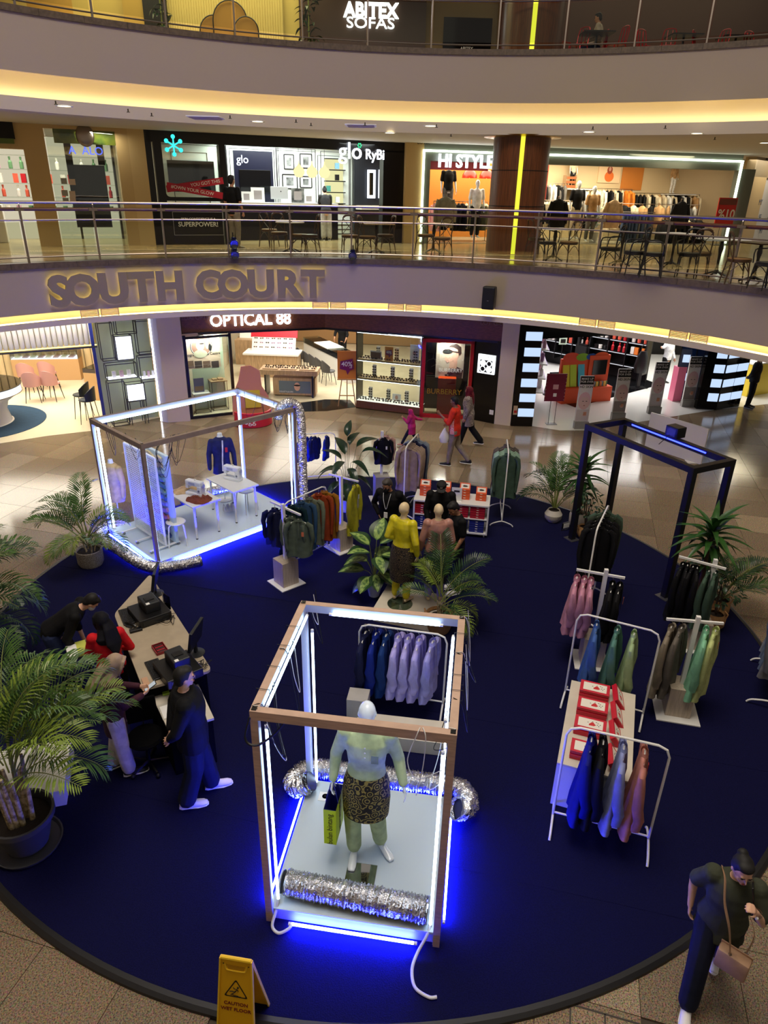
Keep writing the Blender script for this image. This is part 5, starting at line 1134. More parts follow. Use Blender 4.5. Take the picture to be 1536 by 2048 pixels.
fr_list = [(az, tl, sc, bz) for az, tl, sc, bz in
  [(95,0,.88,1.0),(70,4,.92,1.0),(120,4,.85,.95),(50,-4,.95,1.1),(20,0,.95,1.05),(-15,0,.95,1.05),(-50,2,.9,1.0),(85,14,.85,.85),(108,16,.9,.8),(60,16,.95,.85),(30,10,.95,.95),
   (-80,6,.9,.95),(-110,8,.85,.9),(-30,10,.9,.95),(0,16,.85,.9),(75,-14,1.0,1.15),(35,-12,.95,1.15),(100,8,.85,.95),(-60,-10,.9,1.1),(5,-6,1.0,1.1),(55,10,.9,.95),(90,-6,.88,1.05)]]
palm('areca_palm', 'large areca palm in a dark grey pot with saucer at the lower left', (q.x, q.y+.02, CZ), fr_list, FB, [LEAFS[2], LEAFS[0], LEAFS[2], LEAFS[0]], lathe_pot([(.20,.03),(.285,.36),(.30,.38),(.315,.38),(.315,.44),(.29,.44),(.27,.36)], GPOT, .275,.37,.32), canes=13, base_r=.13, z0=.38, cane_h=(.45,.75), cane_r=.026)
q = at(-62,1330, CZ)
palm('areca_palm', 'areca palm mostly outside the left edge with only dark frond tips in view', (q.x, q.y, CZ),[(az, tl, sc, bz) for az, tl, sc, bz in [(60,0,1.0,.9),(85,10,1.0,.8),(110,20,.95,.7),(40,6,1.0,.9),(95,34,.95,.6),(15,10,.95,.9),(125,30,.9,.6),(70,24,1.0,.75),(150,20,.9,.6),(-20,10,.9,.8),(75,-14,1.05,1.0),(100,0,1.0,.9)]], FB, [LEAFS[1], LEAFS[0]], lathe_pot([(.20,.03),(.285,.36),(.315,.38),(.315,.44),(.27,.36)], GPOT, .27,.37,.32), canes=6, base_r=.12, z0=.38, cane_h=(.45,.7), cane_r=.024)
q = at(183,1128, CZ+.0)
palm('areca_palm', 'areca palm in a white wicker basket beside the sewing booth', (q.x, q.y, CZ),[(az, tl, sc, bz) for az, tl, sc, bz in [(-100,-2,1.2,.5),(-78,8,1.2,.5),(-120,14,1.15,.45),(-60,-6,1.1,.5),(-140,26,1.05,.4),(-15,-10,1.2,.6),(5,-14,1.25,.6),(60,8,1.0,.5),(90,16,1.0,.45),(120,24,1.0,.4),(40,-2,1.05,.5),(150,22,1.0,.4),(-165,18,1.0,.4),(75,0,1.1,.5),(-95,22,1.1,.45),(100,2,1.1,.5),(178,8,1.0,.45),(-40,-4,1.05,.5),(-85,-12,1.15,.55),(130,6,.9,.4)]], FS, [LEAFS[0], LEAFS[2], LEAFS[0]], lathe_pot([(.19,0),(.22,.06),(.225,.28),(.23,.30),(.215,.31),(.20,.27)], WICK, .2,.26, None, handles=(.21,.28)), canes=6, base_r=.08, z0=.27, cane_h=(.2,.35), cane_r=.012)
q = at(862,1262, CZ)
palm('areca_palm', 'areca palm in a woven basket in front of the yellow and pink mannequins', (q.x+.12, q.y+.04, CZ),[(az, tl, sc, bz) for az, tl, sc, bz in [(60,20,.95,.5),(85,24,1.0,.5),(110,30,.95,.45),(-60,16,.85,.5),(-25,0,1.0,.6),(0,-12,1.1,.7),(30,4,1.05,.6),(140,36,.9,.4),(70,4,1.05,.6),(-80,20,.75,.5),(95,44,.85,.4),(-8,8,1.0,.6),(45,26,.9,.5),(-40,-6,.95,.6),(170,28,.8,.4),(20,-8,1.05,.65)]], FS, [LEAFS[0], LEAFS[2], LEAFS[1]], lathe_pot([(.16,0),(.19,.08),(.20,.28),(.215,.30),(.2,.31),(.185,.26)], SEAG, .18,.25, None, handles=(.2,.28)), canes=5, base_r=.07, z0=.26, cane_h=(.2,.35), cane_r=.011)
# broad-leaved plants
VAR = mat('leaf_variegated_edge', (34,66,34),.4); VAR2 = mat('leaf_variegated_centre', (150,178,96),.4, var=.4, scale=26, c2=(60,100,50)); BOPL = mat('leaf_deep_green', (26,52,34),.3, coat=.3); DRAC = mat('dracaena_green', (46,88,34),.4, var=.3, scale=10)
DL = [leaf_mesh(.30,.125,.15,.55,0, VAR, VAR2)]; BL_ = [leaf_mesh(.50,.11,.3,.9,1, BOPL), leaf_mesh(.44,.10,.4,1.2,2, BOPL)]; DR = [leaf_mesh(.46,.045,.4,1.0,3, DRAC), leaf_mesh(.42,.042,.4,1.5,4, DRAC)]; FI = [leaf_mesh(.07,.022,.2,.5,5, LEAFS[1])]
def leafy(name, label, p, pot, leaves, stems=None, z=CZ):
    t = thing(name, label, 'plant', (p[0], p[1], z)); pot(t)
    for (me, pos, az, tl, sc, st) in leaves:
        pos = V(pos); o = obj('leaf', me, t)
        o.matrix_local = TRN(pos) @ ROT(-math.radians(az),4, 'Z') @ ROT(math.radians(tl),4, 'X') @ Matrix.Scale(sc, 4)
        if st is not None: MB().tube(spath([V(st), V(st).lerp(pos, .5)+V((0,0,.04)), pos],4),.005,5).build('stalk', STEM, t, smooth=True)
    if stems:
        for s_ in stems: MB().tube(spath(s_[0],4), s_[1],7).build('stem', s_[2], t, smooth=True)
    return t
q = at(748,1190, CZ); R = random.Random(4); lv = []
for i, (az, rr_, z, tl, sc) in enumerate([(-120,.10,.85,10,1.0),(-60,.10,.92,20,1.0),(20,.08,1.0,40,1.05),(60,.10,.95,20,1.1),(110,.12,.80,0,.95),(-100,.14,.72,-15,.95),(160,.12,.80,-20,.9),(-90,.16,.48,-5,1.1),(85,.16,.52,5,1.15),(130,.12,.50,-20,.9),(-150,.12,.42,-25,.9),(170,.10,.46,-30,.8),(-60,.14,.60,0,.85),(100,.1,.36,-35,.85),(-110,.12,.30,-35,.8),(30,.12,.66,10,.9),(60,.08,.38,-10,.7)]):
    a = math.radians(az); lv.append((DL[0],(math.sin(a)*rr_, math.cos(a)*rr_, z), az, tl, sc*1.35,(0,0,.30)))
leafy('dieffenbachia', 'variegated broad leaved plant in a white ribbed pot right of the long rail', q, lathe_pot([(.085,0),(.12,.16),(.135,.30),(.12,.30),(.11,.26)], WPOT, .115,.26), lv, [([(0,0,.26),(.0,.01,.6),(.01,0,.8)],.014, STEM)])
q = at(694,1020, CZ); lv = []
for i, (az, rr_, z, tl, sc) in enumerate([(-70,.12,1.25,30,1.0),(10,.05,1.75,62,.9),(60,.22,1.50,20,1.25),(90,.30,1.42,15,1.2),(-30,.08,1.35,40,1.1),(120,.10,1.22,0,1.1),(-100,.12,1.05,5,1.0),(150,.08,1.1,-20,1.1),(-150,.1,1.25,-10,1.0),(-80,.25,1.0,-10,1.1),(100,.14,.9,-20,1.0),(30,.1,1.55,45,1.0),(-130,.14,.8,-20,1.0),(175,.12,.8,-30,1.0)]):
    a = math.radians(az); lv.append((BL_[i % 2],(math.sin(a)*rr_, math.cos(a)*rr_, z-.12), az, tl, sc*.95,(0,0,.25)))
leafy('bird_of_paradise_plant', 'dark glossy plant with long leaves in a white pot behind the ochre shirts', q, lathe_pot([(.13,0),(.16,.2),(.17,.28),(.15,.28),(.14,.24)], WPOT, .145,.24,.18), lv)
def dracaena(label, p, pot, h, n=34, sc=1., z=CZ):
    lv = []; R = random.Random(int(h*100))
    for i in range(n):
        a = i*137.5; k = i/n; lv.append((DR[i % 2],(0.02*math.sin(a),.02*math.cos(a), h-.30*(1-k)), a, -10+80*k+R.uniform(-8,8), sc*R.uniform(1.0,1.3), None))
    lv2 = [(DR[i % 2],(.05,.04, h*.62-.1*(1-i/14)), i*137.5+40,-20+70*i/14, sc*.8, None) for i in range(14)]
    return leafy('dracaena', label, p, pot, lv+lv2,[([(0,0,.2),(.01,0, h*.6),(0,0, h)],.028, mat('dracaena_trunk', (96,72,54),.8, bump=.5, scale=30)),([(.03,.03,.2),(.06,.04, h*.5),(.05,.04, h*.62)],.022, mat('dracaena_trunk', (96,72,54)))], z=z)
def bushy(label, p, pot, h, n, rad, z=CZ):
    R = random.Random(n); lv = []
    for i in range(n):
        u = R.uniform(-1,1); a = R.uniform(0,360); rr_ = rad*math.sqrt(1-u*u)*R.uniform(.5,1.1); zz = h+u*h*.36
        lv.append((FI[0],(math.sin(math.radians(a))*rr_, math.cos(math.radians(a))*rr_, zz), a, R.uniform(-50,20), R.uniform(.9,1.5), None))
    st = [([(0,0,.2),(R.uniform(-.05,.05), R.uniform(-.05,.05), h*.6),(R.uniform(-rad, rad)*.7, R.uniform(-rad, rad)*.7, h*1.15)],.006, mat('twig', (70,56,40),.8)) for _ in range(8)]
    return leafy('ficus', label, p, pot, lv, st, z=z)
q = at(1152,1052, CZ); dracaena('tall dracaena in a white lattice basket left of the black frame', q, lathe_pot([(.12,0),(.16,.08),(.165,.26),(.15,.32),(.14,.28)], SGW, .14,.26),1.25)
q = at(1105,1042, CZ)
pot_b = lathe_pot([(.10,0),(.17,.08),(.18,.17),(.13,.25),(.12,.27),(.11,.25)], SGW, .115,.23)
palm('kentia_palm', 'feathery palm in a round white and tan basket left of the tall dracaena', (q.x, q.y, CZ),[(0,-10,1.35,.3),(-30,-6,1.3,.3),(30,-6,1.3,.3),(75,4,1.1,.3),(-80,10,1.1,.3),(120,14,.9,.3),(60,-4,1.25,.3),(-10,-4,1.35,.3),(-50,2,1.2,.3),(100,2,1.1,.3),(-100,-4,1.1,.3),(15,-14,1.3,.3)], FS, [LEAFS[1], LEAFS[1], LEAFS[0]], pot_b, base_r=.05)
q = at(1160,1075, CZ); bushy('small leaved ficus in a tan basket at the foot of the black frame', (q.x+.08, q.y+.02), lathe_pot([(.10,0),(.15,.08),(.15,.18),(.12,.25),(.11,.22)], SEAG, .11,.2, handles=(.13,.2)),.75,90,.26)
q = at(1408,1255, CZ); dracaena('tall dracaena behind the black and green shirts', (q.x-.02, q.y+.42), lathe_pot([(.12,0),(.16,.08),(.165,.26),(.15,.32),(.14,.28)], SGW, .14,.26),1.5, sc=1.1)
q = at(1440,1245, CZ)
palm('kentia_palm', 'feathery palm in a tan basket reaching over the granite beside the tall dracaena', (q.x+.05, q.y+.25, CZ),[(60,2,1.15,.3),(40,-6,1.15,.3),(80,10,1.1,.3),(95,18,1.05,.3),(20,-4,1.1,.3),(110,26,.9,.3),(-20,4,.9,.3),(70,-6,1.2,.3),(130,14,.8,.3),(50,16,1.0,.3)], FS, [LEAFS[1], LEAFS[0]], lathe_pot([(.12,0),(.17,.08),(.17,.2),(.14,.3),(.13,.26)], SEAG, .13,.25, handles=(.15,.24)), base_r=.05)
q = at(1432,1262, CZ); bushy('small leaved ficus in a tan basket behind the green shirts', (q.x-.02, q.y+.10), lathe_pot([(.10,0),(.16,.08),(.165,.2),(.13,.28),(.12,.25)], SEAG, .12,.23, handles=(.14,.2)),.72,90,.28)
q = at(1130,1060, CZ); t = thing('uplight', 'small black lamp with a bright face among the plants left of the black frame', 'lamp', q, .5); MB().box(-.09,.09,-.02,.02,.05,.17, b=.01).build('lamp_body', BLACK, t); MB().box(-.075,.075,-.024,-.02,.06,.16).build('lamp_face', mat('lamp_face_white', (230,230,225),.2), t); MB().tube([(-.1,0,.1),(-.1,.0,.01),(.1,0,.01),(.1,0,.1)],.006,5).build('lamp_bracket', BLACK, t)
# ================================================================== PEOPLE AND MANNEQUINS
BLKC = cloth('black_tee', (13,13,16)); NVT = cloth('dark_jeans', (22,26,44)); STOP = cloth('stone_trousers', (200,194,190)); MAR = cloth('maroon', (64,30,44)); REDC = cloth('red_blouse', (206,24,34)); BEI = cloth('beige_scarf', (160,138,118)); BSC = cloth('black_scarf', (16,16,24)); OLV = cloth('dark_olive', (62,66,52)); GREY = cloth('grey_trousers', (136,124,108)); SATY = cloth('yellow_satin', (216,202,30),1); SATP = cloth('pink_satin', (176,126,112),1); SAGE = cloth('sage_shirt', (182,198,152)); RAS = cloth('raspberry', (176,38,104)); DRED = cloth('dark_red_scarf', (96,22,34))
WS = mat('white_sneaker', (226,224,222),.55); DSH = mat('dark_shoe', (26,26,28),.5); MASKB = mat('black_mask', (12,12,14),.8); MASKW = mat('pale_mask', (196,204,210),.8)
def songket(name, c1, c2, sc=26.):
    if name in _M: return _M[name]
    m = mat(name, c1,.6, spec=.4); nt = m.node_tree; b = nt.nodes['Principled BSDF']
    tc = nt.nodes.new('ShaderNodeTexCoord'); n1 = nt.nodes.new('ShaderNodeTexNoise'); w_ = nt.nodes.new('ShaderNodeTexWave'); w_.wave_type = 'RINGS'; vo = nt.nodes.new('ShaderNodeTexVoronoi'); cr = nt.nodes.new('ShaderNodeValToRGB')
    vo.inputs['Scale'].default_value = sc*.42; n1.inputs['Scale'].default_value = sc*.3; mx = nt.nodes.new('ShaderNodeMixRGB'); mx.inputs[0].default_value = .35; w_.inputs['Scale'].default_value = sc*.25; w_.inputs['Distortion'].default_value = 9; w_.inputs['Detail'].default_value = 2
    ml = nt.nodes.new('ShaderNodeMath'); ml.operation = 'SINE'; m2 = nt.nodes.new('ShaderNodeMath'); m2.operation = 'MULTIPLY'; m2.inputs[1].default_value = 22
    nt.links.new(tc.outputs['Object'], vo.inputs['Vector']); nt.links.new(tc.outputs['Object'], w_.inputs['Vector']); nt.links.new(vo.outputs['Distance'], m2.inputs[0]); nt.links.new(m2.outputs[0], ml.inputs[0])
    nt.links.new(ml.outputs[0], mx.inputs[1]); nt.links.new(w_.outputs['Fac'], mx.inputs[2]); e = cr.color_ramp.elements; e[0].position = .36; e[1].position = .46; e[0].color = (*lin(c1),1); e[1].color = (*lin(c2),1)
    nt.links.new(mx.outputs[0], cr.inputs[0]); nt.links.new(cr.outputs[0], b.inputs['Base Color']); return m
SK1 = songket('songket_gold', (26,22,20),(150,134,72),34); SK2 = songket('songket_brown', (30,26,24),(96,82,60),40); SK3 = songket('songket_blue', (22,22,34),(84,84,104),40)
fz = dh_near = CZ+.15
# foreground mannequin in the booth
q = nb(.0,-.03,0)
mn, Hm, U_, J_ = person('white mannequin in a sage green shirt and gold patterned sarong in the foreground booth', (q.x, q.y, fz), PI-.10,1.86, dict(hl=(-.09,0,.92), hr=(.09,0,.92), kl=(-.10,.03,.50), kr=(.12,.03,.5), al=(-.13,-.06,.085), ar=(.10,.05,.085), tl=(-.26,.10), tr=(.10,.22), er=(.27,-.03,1.14), wr=(.29,.05,.90), el=(-.27,-.04,1.14), wl=(-.33,.05,.92)),
    head=(-2,10), skin=MANW, top=SAGE, trousers=SAGE, hair=None, vox=.009, hem=.90, face=False, name='mannequin', cat='mannequin', slack=.020, skirt=(1.0,.53, SK1), curl=.25, holdr=True, wide=.015)
pk_ = MB(); pk_.X = None
MB().box(.055,.115,.142,.148,1.22,1.31, b=.002).build('pocket', cloth('sage_pocket', (134,150,116)), mn, rot=(0,0,0), loc=(-.17,-.005,0))
for k in range(3): MB().lathe([(0,0),(.007,0),(.006,.004),(0,.005)],10).build('button', WHITE, mn, loc=(0,.138-.002*k, 1.38-.055*k), rot=(-PI/2,0,0))
# shopping bag in its hand
hp = mn.matrix_world; bpy.context.view_layer.update(); hp = mn.matrix_world @ (U_((.285,.06,.90)))
bg = thing('shopping_bag', 'lime yellow paper shopping bag with blue inside hanging from the mannequin hand', 'bag', (hp.x, hp.y, hp.z-.66),1.42)
LM = mat('lime_paper', (198,220,28),.5); BI = mat('bag_blue_inside', (44,50,150),.5)
m = MB(); X0, Y0, Zt = .16,.06,.45
m.add([(-X0,-Y0,0),(X0,-Y0,0),(X0, Y0,0),(-X0, Y0,0),(-X0,-Y0, Zt),(X0,-Y0, Zt),(X0, Y0, Zt),(-X0, Y0, Zt)],[(0,3,2,1),(0,1,5,4),(1,2,6,5),(2,3,7,6),(3,0,4,7)]); m.build('bag_body', LM, bg)
e = .004; m = MB(); m.add([(-X0+e, -Y0+e, .02),(X0-e, -Y0+e, .02),(X0-e, Y0-e, .02),(-X0+e, Y0-e, .02),(-X0+e, -Y0+e, Zt+.004),(X0-e, -Y0+e, Zt+.004),(X0-e, Y0-e, Zt+.004),(-X0+e, Y0-e, Zt+.004)],[(0,1,2,3),(0,4,5,1),(1,5,6,2),(2,6,7,3),(3,7,4,0)]); m.build('bag_lining', BI, bg)
for s_ in (-1,1): MB().tube(spath([(-.06, s_*Y0, Zt-.01),(-.05, s_*Y0*.6, Zt+.12),(0,.0, Zt+.20),(.05, s_*Y0*.6, Zt+.12),(.06, s_*Y0, Zt-.01)]),.004,5).build('bag_handle', BI, bg, smooth=True)
text('bag_lettering', 'bulan bintang', .075, BLACKM, bg, ext=.0006, matrix=frame_m((-X0-.001,0,.2),(0,0,1),(0,1,0)))
text('bag_lettering', 'bulan bintang', .075, BLACKM, bg, ext=.0006, matrix=frame_m((0,-Y0-.001,.2),(0,0,1),(-1,0,0)))
# yellow and pink mannequins on their plinth, seen from behind
pzp = CZ+.24
q = at(802,1208, pzp)
person('cream mannequin seen from behind in a yellow satin top and dark patterned wrap', (q.x, q.y+.12, pzp),-.55,1.70, dict(er=(.26,-.06,1.12), wr=(.25,.02,.88), el=(-.22,-.1,1.15), wl=(-.10,.10,1.05)), head=(2,-12), skin=MANC, top=SATY, trousers=SATY, hair=None, hem=.92, face=False, name='mannequin', cat='mannequin', skirt=(1.02,.40, SK2), shape='woman', slack=.024)
q = at(800,1216, pzp); t = thing('glass_disc', 'round glass base under the yellow dressed mannequin', 'base', (q.x, q.y+.12, pzp),0); MB().lathe([(0,0),(.20,0),(.20,.008),(0,.008)],40, cap=False).build('disc', glass_mat('disc_glass', (200,214,206),.12), t); MB().tube([(.05,0,.005),(.05,0,.10)],.01,8).build('calf_rod', STEEL, t)
q = at(868,1206, pzp)
person('cream mannequin seen from behind in a dusty pink satin top and blue grey wrap', (q.x, q.y+.12, pzp),.05,1.66, dict(er=(.24,-.03,1.12), wr=(.23,.06,.88)), head=(4,8), skin=MANC, top=SATP, trousers=C_('lilac', (158,156,220)), hair=None, hem=.90, face=False, name='mannequin', cat='mannequin', skirt=(1.0,.36, SK3), shape='woman', slack=.026)
# group in the middle
q = at(776,1122, CZ)
t, Hm, U_, _ = person('grey haired man in a black cardigan with a lanyard and hands on hips', (q.x, q.y, CZ), PI-.35,1.66, dict(el=(-.34,-.12,1.16), wl=(-.20,.02,.98), er=(.33,-.08,1.14), wr=(.18,.05,.98)), lean=4, head=(24,-22), skin=SKIN, top=BLKC, trousers=NVT, shoes=DSH, hmat=mat('grey_hair', (60,54,50),.6), mask=MASKB, hem=.88, fat=1.12)
MB().tube(spath([U_((-.07,.10,1.47)), U_((-.05,.155,1.35)), U_((0,.17,1.18)), U_((.05,.155,1.35)), U_((.07,.10,1.47))]),.006,5).build('lanyard', mat('lanyard_white', (210,210,215),.6), t)
m = MB(); m.X = TRN(U_((0,.18,1.12))); m.box(-.035,.035,-.004,.004,-.11,0); m.build('badge', CARD, t)
q = at(874,1128, CZ)
t, Hm, U_, _ = person('man in a black baseball cap and black shirt behind the pink mannequin', (q.x, q.y, CZ), PI-.1,1.70, dict(el=(-.26,.06,1.14), wl=(-.17,.22,1.0), er=(.25,.04,1.13), wr=(.20,.16,.93)), lean=5, head=(26,0), skin=SKIND, top=BLKC, trousers=NVT, shoes=DSH, hair='cap', hem=.84, fat=1.08)
mm_ = Hm @ TRN((0,.089,.195)) @ ROT(PI, 4, 'Z') @ ROT(PI/2-.2,4, 'X'); text('cap_badge', 'NY', .035, CARD, t, ext=.001, matrix=mm_)
q = at(904,1182, CZ)
person('young man in a black tee with bowed head beside the white shelf table', (q.x+.02, q.y, CZ), PI-1.2+PI*0,1.70, dict(el=(-.22,.0,1.14), wl=(-.19,.14,.9), er=(.24,.02,1.12), wr=(.22,.14,.90), tl=(-.1,.2)), lean=4, head=(34,10), skin=SKIN, top=BLKC, trousers=NVT, shoes=WS, sleeve='short', hem=.88)
# at the desk
q = at(130,1400, CZ)
person('man in a black tee bending forward over the papers beside the desk', (q.x-.12, q.y+.25, CZ),-1.35,1.70, dict(el=(-.22,.20,1.15), wl=(-.16,.44,1.08), er=(.23,.16,1.14), wr=(.17,.42,1.08), kr=(.1,.06,.5)), lean=58, head=(-2,10), skin=SKINL, top=BLKC, trousers=cloth('blue_jeans', (40,50,84)), shoes=DSH, sleeve='half', mask=MASKW, hem=.9, fat=1.05)
q = at(243,1440, CZ)
person('woman in a red blouse and long black headscarf seen from behind at the desk', (q.x, q.y, CZ),.5,1.56, dict(el=(-.25,.08,1.14), wl=(-.16,.26,1.08), er=(.28,.0,1.15), wr=(.20,.20,1.06)), lean=6, head=(14,30), skin=SKIN, top=REDC, trousers=BLKC, shoes=DSH, hair='hijab', hmat=BSC, shape='woman', hem=.84, fat=1.05)
q = at(246,1545, CZ)
t, Hm, U_, _ = person('woman in a beige headscarf, maroon top and white trousers reading her phone', (q.x, q.y+.03, CZ),-1.05,1.60, dict(el=(-.22,.08,1.15), wl=(-.07,.33,1.17), er=(.22,.10,1.15), wr=(.08,.33,1.15), al=(-.11,-.08,.085), tl=(-.13,.1), kl=(-.1,.0,.5), ar=(.1,.06,.085), tr=(.12,.24)), lean=6, head=(28,0), skin=SKINL, top=MAR, trousers=STOP, shoes=DSH, hair='hijab', hmat=BEI, shape='woman', hem=.66, fat=1.05, wide=.05, vox=.010, palm_l=(1,.2,.3), palm_r=(-1,.2,.3), curl=.5, cuff=.05)
bpy.context.view_layer.update(); pw_ = t.matrix_world @ U_((.0,.44,1.19)); ph_ = thing('phone', 'phone held in both hands by the woman in the beige headscarf', 'phone', pw_, -1.05); m = MB(); m.X = ROT(.5,4, 'X'); m.box(-.036,.036,-.075,.075,-.005,.005, b=.003); m.build('phone_body', BLACK, ph_); m = MB(); m.X = ROT(.5,4, 'X'); m.box(-.032,.032,-.068,.068,.005,.006); m.build('phone_screen', glow('phone_screen_glow', (190,196,200),.9), ph_)
q = at(398,1600, CZ)
t, Hm, U_, _ = person('man in black with glasses and white trainers, hands clasped behind his back', (q.x, q.y+.05, CZ),-1.25,1.76, dict(el=(-.26,-.14,1.15), wl=(-.07,-.21,.95), er=(.25,-.14,1.15), wr=(.05,-.22,.93), kl=(-.09,.08,.50), al=(-.09,.14,.085), tl=(-.09,.36), kr=(.10,-.02,.50), ar=(.11,-.14,.09), tr=(.13,.06)), lean=-2, head=(8,10), skin=SKINL, top=BLKC, trousers=NVT, shoes=WS, hem=.78, vox=.009, fat=1.18, wide=.08, slack=.035, palm_l=(0,-1,.2), palm_r=(0,-1,.2), curl=.5)
def glasses(t, Hm, m):
    g = MB(); g.X = Hm
    for s_ in (-1,1):
        g.tube([(s_*.03+.024*math.cos(a),.098,.128+.018*math.sin(a)) for a in [k*PI/5 for k in range(10)]],.0016,4, closed=True); g.tube([(s_*.055,.097,.134),(s_*.08,.0,.13)],.0014,4)
    g.tube([(-.007,.1,.13),(.007,.1,.13)],.0014,4); g.build('glasses', m, t)
glasses(t, Hm, STEEL)
# walking woman at the lower right
q = at(1395,1972,0)
t, Hm, U_, _ = person('woman walking in a dark olive top with a phone and a tan bag', (q.x+.02, q.y+.02,0), PI-.42,1.64, dict(kl=(-.10,-.02,.54), al=(-.09,-.30,.16), tl=(-.10,-.12), kr=(.10,.20,.50), ar=(.10,.30,.085), tr=(.11,.52), el=(-.25,.10,1.17), wl=(-.15,.20,1.40), er=(.27,-.10,1.14), wr=(.25,-.02,.90)), lean=4, head=(12,18), skin=SKINL, top=OLV, trousers=NVT, shoes=WS, hair='bun', sleeve='short', shape='woman', hem=.76, fat=1.06, wide=.05, flare=.02, vox=.0085, slack=.03, palm_l=(1,.2,0), curl=.5, holdl=True)
glasses(t, Hm, STEEL)
bpy.context.view_layer.update(); MW = t.matrix_world
p = MW @ U_((-.105,.135,1.53)); t3 = thing('phone', 'dark phone held to the ear of the walking woman', 'phone', p, PI-.5); m = MB(); m.X = ROT(.25,4, 'Y'); m.box(-.006,.006,-.037,.037,-.08,.08, b=.003); m.build('phone_body', BLACK, t3)
m = MB(); m.tube([MW @ U_(p_) for p_ in ((-.163,.185,1.375),(-.168,.180,1.355))],.038,14, cap=False); wt = thing('wristwatch', 'silver bracelet watch on the raised wrist of the walking woman', 'watch', (0,0,0)); m.build('bracelet', STEEL, wt, smooth=True); m = MB(); pw_ = MW @ U_((-.165,.222,1.365)); m.ball(pw_, .014,8,6); m.build('watch_face', CARD, wt)
TANB = mat('tan_leather', (176,140,110),.55, var=.1, scale=12)
hbp = MW @ U_((-.12,.24,.86)); hb_ = thing('handbag', 'tan leather shoulder bag on a cross body strap worn by the walking woman', 'bag', hbp, PI-.52-.2)
MB().box(-.12,.12,-.05,.05,-.20,.0, b=.02).build('bag_body', TANB, hb_, smooth=True); MB().box(-.12,.12,-.054,-.045,-.08,.01, b=.004).build('bag_flap', TANB, hb_)
inv = Matrix.LocRotScale(hb_.location, hb_.rotation_euler, None).inverted()
sp_ = [inv @ (MW @ U_(p_)) for p_ in ((-.08,.26,.86),(-.05,.25,1.0),(.0,.26,1.2),(.07,.20,1.38),(.09,.06,1.475),(.10,-.08,1.43),(.02,-.22,1.2),(-.15,-.2,.98),(-.26,.0,.88),(-.20,.20,.86))]
MB().tube(spath(sp_, 6),[(.021,.003)]*55,8, side=None).build('bag_strap', TANB, hb_)
for k in range(2): MB().lathe([(.010,0),(.014,.003),(.010,.006)],12).build('buckle', STEEL, hb_, loc=tuple(sp_[0 if k == 0 else -1]))
# passers-by near the shops
q = at(822,893,0)
person('small girl in a raspberry hooded coat running past the glasses shop', (q.x, q.y, 0),1.35,1.02, dict(kl=(-.09,.22,.55), al=(-.09,.42,.12), tl=(-.09,.62), kr=(.09,-.10,.5), ar=(.09,-.32,.18), tr=(.09,-.16), el=(-.24,.12,1.20), wl=(-.16,.30,1.40), er=(.30,-.2,1.2), wr=(.34,-.42,1.15)), lean=8, skin=SKIN, top=RAS, trousers=NVT, shoes=mat('rose_shoe', (170,110,110),.5), hair='hijab', hmat=RAS, shape='woman', hem=.62, slack=.05, fat=1.15)
q = at(905,930,0)
t, Hm, U_, _ = person('man in an orange red shirt and grey trousers walking with a white bag', (q.x, q.y, 0),1.25,1.74, dict(kl=(-.09,.05,.50), al=(-.09,.10,.085), tl=(-.09,.3), kr=(.09,-.08,.5), ar=(.09,-.38,.14), tr=(.09,-.18), el=(-.24,.10,1.14), wl=(-.16,.32,1.32), er=(.24,-.02,1.12), wr=(.22,.22,1.0)), lean=3, head=(10,0), skin=SKIND, top=cloth('orange_red_shirt', (212,52,34)), trousers=GREY, shoes=DSH, sleeve='half', hem=.80, fat=1.12)
m = MB(); m.X = t.matrix_world.to_3x3().to_4x4().inverted()@Matrix.Identity(4) if False else None
m = MB(); m.tube([U_((-.205,.02,.86)), U_((-.20,.03,1.1)), U_((-.19,.02,1.3))],[(.05,.006)]*3,8, side=(0,1,0)); m.build('printed_panel', songket('shirt_print', (212,52,34),(236,220,214),60), t)
q = at(893,905,.55); b_ = thing('plastic_bag', 'white plastic bag carried by the man in the orange red shirt', 'bag', (q.x-.02, at(905,930).y-.05,.62),.2); m = MB(); m.tube([(0,0,.36),(0,0,.28),(0,0,.12),(0,0,0)],[(.02,.02),(.07,.05),(.14,.10),(.10,.08)],12, side=(1,0,0)); m.build('bag_body', mat('white_plastic_bag', (220,220,216),.4), b_, smooth=True)
q = at(930,893,0)
person('woman in a dark red headscarf and patterned top walking near the shops', (q.x+.05, q.y+.1,0),1.3,1.60, dict(kl=(-.09,.1,.50), al=(-.09,.22,.085), tl=(-.09,.42), kr=(.09,-.10,.5), ar=(.09,-.40,.14), tr=(.09,-.2)), lean=4, skin=SKIN, top=songket('leaf_print', (40,30,32),(190,176,168),50), trousers=BLKC, shoes=DSH, hair='hijab', hmat=DRED, shape='woman', hem=.62, slack=.04, fat=1.1, wide=.06)
q = at(1495,815,0)
person('man in a dark jacket standing with folded hands beside the striped shop', (q.x, q.y, 0), PI+.9,1.74, dict(el=(-.26,-.04,1.14), wl=(-.06,-.18,.98), er=(.25,-.06,1.14), wr=(.05,-.17,.96)), skin=SKIND, top=cloth('grey_black_jacket', (40,38,36)), trousers=BLKC, shoes=DSH, hem=.84, slack=.04, vox=.016)
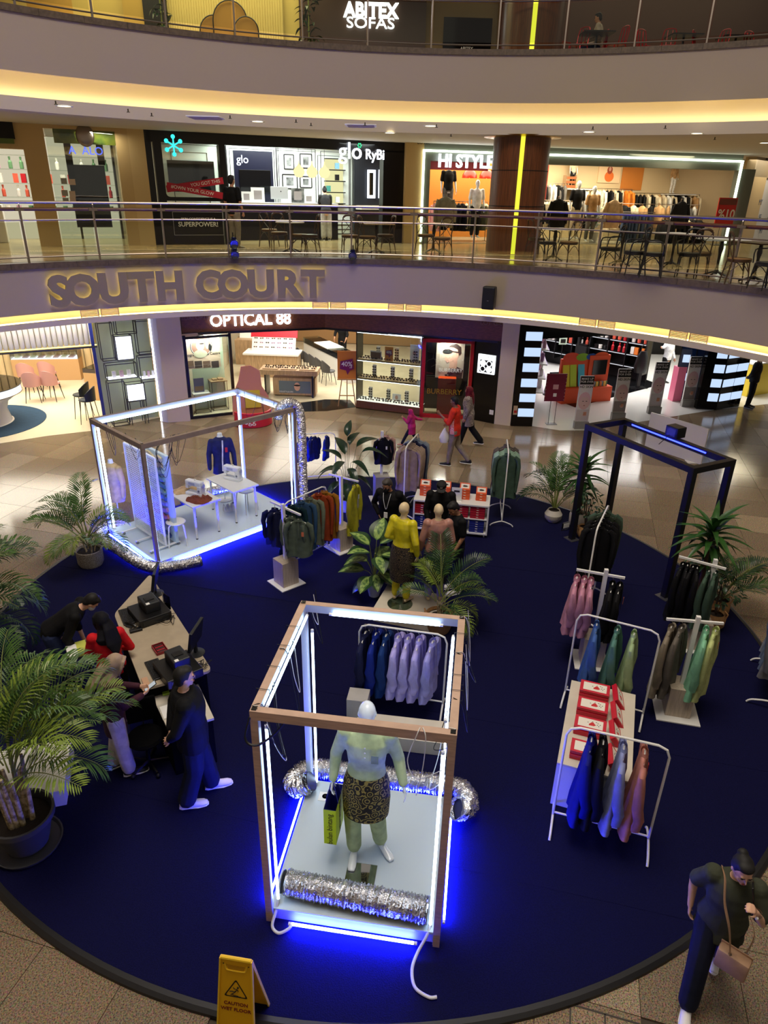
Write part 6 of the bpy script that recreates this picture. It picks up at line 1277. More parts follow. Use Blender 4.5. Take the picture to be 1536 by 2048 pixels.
# ================================================================== SHOP HELPERS
class Wall:
    """a vertical plane of the building from a to b on level z0; local x runs along it, local y goes away from the court"""
    def __init__(s, a, b, z0):
        s.a = V((a[0], a[1], z0)); s.b = V((b[0], b[1], z0)); s.z0 = z0; s.d = (s.b-s.a).normalized(); s.n = V((-s.d.y, s.d.x, 0)); s.L = (s.b-s.a).length; s.rz = math.atan2(s.d.y, s.d.x)
    def sz(s, u, v, off=0.):
        r = FW + IR*((u-768)/F_PX) + ID*((v-1024)/F_PX); o = s.a+s.n*off-V((0,0, EYE_Z)); t = o.dot(s.n)/r.dot(s.n)
        p = V((0,0, EYE_Z))+r*t; return (p-s.a).dot(s.d), p.z-s.z0
    def r(s, u0, v0, u1, v1, off=0.):
        um, vm = (u0+u1)/2,(v0+v1)/2
        return s.sz(u0, vm, off)[0], s.sz(u1, vm, off)[0], s.sz(um, v1, off)[1], s.sz(um, v0, off)[1]
    def thing(s, name, label, cat, group=None, x=0., y=0., z=0.):
        p = s.P(x, y, z); return thing(name, label, cat, p, s.rz, group)
    def P(s, x, y=0., z=0.): return s.a+s.d*x+s.n*y+V((0,0, z))
    def box(s, name, m, par, u0, v0, u1, v1, y0=-.03, y1=0., b=0, off=0.):
        x0, x1, z0, z1 = s.r(u0, v0, u1, v1, off); return MB().box(x0, x1, off+y0, off+y1, z0, z1, b=b).build(name, m, par)
    def text(s, name, st, size, m, par, u, v, y=-.04, ext=.01, bold=0., sx=1., tilt=0.):
        x, z = s.sz(u, v, y); mt = TRN((x, y, z)) @ ROT(PI/2,4, 'X') @ ROT(tilt, 4, 'Z'); return text(name, st, size, m, par, ext=ext, bold=bold, sx=sx, matrix=mt)
def swall(name, a, b, z0, z1, m, th=.12, kids=None):
    a, b = V((a[0], a[1],0)), V((b[0], b[1],0)); d = (b-a).normalized(); n = V((-d.y, d.x, 0))*th; mb = MB()
    mb.prism([tuple(a.xy), tuple(b.xy), tuple((b+n).xy), tuple((a+n).xy)], z0, z1); return struct(mb.build(name, m))
def arealamp(x, y, z, w_, h_, p, c=(1,.93,.82)): return area_light('shop_ceiling_light', (x, y, z), w_, p, c, size_y=h_)
def shop_chair(name, label, p, rz, seatm, legm, group, kind='shell', h=.46, s=1.):
    t = thing(name, label, 'chair', p, rz, group); t.scale = (s,)*3
    m = MB(); m.lathe([(0, h-.03),(.20, h-.02),(.235, h+.01),(.22, h+.035),(0, h+.03)],18, cap=False); m.build('seat', seatm, t, smooth=True)
    m = MB()
    vs = []; 
    for k in range(13):
        a = .2+(PI-.4)*k/12; c, s_ = math.cos(a), math.sin(a); top = h+.16+.24*s_
        for rr_, zz in ((.235, h-.01),(.25, top),(.225, top),(.21, h+.02)): vs.append((rr_*c, rr_*s_, zz))
    m.add(vs, [(i*4+k, i*4+(k+1) % 4, i*4+4+(k+1) % 4, i*4+4+k) for i in range(12) for k in range(4)]+[(3,2,1,0),(48,49,50,51)]); m.build('backrest', seatm, t, smooth=True)
    for x in (-1,1):
        for y in (-1,1): MB().tube([(x*.14, y*.14, h-.02),(x*.20, y*.20,0)],[.014,.009],6).build('leg', legm, t)
    return t
PROD = [mat('prod_%d' % i, c, .35) for i, c in enumerate([(180,30,40),(210,90,70),(230,226,220),(24,22,24),(196,150,170),(150,110,150),(120,170,200),(236,196,90),(90,130,90),(220,120,50)])]
_pm = {}
def prodmesh(kind):
    if kind in _pm: return _pm[kind]
    m = MB()
    if kind == 'bottle': m.lathe([(.022,0),(.024,.01),(.024,.08),(.010,.10),(.010,.115),(.013,.115),(.013,.14),(0,.14)],8)
    elif kind == 'box': m.box(-.03,.03,-.02,.02,0,.11)
    elif kind == 'jar': m.lathe([(.028,0),(.03,.04),(.03,.045),(.031,.06),(0,.06)],8)
    elif kind == 'glasses':
        for s_ in (-1,1):
            m.tube([(s_*.036,-.002,.025),(s_*.036,.002,.025)],[(.030,.023)]*2,8, side=(1,0,0)); m.tube([(s_*.066,0,.034),(s_*.066,.07,.03)],.003,4)
        m.tube([(-.01,0,.03),(.01,0,.03)],.004,4)
    me = m.mesh(kind); me.materials.append(BLACK); _pm[kind] = me; return me
def goods(W, label, cat, name, kind, x0, x1, y, z, n, mats, group, sc=1., jit=.25, rnd=random.Random(9)):
    for i in range(n):
        f = (i+.5)/n+rnd.uniform(-jit, jit)/n; p = W.P(lerp(x0, x1, f), y+rnd.uniform(-.02,.02), z)
        o = obj(name, prodmesh(kind), None, p, (0,0, W.rz+rnd.uniform(-.3,.3))); o.scale = (sc,)*3; tag(o, label, cat, group); setmat(o, rnd.choice(mats))
FACE = mat('print_skin', (206,160,140),.6); FACE2 = mat('print_skin_pale', (226,196,190),.6); PHAIR = mat('print_hair', (40,30,28),.6); PPINK = mat('print_pink_hair', (228,190,196),.6); PGREY = mat('print_grey', (150,142,140),.6)
def ell(cx, cz, rx, rz, n=16): return [(cx+rx*math.cos(2*PI*k/n), cz+rz*math.sin(2*PI*k/n)) for k in range(n)]
def prt(par, poly, m, y, name='print'):
    """flat print: outline in local x,z laid on a sheet at depth y"""
    n = len(poly); mb = MB(); mb.add([(x, y, z) for x, z in poly],[tuple(range(n))]); return mb.build(name, m, par)
# ================================================================== GROUND FLOOR SHOPS
ZC = 3.39
WOODH = mat('header_timber', (112,66,38),.45, var=.25, scale=4, stretch=(.5,8,8)); INTF = mat('shop_floor_pale', (206,196,170),.18, var=.06, scale=3); INTW = mat('shop_wall_cream', (222,212,188),.7)
WLIT = glow('white_sign_light', (236,242,255),5); PANEL = glow('white_light_panel', (240,244,255),2.2); LEDL = glow('led_line', (240,246,255),7)
g = lambda u, v: at(u, v, 0)
# plaster pillars
for i, (u0, v0, u1, v1, dpt) in enumerate(((336,845,381,842,.8),(988,848,1020,852,.8))):
    a_, b_ = g(u0, v0), g(u1, v1); swall('wall_pillar_%d' % (i+1), a_, b_, 0, ZC, mat('pillar_paint', (206,194,178),.7), dpt)
a_, b_ = g(322,843), g(337,845); swall('wall_pilaster', a_, b_, 0, ZC, mat('pillar_lavender_lit', (190,188,206),.6),.5)  # lavender light falling on the pilaster is put into its colour
# back walls and partitions of the ground floor shops
swall('wall_jewel_back', (-16,23.2),(-7.2,25.2),0, ZC, INTW); swall('wall_jewel_right', (-7.35,25.2),(-6.3,19.7),0, ZC, mat('warm_partition', (220,186,140),.7)); swall('wall_glasses_back', (-6.6,31.6),(4.5,30.2),0, ZC, mat('oak_back_wall', (168,128,84),.6)); swall('wall_glasses_left', (-6.6,31.6),(-5.95,20.0),0, ZC, INTW); swall('wall_glasses_right', (4.3,30.2),(3.95,20.2),0, ZC, INTW)
swall('wall_beauty_back', (4.4,30.5),(17,30),0, ZC, BLACKM)
def sfloor(name, pts, m, z=.004): return struct(MB().prism([tuple(p[:2]) for p in pts],-.02, z).build(name, m))
sfloor('floor_jewel', [(-16,15.6), g(0,887), g(95,872), g(190,861),(-6.6,19.6),(-7.2,25.1),(-16,25)], mat('jewel_floor', (226,214,186),.15))
sfloor('floor_glasses', [g(384,836), g(472,826), g(560,808), g(650,800), g(700,800), g(712,812),(4.0,20.3),(4.2,30.1),(-6.5,31.5)], INTF)
sfloor('floor_glasses_edge', [g(560,812), g(590,824), g(655,822), g(712,814), g(700,800), g(650,799)], mat('black_granite_strip', (24,24,24),.08),.007)
sfloor('floor_beauty', [g(1063,852), g(1120,861), g(1174,861), g(1433,819),(17,24),(17,30),(4.4,30),(4.2,20.5)], mat('white_gloss_tile', (226,226,222),.1))
arealamp(-11,20.3,3.3,5,4,480,(1,.92,.76)); arealamp(-2.0,24.8,3.3,5,6,560,(1,.93,.80)); arealamp(9.0,25.5,3.3,8,4,640,(1,.97,.94)); area_light('window_fill_light', (-4.98,20.1,2.34),.7,60,(.97,1,.9))  # last one is an unseen fill added to brighten the optician's window box
# ---- jeweller
WJ = Wall(g(0,885), g(190,861),0)
t = WJ.thing('scalloped_valance', 'valance of rounded white flutes edged with gold light over the jewellery shop', 'valance'); VAL = mat('valance_white', (238,234,222),.6)
x0, x1, z0, z1 = WJ.r(-40,648,190,690); z0, z1 = 2.35,3.28; N = 22
for k in range(N):
    xa = lerp(WJ.sz(-60,670)[0], WJ.sz(187,665)[0],(k+.5)/N); wd = (WJ.sz(187,665)[0]-WJ.sz(-60,670)[0])/N*.46
    m = MB(); m.tube([(xa, .05, z0),(xa, .05, z0+.06),(xa, .05, z1)],[(wd*.7, wd*.4),(wd, wd*.7),(wd, wd*.7)],12, side=(1,0,0)); m.build('flute', VAL, t, smooth=True)
xa, xb = WJ.sz(-60,690)[0], WJ.sz(190,665)[0]
MB().box(xa, xb, .12,.15, z0+.02, z1).build('gold_back', mat('gold_back', (196,176,80),.5), t); MB().box(xa, xb, .06,.09, z0-.03, z0-.01).build('led_line', glow('gold_led', (255,224,120),4), t)
MB().box(xa, xb, -.02,.2, z0-.08, z0-.035).build('valance_rail', mat('valance_rail_dark', (60,60,66),.4), t)
l_ = area_light('valance_fill_light', tuple(WJ.P(WJ.L/2,-.5,3.2)),3.4,26,(1,.93,.8), size_y=.1); l_.rotation_euler = (WJ.n*.6+V((0,0,-.35))).to_track_quat('-Z', 'Y').to_euler()  # unseen fill light added in front to brighten the flutes
t = thing('drape_wall', 'beige fluted drapes covering the back wall of the jewellery shop', 'curtain', (-15.4,23.2,0), math.atan2(2.0,8.8))
DRP = mat('drape_beige', (214,190,146),.8)
for k in range(34):
    MB().tube([(k*.24+.1,-.06,.02),(k*.24+.1,-.06, ZC-.02)],[(.11,.05)]*2,8, side=(1,0,0)).build('drape_fold', DRP, t, smooth=True)
q = g(58,806)
def counter(label, p, rz, L, D, h, low, case=.26):
    t = thing('display_counter', label, 'counter', p, rz); MB().box(-L/2, L/2,-D/2, D/2,0, h-case, b=.01).build('counter_body', low, t)
    MB().box(-L/2+.02, L/2-.02,-D/2+.02, D/2-.02, h-case, h-case+.02).build('lit_tray', PANEL, t); MB().box(-L/2, L/2,-D/2,-D/2+.008, h-case, h).build('front_glass', GLASS, t); MB().box(-L/2, L/2,-D/2, D/2, h, h+.01).build('top_glass', GLASS, t)
    for x in (-L/2, L/2-.012): MB().box(x, x+.012,-D/2, D/2, h-case, h).build('end_frame', STEEL, t)
    for k in range(int(L/.25)): MB().box(-L/2+.1+k*.25,-L/2+.26+k*.25,-D/2+.12, D/2-.12, h-case+.02, h-case+.06).build('jewel_tray', mat('pink_velvet', (206,176,186),.8) if k % 2 else CARD, t)
    return t
q = g(78,770); counter('long glass jewellery counter lit from inside in front of the drapes', (q.x, q.y+.9,0),.16,2.2,.6,1.0, mat('counter_oak', (190,150,104),.5))
q = g(200,800); counter('oak jewellery counter running back beside the lit display wall', (q.x+.2, q.y+2.0,0),1.42,4.2,.55,1.0, mat('counter_oak', (190,150,104)),.12)
q = g(20,850); t = thing('round_counter', 'round white jewellery counter with a glass top at the left edge', 'counter', (q.x-.95, q.y+.15,0)); WG = mat('white_gloss', (226,224,218),.25)
MB().lathe([(.95,0),(.86,.03),(.78,.35),(.86,.60),(1.15,.80),(1.25,.86)],48, cap=False).build('counter_base', WG, t, smooth=True); MB().lathe([(0,.86),(1.25,.86)],48, cap=False).build('lit_deck', PANEL, t); MB().lathe([(1.25,.86),(1.25,1.06)],48, cap=False).build('curved_glass', GLASS, t); MB().lathe([(0,1.06),(1.26,1.06),(1.26,1.08),(0,1.08)],48, cap=False).build('glass_top', GLASS, t); MB().lathe([(1.26,.855),(1.27,.855),(1.27,.875),(1.26,.875)],48, cap=False).build('metal_rim', STEEL, t); MB().lathe([(1.262,1.06),(1.275,1.06),(1.275,1.08),(1.262,1.08)],48, cap=False).build('metal_rim', BLACK, t)
tag(MB().lathe([(0,.006),(1.75,.006),(1.75,.016),(0,.016)],64, cap=False).build('round_rug', mat('teal_blue_rug', (36,66,92),.9, var=.3, scale=6, stretch=(1,12,1)), None, loc=(q.x-.95, q.y+.15,0)), 'round dark teal rug under the round white jewellery counter', 'rug')
PV = mat('pink_velvet_seat', (190,140,132),.8); CHB = mat('charcoal_leather', (32,38,46),.5)
for i, (u, v, rz) in enumerate(((72,803, PI+.2),(108,800, PI-.1),(60,782, PI+.1),(102,778, PI))): shop_chair('velvet_chair', 'dusty pink velvet chair, %s at the jewellery counter' % ['front left', 'front right', 'back left', 'back right'][i], g(u, v), rz, PV, BLACK, 'pink velvet chairs', s=1.15)
for i, (u, v) in enumerate(((170,838),(182,846))): shop_chair('bar_chair', 'tall black bar chair, %s of the pair by the oak counter' % ['farther', 'nearer'][i], g(u, v-3+i*3),-PI/2, CHB, BLACK, 'black bar chairs', h=.68)
# display wall of frames
WD = Wall(g(212,858), g(327,842),0); FRM = mat('bronze_frame', (72,68,62),.35,.8)
t = WD.thing('frame_display_wall', 'bronze framed window display with glowing panels and jewellery boxes', 'display', )
def fbox(u0, v0, u1, v1, d=.3, y=0., r=.02, fill=None):
    x0, x1, z0, z1 = WD.r(u0, v0, u1, v1); m = MB()
    for x in (x0, x1):
        for yy in (y, y+d): m.bar((x, yy, z0),(x, yy, z1), r)
    for z in (z0, z1):
        for yy in (y, y+d): m.bar((x0, yy, z),(x1, yy, z), r)
        for x in (x0, x1): m.bar((x, y, z),(x, y+d, z), r)
    f = m.build('open_frame', FRM, t)
    if fill: MB().box(x0+r, x1-r, y+.01, y+.04, z0+r, z1-r).build('light_panel', fill, f)
    return f, (x0, x1, z0, z1)
xs = [WD.sz(u, 700)[0] for u in (196,229,272,312)]
for (u0, v0, u1, v1, fl) in ((200,646,228,722, None),(232,672,266,720, PANEL),(274,642,310,708, None),(213,728,274,758, None),(280,714,315,758, None),(254,768,290,802, PANEL),(222,764,254,852, None),(292,762,324,846, None),(262,802,288,850, None),(232,640,272,668, None)):
    f, (a_, b_, c_, d_) = fbox(u0, v0, u1, v1, fill=fl)
    if v0 in (728,714):
        MB().box(a_+.02, b_-.02,.02,.28, c_+.01, c_+.03).build('lit_floor', PANEL, f)
        for k in range(3): MB().box(lerp(a_, b_, .2+.25*k), lerp(a_, b_, .32+.25*k),.1,.2, c_+.03, c_+.2).build('jewel_stand', CARD if k % 2 == 0 else mat('pink_velvet', (206,176,186)), f)
x_ = WD.sz(322,840)[0]; MB().box(x_-.02, x_+.03,-.05,-.02,.02, ZC-.02).build('led_column', LEDL, t)
x_ = WD.sz(216,850)[0]; MB().box(x_-.10, x_-.02,-.02,.05,.02, ZC-.02).build('glass_edge', mat('blue_glass_edge', (60,70,150),.1), t)
MB().box(WD.sz(216,850)[0], WD.L+.0,.5,.53,0, ZC-.1).build('back_screen', mat('pale_green_screen', (176,186,150),.6), t)
MB().box(WD.sz(212,850)[0], WD.L, .0,.45, ZC-.28, ZC-.24).build('canopy', mat('navy_canopy', (24,30,70),.4), t)
# ---- optician
z_h = 2.42; hA, hB, hC = at(364,666, z_h), at(650,655, z_h), at(1007,683, z_h)
def header(name, a, b, m, zb=z_h, zt=ZC, th=.12): return swall(name, a, b, zb, zt, m, th)
header('wall_header_glasses_1', hA, hB, WOODH); header('wall_header_glasses_2', hB, hC, WOODH)
for a_, b_ in ((hA, hB),(hB, hC)): swall('trim_header', (a_.x, a_.y-.015),(b_.x, b_.y-.015), z_h-.06, z_h, BLACK, .13)
WH = Wall(hA, hB, 0); WH2 = Wall(hB, hC, 0)
t = WH.thing('shop_sign', 'glowing white letters OPTICAL 88 on the timber header', 'sign'); WH.text('lettering', 'OPTICAL 88', .475, WLIT, t, 502,640,-.07,.025,.008,.93)
FNT = mat('faint_metal_letters', (130,100,74),.4); t = WH.thing('shop_sign', 'faint brown letters at the left end of the timber header', 'sign'); WH.text('lettering', 'KEDAI OPTIK', .16, FNT, t, 389,636,-.02,.008)
t = WH2.thing('shop_sign', 'faint lot number letters at the right end of the timber header', 'sign'); WH2.text('lettering', 'LOT G-081', .17, FNT, t, 989,647,-.02,.008)
WW = Wall(g(384,838), g(470,828),0); t = WW.thing('shop_window', 'black framed window box with a lens poster left of the shop entrance', 'window')
x0, x1 = WW.sz(384,838)[0], WW.sz(470,828)[0]
for x in (x0, x1): MB().box(x-.04, x+.04,-.04,.04,0, z_h).build('frame_post', BLACK, t)
MB().box(x0, x1,-.04,.04,0,.07).build('frame_sill', BLACK, t); MB().box(x0, x1,-.04,.04, z_h-.1, z_h-.04).build('frame_head', BLACK, t); MB().box(x0+.04, x1-.04,-.005,.005,.07, z_h-.1).build('pane', GLASS, t)
MB().box(x0, x1,.9,.93,0, z_h).build('back_panel', mat('mint_panel', (196,214,190),.4), t)
area_light('window_fill_light', tuple(WW.P(WW.L/2,.08,2.28)),1.0,34,(1,.98,.92), size_y=.12)  # unseen fill light added behind the pane to brighten the lens poster
t = WW.thing('poster', 'lens centre poster with a round picture of a woman in a headscarf in the window', 'poster')
WW.box('poster_sheet', mat('poster_beige', (214,190,166),.6), t, 371,670,446,742,.04,.05)
t.location += WW.n*.32; pc, pz = WW.sz(408,697); rp_ = .30
prt(t, ell(pc, pz, rp_*1.06, rp_*1.06,28), BLACKM, .037); prt(t, ell(pc, pz, rp_*1.0, rp_*1.0,28), CARD, .035); prt(t, ell(pc, pz, rp_*.95, rp_*.95,28), mat('print_room', (150,110,96),.6),.033)
prt(t, ell(pc-.04, pz-.22,.20,.12), mat('print_scarf', (178,176,152),.6),.031); prt(t, ell(pc-.03, pz+.02,.12,.16), mat('print_scarf', (178,176,152)),.030); prt(t, ell(pc-.01, pz+.04,.075,.10), FACE, .028); prt(t, ell(pc+.02, pz+.07,.07,.02), BLACKM, .026); prt(t, ell(pc+.17, pz+.02,.05,.12), FACE, .028); prt(t, ell(pc+.25, pz-.05,.05,.1), BLACKM, .027)
WW.text('poster_text', 'Progressive Lens Centre', .105, BLACKM, t, 410,713,.035,.001,.001)
for k in range(4):
    o_ = WW.box('poster_photo', mat('print_photo_%d' % (k % 2),((120,96,80),(74,62,58))[k % 2],.6), t, 378+17*k, 727,393+17*k, 741,.034,.039)
def sidetable(label, u, v, h, s_=.5, m=WHITE):
    t = thing('side_table', label, 'table', (g(u, v).x, g(u, v).y, 0), WW.rz); MB().box(-s_/2, s_/2,-s_*.4, s_*.4, h-.03, h).build('tabletop', m, t); f = MB()
    for x in (-1,1):
        for y in (-1,1): f.bar((x*s_*.46, y*s_*.36,.01),(x*s_*.46, y*s_*.36, h-.03),.014)
        f.bar((x*s_*.46,-s_*.36,.03),(x*s_*.46, s_*.36,.03),.014); f.bar((-s_*.46, x*s_*.36,.03),(s_*.46, x*s_*.36,.03),.014)
    f.build('metal_frame', BLACK, t); return t
sidetable('low white topped table with thin black legs in the window box', 405,824,.62); sidetable('taller oak topped table with thin black legs in the window box', 440,818,.92,.5, WOODO)
q = g(403,824); t = thing('counter_card', 'small picture card on the low window table', 'card', (q.x, q.y-.0,.62), WW.rz); MB().box(-.15,.15,0,.02,0,.42).build('card_sheet', mat('print_blue_card', (90,96,140),.5), t); MB().box(-.13,.13,-.004,0,.04,.18).build('card_photo', mat('print_photo_0', (120,96,80)), t)
q = g(440,818)
for k in range(2): tag(MB().box(-.16+.17*k, -.02+.17*k, -.1,.1,.92,.96+.01*k).build('eyewear_tray', WOODO, None, loc=(q.x, q.y, 0), rot=(0,0, WW.rz)), 'small wooden tray on the taller window table', 'tray', 'trays in the optician window')
# entrance: standee base, display table, stands, counter, chairs, easel
q = g(505,845); t = thing('standee', 'red curved standee base with a plain board behind it by the entrance', 'standee', (q.x, q.y, 0), WW.rz-.1); SRD = mat('standee_red', (196,34,52),.5)
m = MB(); m.lathe([(.55,0),(.58,.02),(.56,.42),(.52,.43)],24, a0=-PI*.9, a1=-PI*.1, cap=False); m.build('red_base', SRD, t, smooth=True); MB().plate([(-.55,0),(.55,0),(.52,.5),(.34,.8),(.30,1.25),(.05,1.42),(-.22,1.40),(-.32,1.0),(-.50,.6)],(0,.03,.25),(1,0,0),(0,0,1),.03).build('plain_board', mat('board_salmon', (216,150,120),.6), t)
MB().plate([(-.18,0),(.28,0),(.26,.5),(-.16,.52)],(0,-.02,.45),(1,0,0),(0,0,1),.02).build('yellow_board', mat('board_yellow', (228,206,60),.6), t)
text('base_lettering', 'egg', .26, CARD, t, ext=.004, matrix=TRN((-.17,-.575,.22)) @ ROT(PI/2,4, 'X'))
q = g(582,790); t = thing('eyewear_table', 'oak display table with trays of glasses and a picture panel below in the entrance', 'table', (q.x, q.y, 0),-.05)
MB().box(-.95,.95,-.35,.35,.74,.90, b=.005).build('tabletop', WOODO, t); 
for x in (-.8,.75): MB().box(x, x+.05,-.3,.3,0,.74).build('trestle', BLACK, t)
b_ = MB().box(-.55,.85,-.18,.25,.05,.62, b=.004).build('lower_cabinet', WOODO, t); MB().box(-.35,.7,-.19,-.18,.12,.52).build('picture_panel', mat('print_dusk', (96,110,120),.4), b_); prt(b_, ell(.25,.34,.10,.14), FACE, -.192); prt(b_, ell(.25,.38,.11,.03), BLACKM, -.194); text('panel_text', 'YOUSTYLE.ON', .07, CARD, b_, ext=.001, matrix=TRN((-.12,-.193,.16)) @ ROT(PI/2,4, 'X'))
for k in range(3):
    tr = MB().box(-.85+.6*k, -.35+.6*k, -.28,.22,.90,.93).build('eyewear_tray', WOODO, t); 
Wt = Wall(t.matrix_world.translation.xy-V((.9,0)), t.matrix_world.translation.xy+V((.9,-.09)),0)
Wt = Wall((q.x-.9, q.y+.05),(q.x+.9, q.y-.05),0)
for yy in (-.15,.08): goods(Wt, 'pair of sunglasses on the oak display table in the entrance', 'sunglasses', 'sunglasses', 'glasses', .1,1.75, yy, .931,10,[BLACK, PROD[3]], 'sunglasses on the oak display table', 1.0)
q = g(548,750); t = thing('eyewear_stand', 'stepped eyewear stand with a red header behind the oak table', 'stand', (q.x, q.y, 0),-.05)
MB().box(-.95,.95,-.4,.4,0,.80, b=.01).build('stand_base', WOODO, t); MB().box(-1.0,1.0,-.45,.45,.80,.86).build('white_shelf', WHITE, t)
m = MB(); m.X = TRN((0,.1,.86)) @ ROT(-.45,4, 'X'); m.box(-.8,.8,0,.04,0,.50); m.build('eyewear_board', CARD, t); m = MB(); m.X = TRN((0,.1,.86)) @ ROT(-.45,4, 'X'); m.box(-.85,.85,-.01,.05,.50,.80); m.build('red_header', SRD, t)
for j in range(3): goods(Wall((q.x-.8, q.y+.04),(q.x+.8, q.y-.04),0), 'pair of glasses on the stepped stand with the red header', 'glasses', 'glasses', 'glasses', .05,1.55,.04+.09*j, .98+.14*j, 7,[PROD[3], PROD[5], mat('frame_brown', (90,60,40),.4)], 'glasses on the stepped stand', 1.0,0)
q = g(505,722)+V((.6,-.3,0)); t = thing('eyewear_stand', 'white sloped eyewear stand at the back left of the optician', 'stand', (q.x, q.y, 0),-.05); MB().box(-1.1,1.1,-.4,.4,0,.95, b=.01).build('stand_base', WOODO, t); m = MB(); m.X = TRN((0,0,.95)) @ ROT(-.5,4, 'X'); m.box(-1.0,1.0,0,.04,0,.9); m.build('eyewear_board', CARD, t)
for j in range(3): goods(Wall((q.x-1, q.y+.05),(q.x+1, q.y-.05),0), 'pair of glasses on the white sloped stand at the back', 'glasses', 'glasses', 'glasses', .05,1.95,.06+.11*j, 1.15+.2*j, 8,[PROD[3], mat('frame_brown', (90,60,40))], 'glasses on the white sloped stand', 1.0,0)
c0, c1 = g(603,722), g(690,770); dcn = (c1-c0).normalized(); L_ = (c1-c0).length; t = thing('glass_counter', 'long white glass topped counter running diagonally in the optician', 'counter', (c0+c1)/2+V((.35,.3,0)), math.atan2(dcn.y, dcn.x))
MB().box(-L_/2, L_/2,-.3,.3,0,.72).build('counter_body', WHITE, t); MB().box(-L_/2, L_/2,-.32,.32,.90,.92).build('glass_top', GLASS, t); MB().box(-L_/2, L_/2,-.32,-.30,.72,.90).build('front_glass', GLASS, t); MB().box(-.9,.4,-.33,.33,.90,.93).build('white_pad', WHITE, t)
goods(Wall((c0.x+.35, c0.y+.3),(c1.x+.35, c1.y+.3),0), 'pair of glasses under the glass of the long counter', 'glasses', 'glasses', 'glasses', .1, L_-.2,0,.73,26,[PROD[3], PROD[2]], 'glasses in the long counter', 1.2)
CHG = mat('grey_seat', (74,74,76),.6)
for k in range(7): p_ = c0.lerp(c1,(k+.2)/7)+V((-.35,-.35,0)); shop_chair('grey_chair', 'grey upholstered chair with black legs, %s from the back along the long counter' % ORD[k], p_, math.atan2(dcn.y, dcn.x)+PI, CHG, BLACK, 'grey chairs along the counter')
q = g(650,735); person('assistant in a black top leaning on the long counter in the optician', (q.x+.6, q.y+1.2,0), PI-.3,1.65, dict(el=(-.27,.1,1.14), wl=(-.24,.26,.98), er=(.27,.1,1.14), wr=(.26,.24,.98)), lean=12, head=(20,0), top=BLKC, trousers=BLKC, shoes=DSH, sleeve='half', vox=.016)
q = g(694,812); t = thing('easel_sign', 'orange forty percent off poster on a wooden easel at the entrance', 'sign', (q.x, q.y, 0),.05); EW = mat('easel_beech', (196,150,96),.5)
for a_, b_ in (((-.28,-.05,0),(-.05,.05,1.65)),((.28,-.05,0),(.05,.05,1.65)),((0,.45,0),(0,.08,1.6))): MB().bar(a_, b_, .03).build('easel_leg', EW, t)
MB().bar((-.24,-.03,.35),(.24,-.03,.35),.03).build('easel_bar', EW, t); MB().bar((-.3,-.04,.86),(.3,-.04,.86),.03).build('easel_ledge', EW, t)
m = MB(); m.X = TRN((0,-.03,.88)) @ ROT(-.06,4, 'X'); m.box(-.29,.29,-.02,0,0,.86); bd_ = m.build('poster_board', mat('poster_orange', (238,150,36),.5), t)
def sale_print(par, y, s_=1., x=0, z=1.32):
    prt(par, [(x-.20*s_, z+.12*s_),(x+.18*s_, z+.2*s_),(x+.22*s_, z-.12*s_),(x+.10*s_, z-.16*s_),(x+.02*s_, z-.30*s_),(x-.03*s_, z-.16*s_),(x-.22*s_, z-.12*s_)], mat('sale_purple', (130,24,90),.5), y); text('print_text', '40%', .2*s_, CARD, par, ext=.001, bold=.003, matrix=TRN((x, y-.006, z+.03*s_)) @ ROT(PI/2,4, 'X')); text('print_text', 'off', .08*s_, CARD, par, ext=.001, matrix=TRN((x+.12*s_, y-.006, z-.07*s_)) @ ROT(PI/2,4, 'X'))
sale_print(bd_, -.085)
# glass showcase with shelves of sunglasses
WS_ = Wall(g(712,816), g(839,832),0); t = WS_.thing('showcase', 'lit glass showcase with three shelves of sunglasses over a slatted timber base', 'showcase'); xl, xr = 0, WS_.L
MB().box(xl, xr, .0,.5,.03,.26).build('base_box', mat('walnut', (110,70,42),.5), t)
for k in range(44): MB().box(xl+k*xr/44+.005, xl+(k+1)*xr/44-.005,-.012,0,.03,.25).build('slat', mat('walnut', (110,70,42)), t)
SHF = mat('shelf_beech', (214,184,130),.5); zs = [.27,.98,1.56]; MB().box(xl, xr, 0,.5,.26,.275).build('lit_shelf', glow('shelf_light', (255,250,236),1.6), t)
for z in zs[1:]: MB().box(xl, xr, 0.02,.48, z-.05, z, b=.004).build('shelf', SHF, t); MB().box(xl, xr, .03,.06, z-.065, z-.052).build('shelf_led', LEDL, t)
MB().box(xl, xr, -.004,.004,.26,2.38).build('front_glass', GLASS, t)
for x in (xl, xr-.03): MB().box(x, x+.03,0,.5,0,2.4).build('side_post', BLACK, t)
MB().box(xl, xr, .01,.05,2.34,2.37).build('top_led', LEDL, t)
for i, z in enumerate(zs):
    for row in (.12,.30): goods(WS_, 'pair of sunglasses on the %s shelf of the showcase' % ['bottom', 'middle', 'top'][i], 'sunglasses', 'sunglasses', 'glasses', .1, xr-.1, row, z+.006,11,[BLACK, PROD[3], mat('frame_brown', (90,60,40))], 'sunglasses on the showcase shelves', 1.15)
    for k in range(3):
        x = .35+k*.6+.12*i; p_ = WS_.P(x, .36, z+.001); st_ = thing('eyewear_tower', 'narrow stand of stacked sunglasses on the %s shelf, %s from the left' % (['bottom', 'middle', 'top'][i], ORD[k]), 'stand', p_, WS_.rz, 'sunglass towers in the showcase'); MB().box(-.06,.06,0,.02,0,.36).build('tower_back', CARD, st_)
        for j in range(4): o = obj('glasses', prodmesh('glasses'), st_, (0,-.03,.03+.08*j)); setmat(o, BLACK)
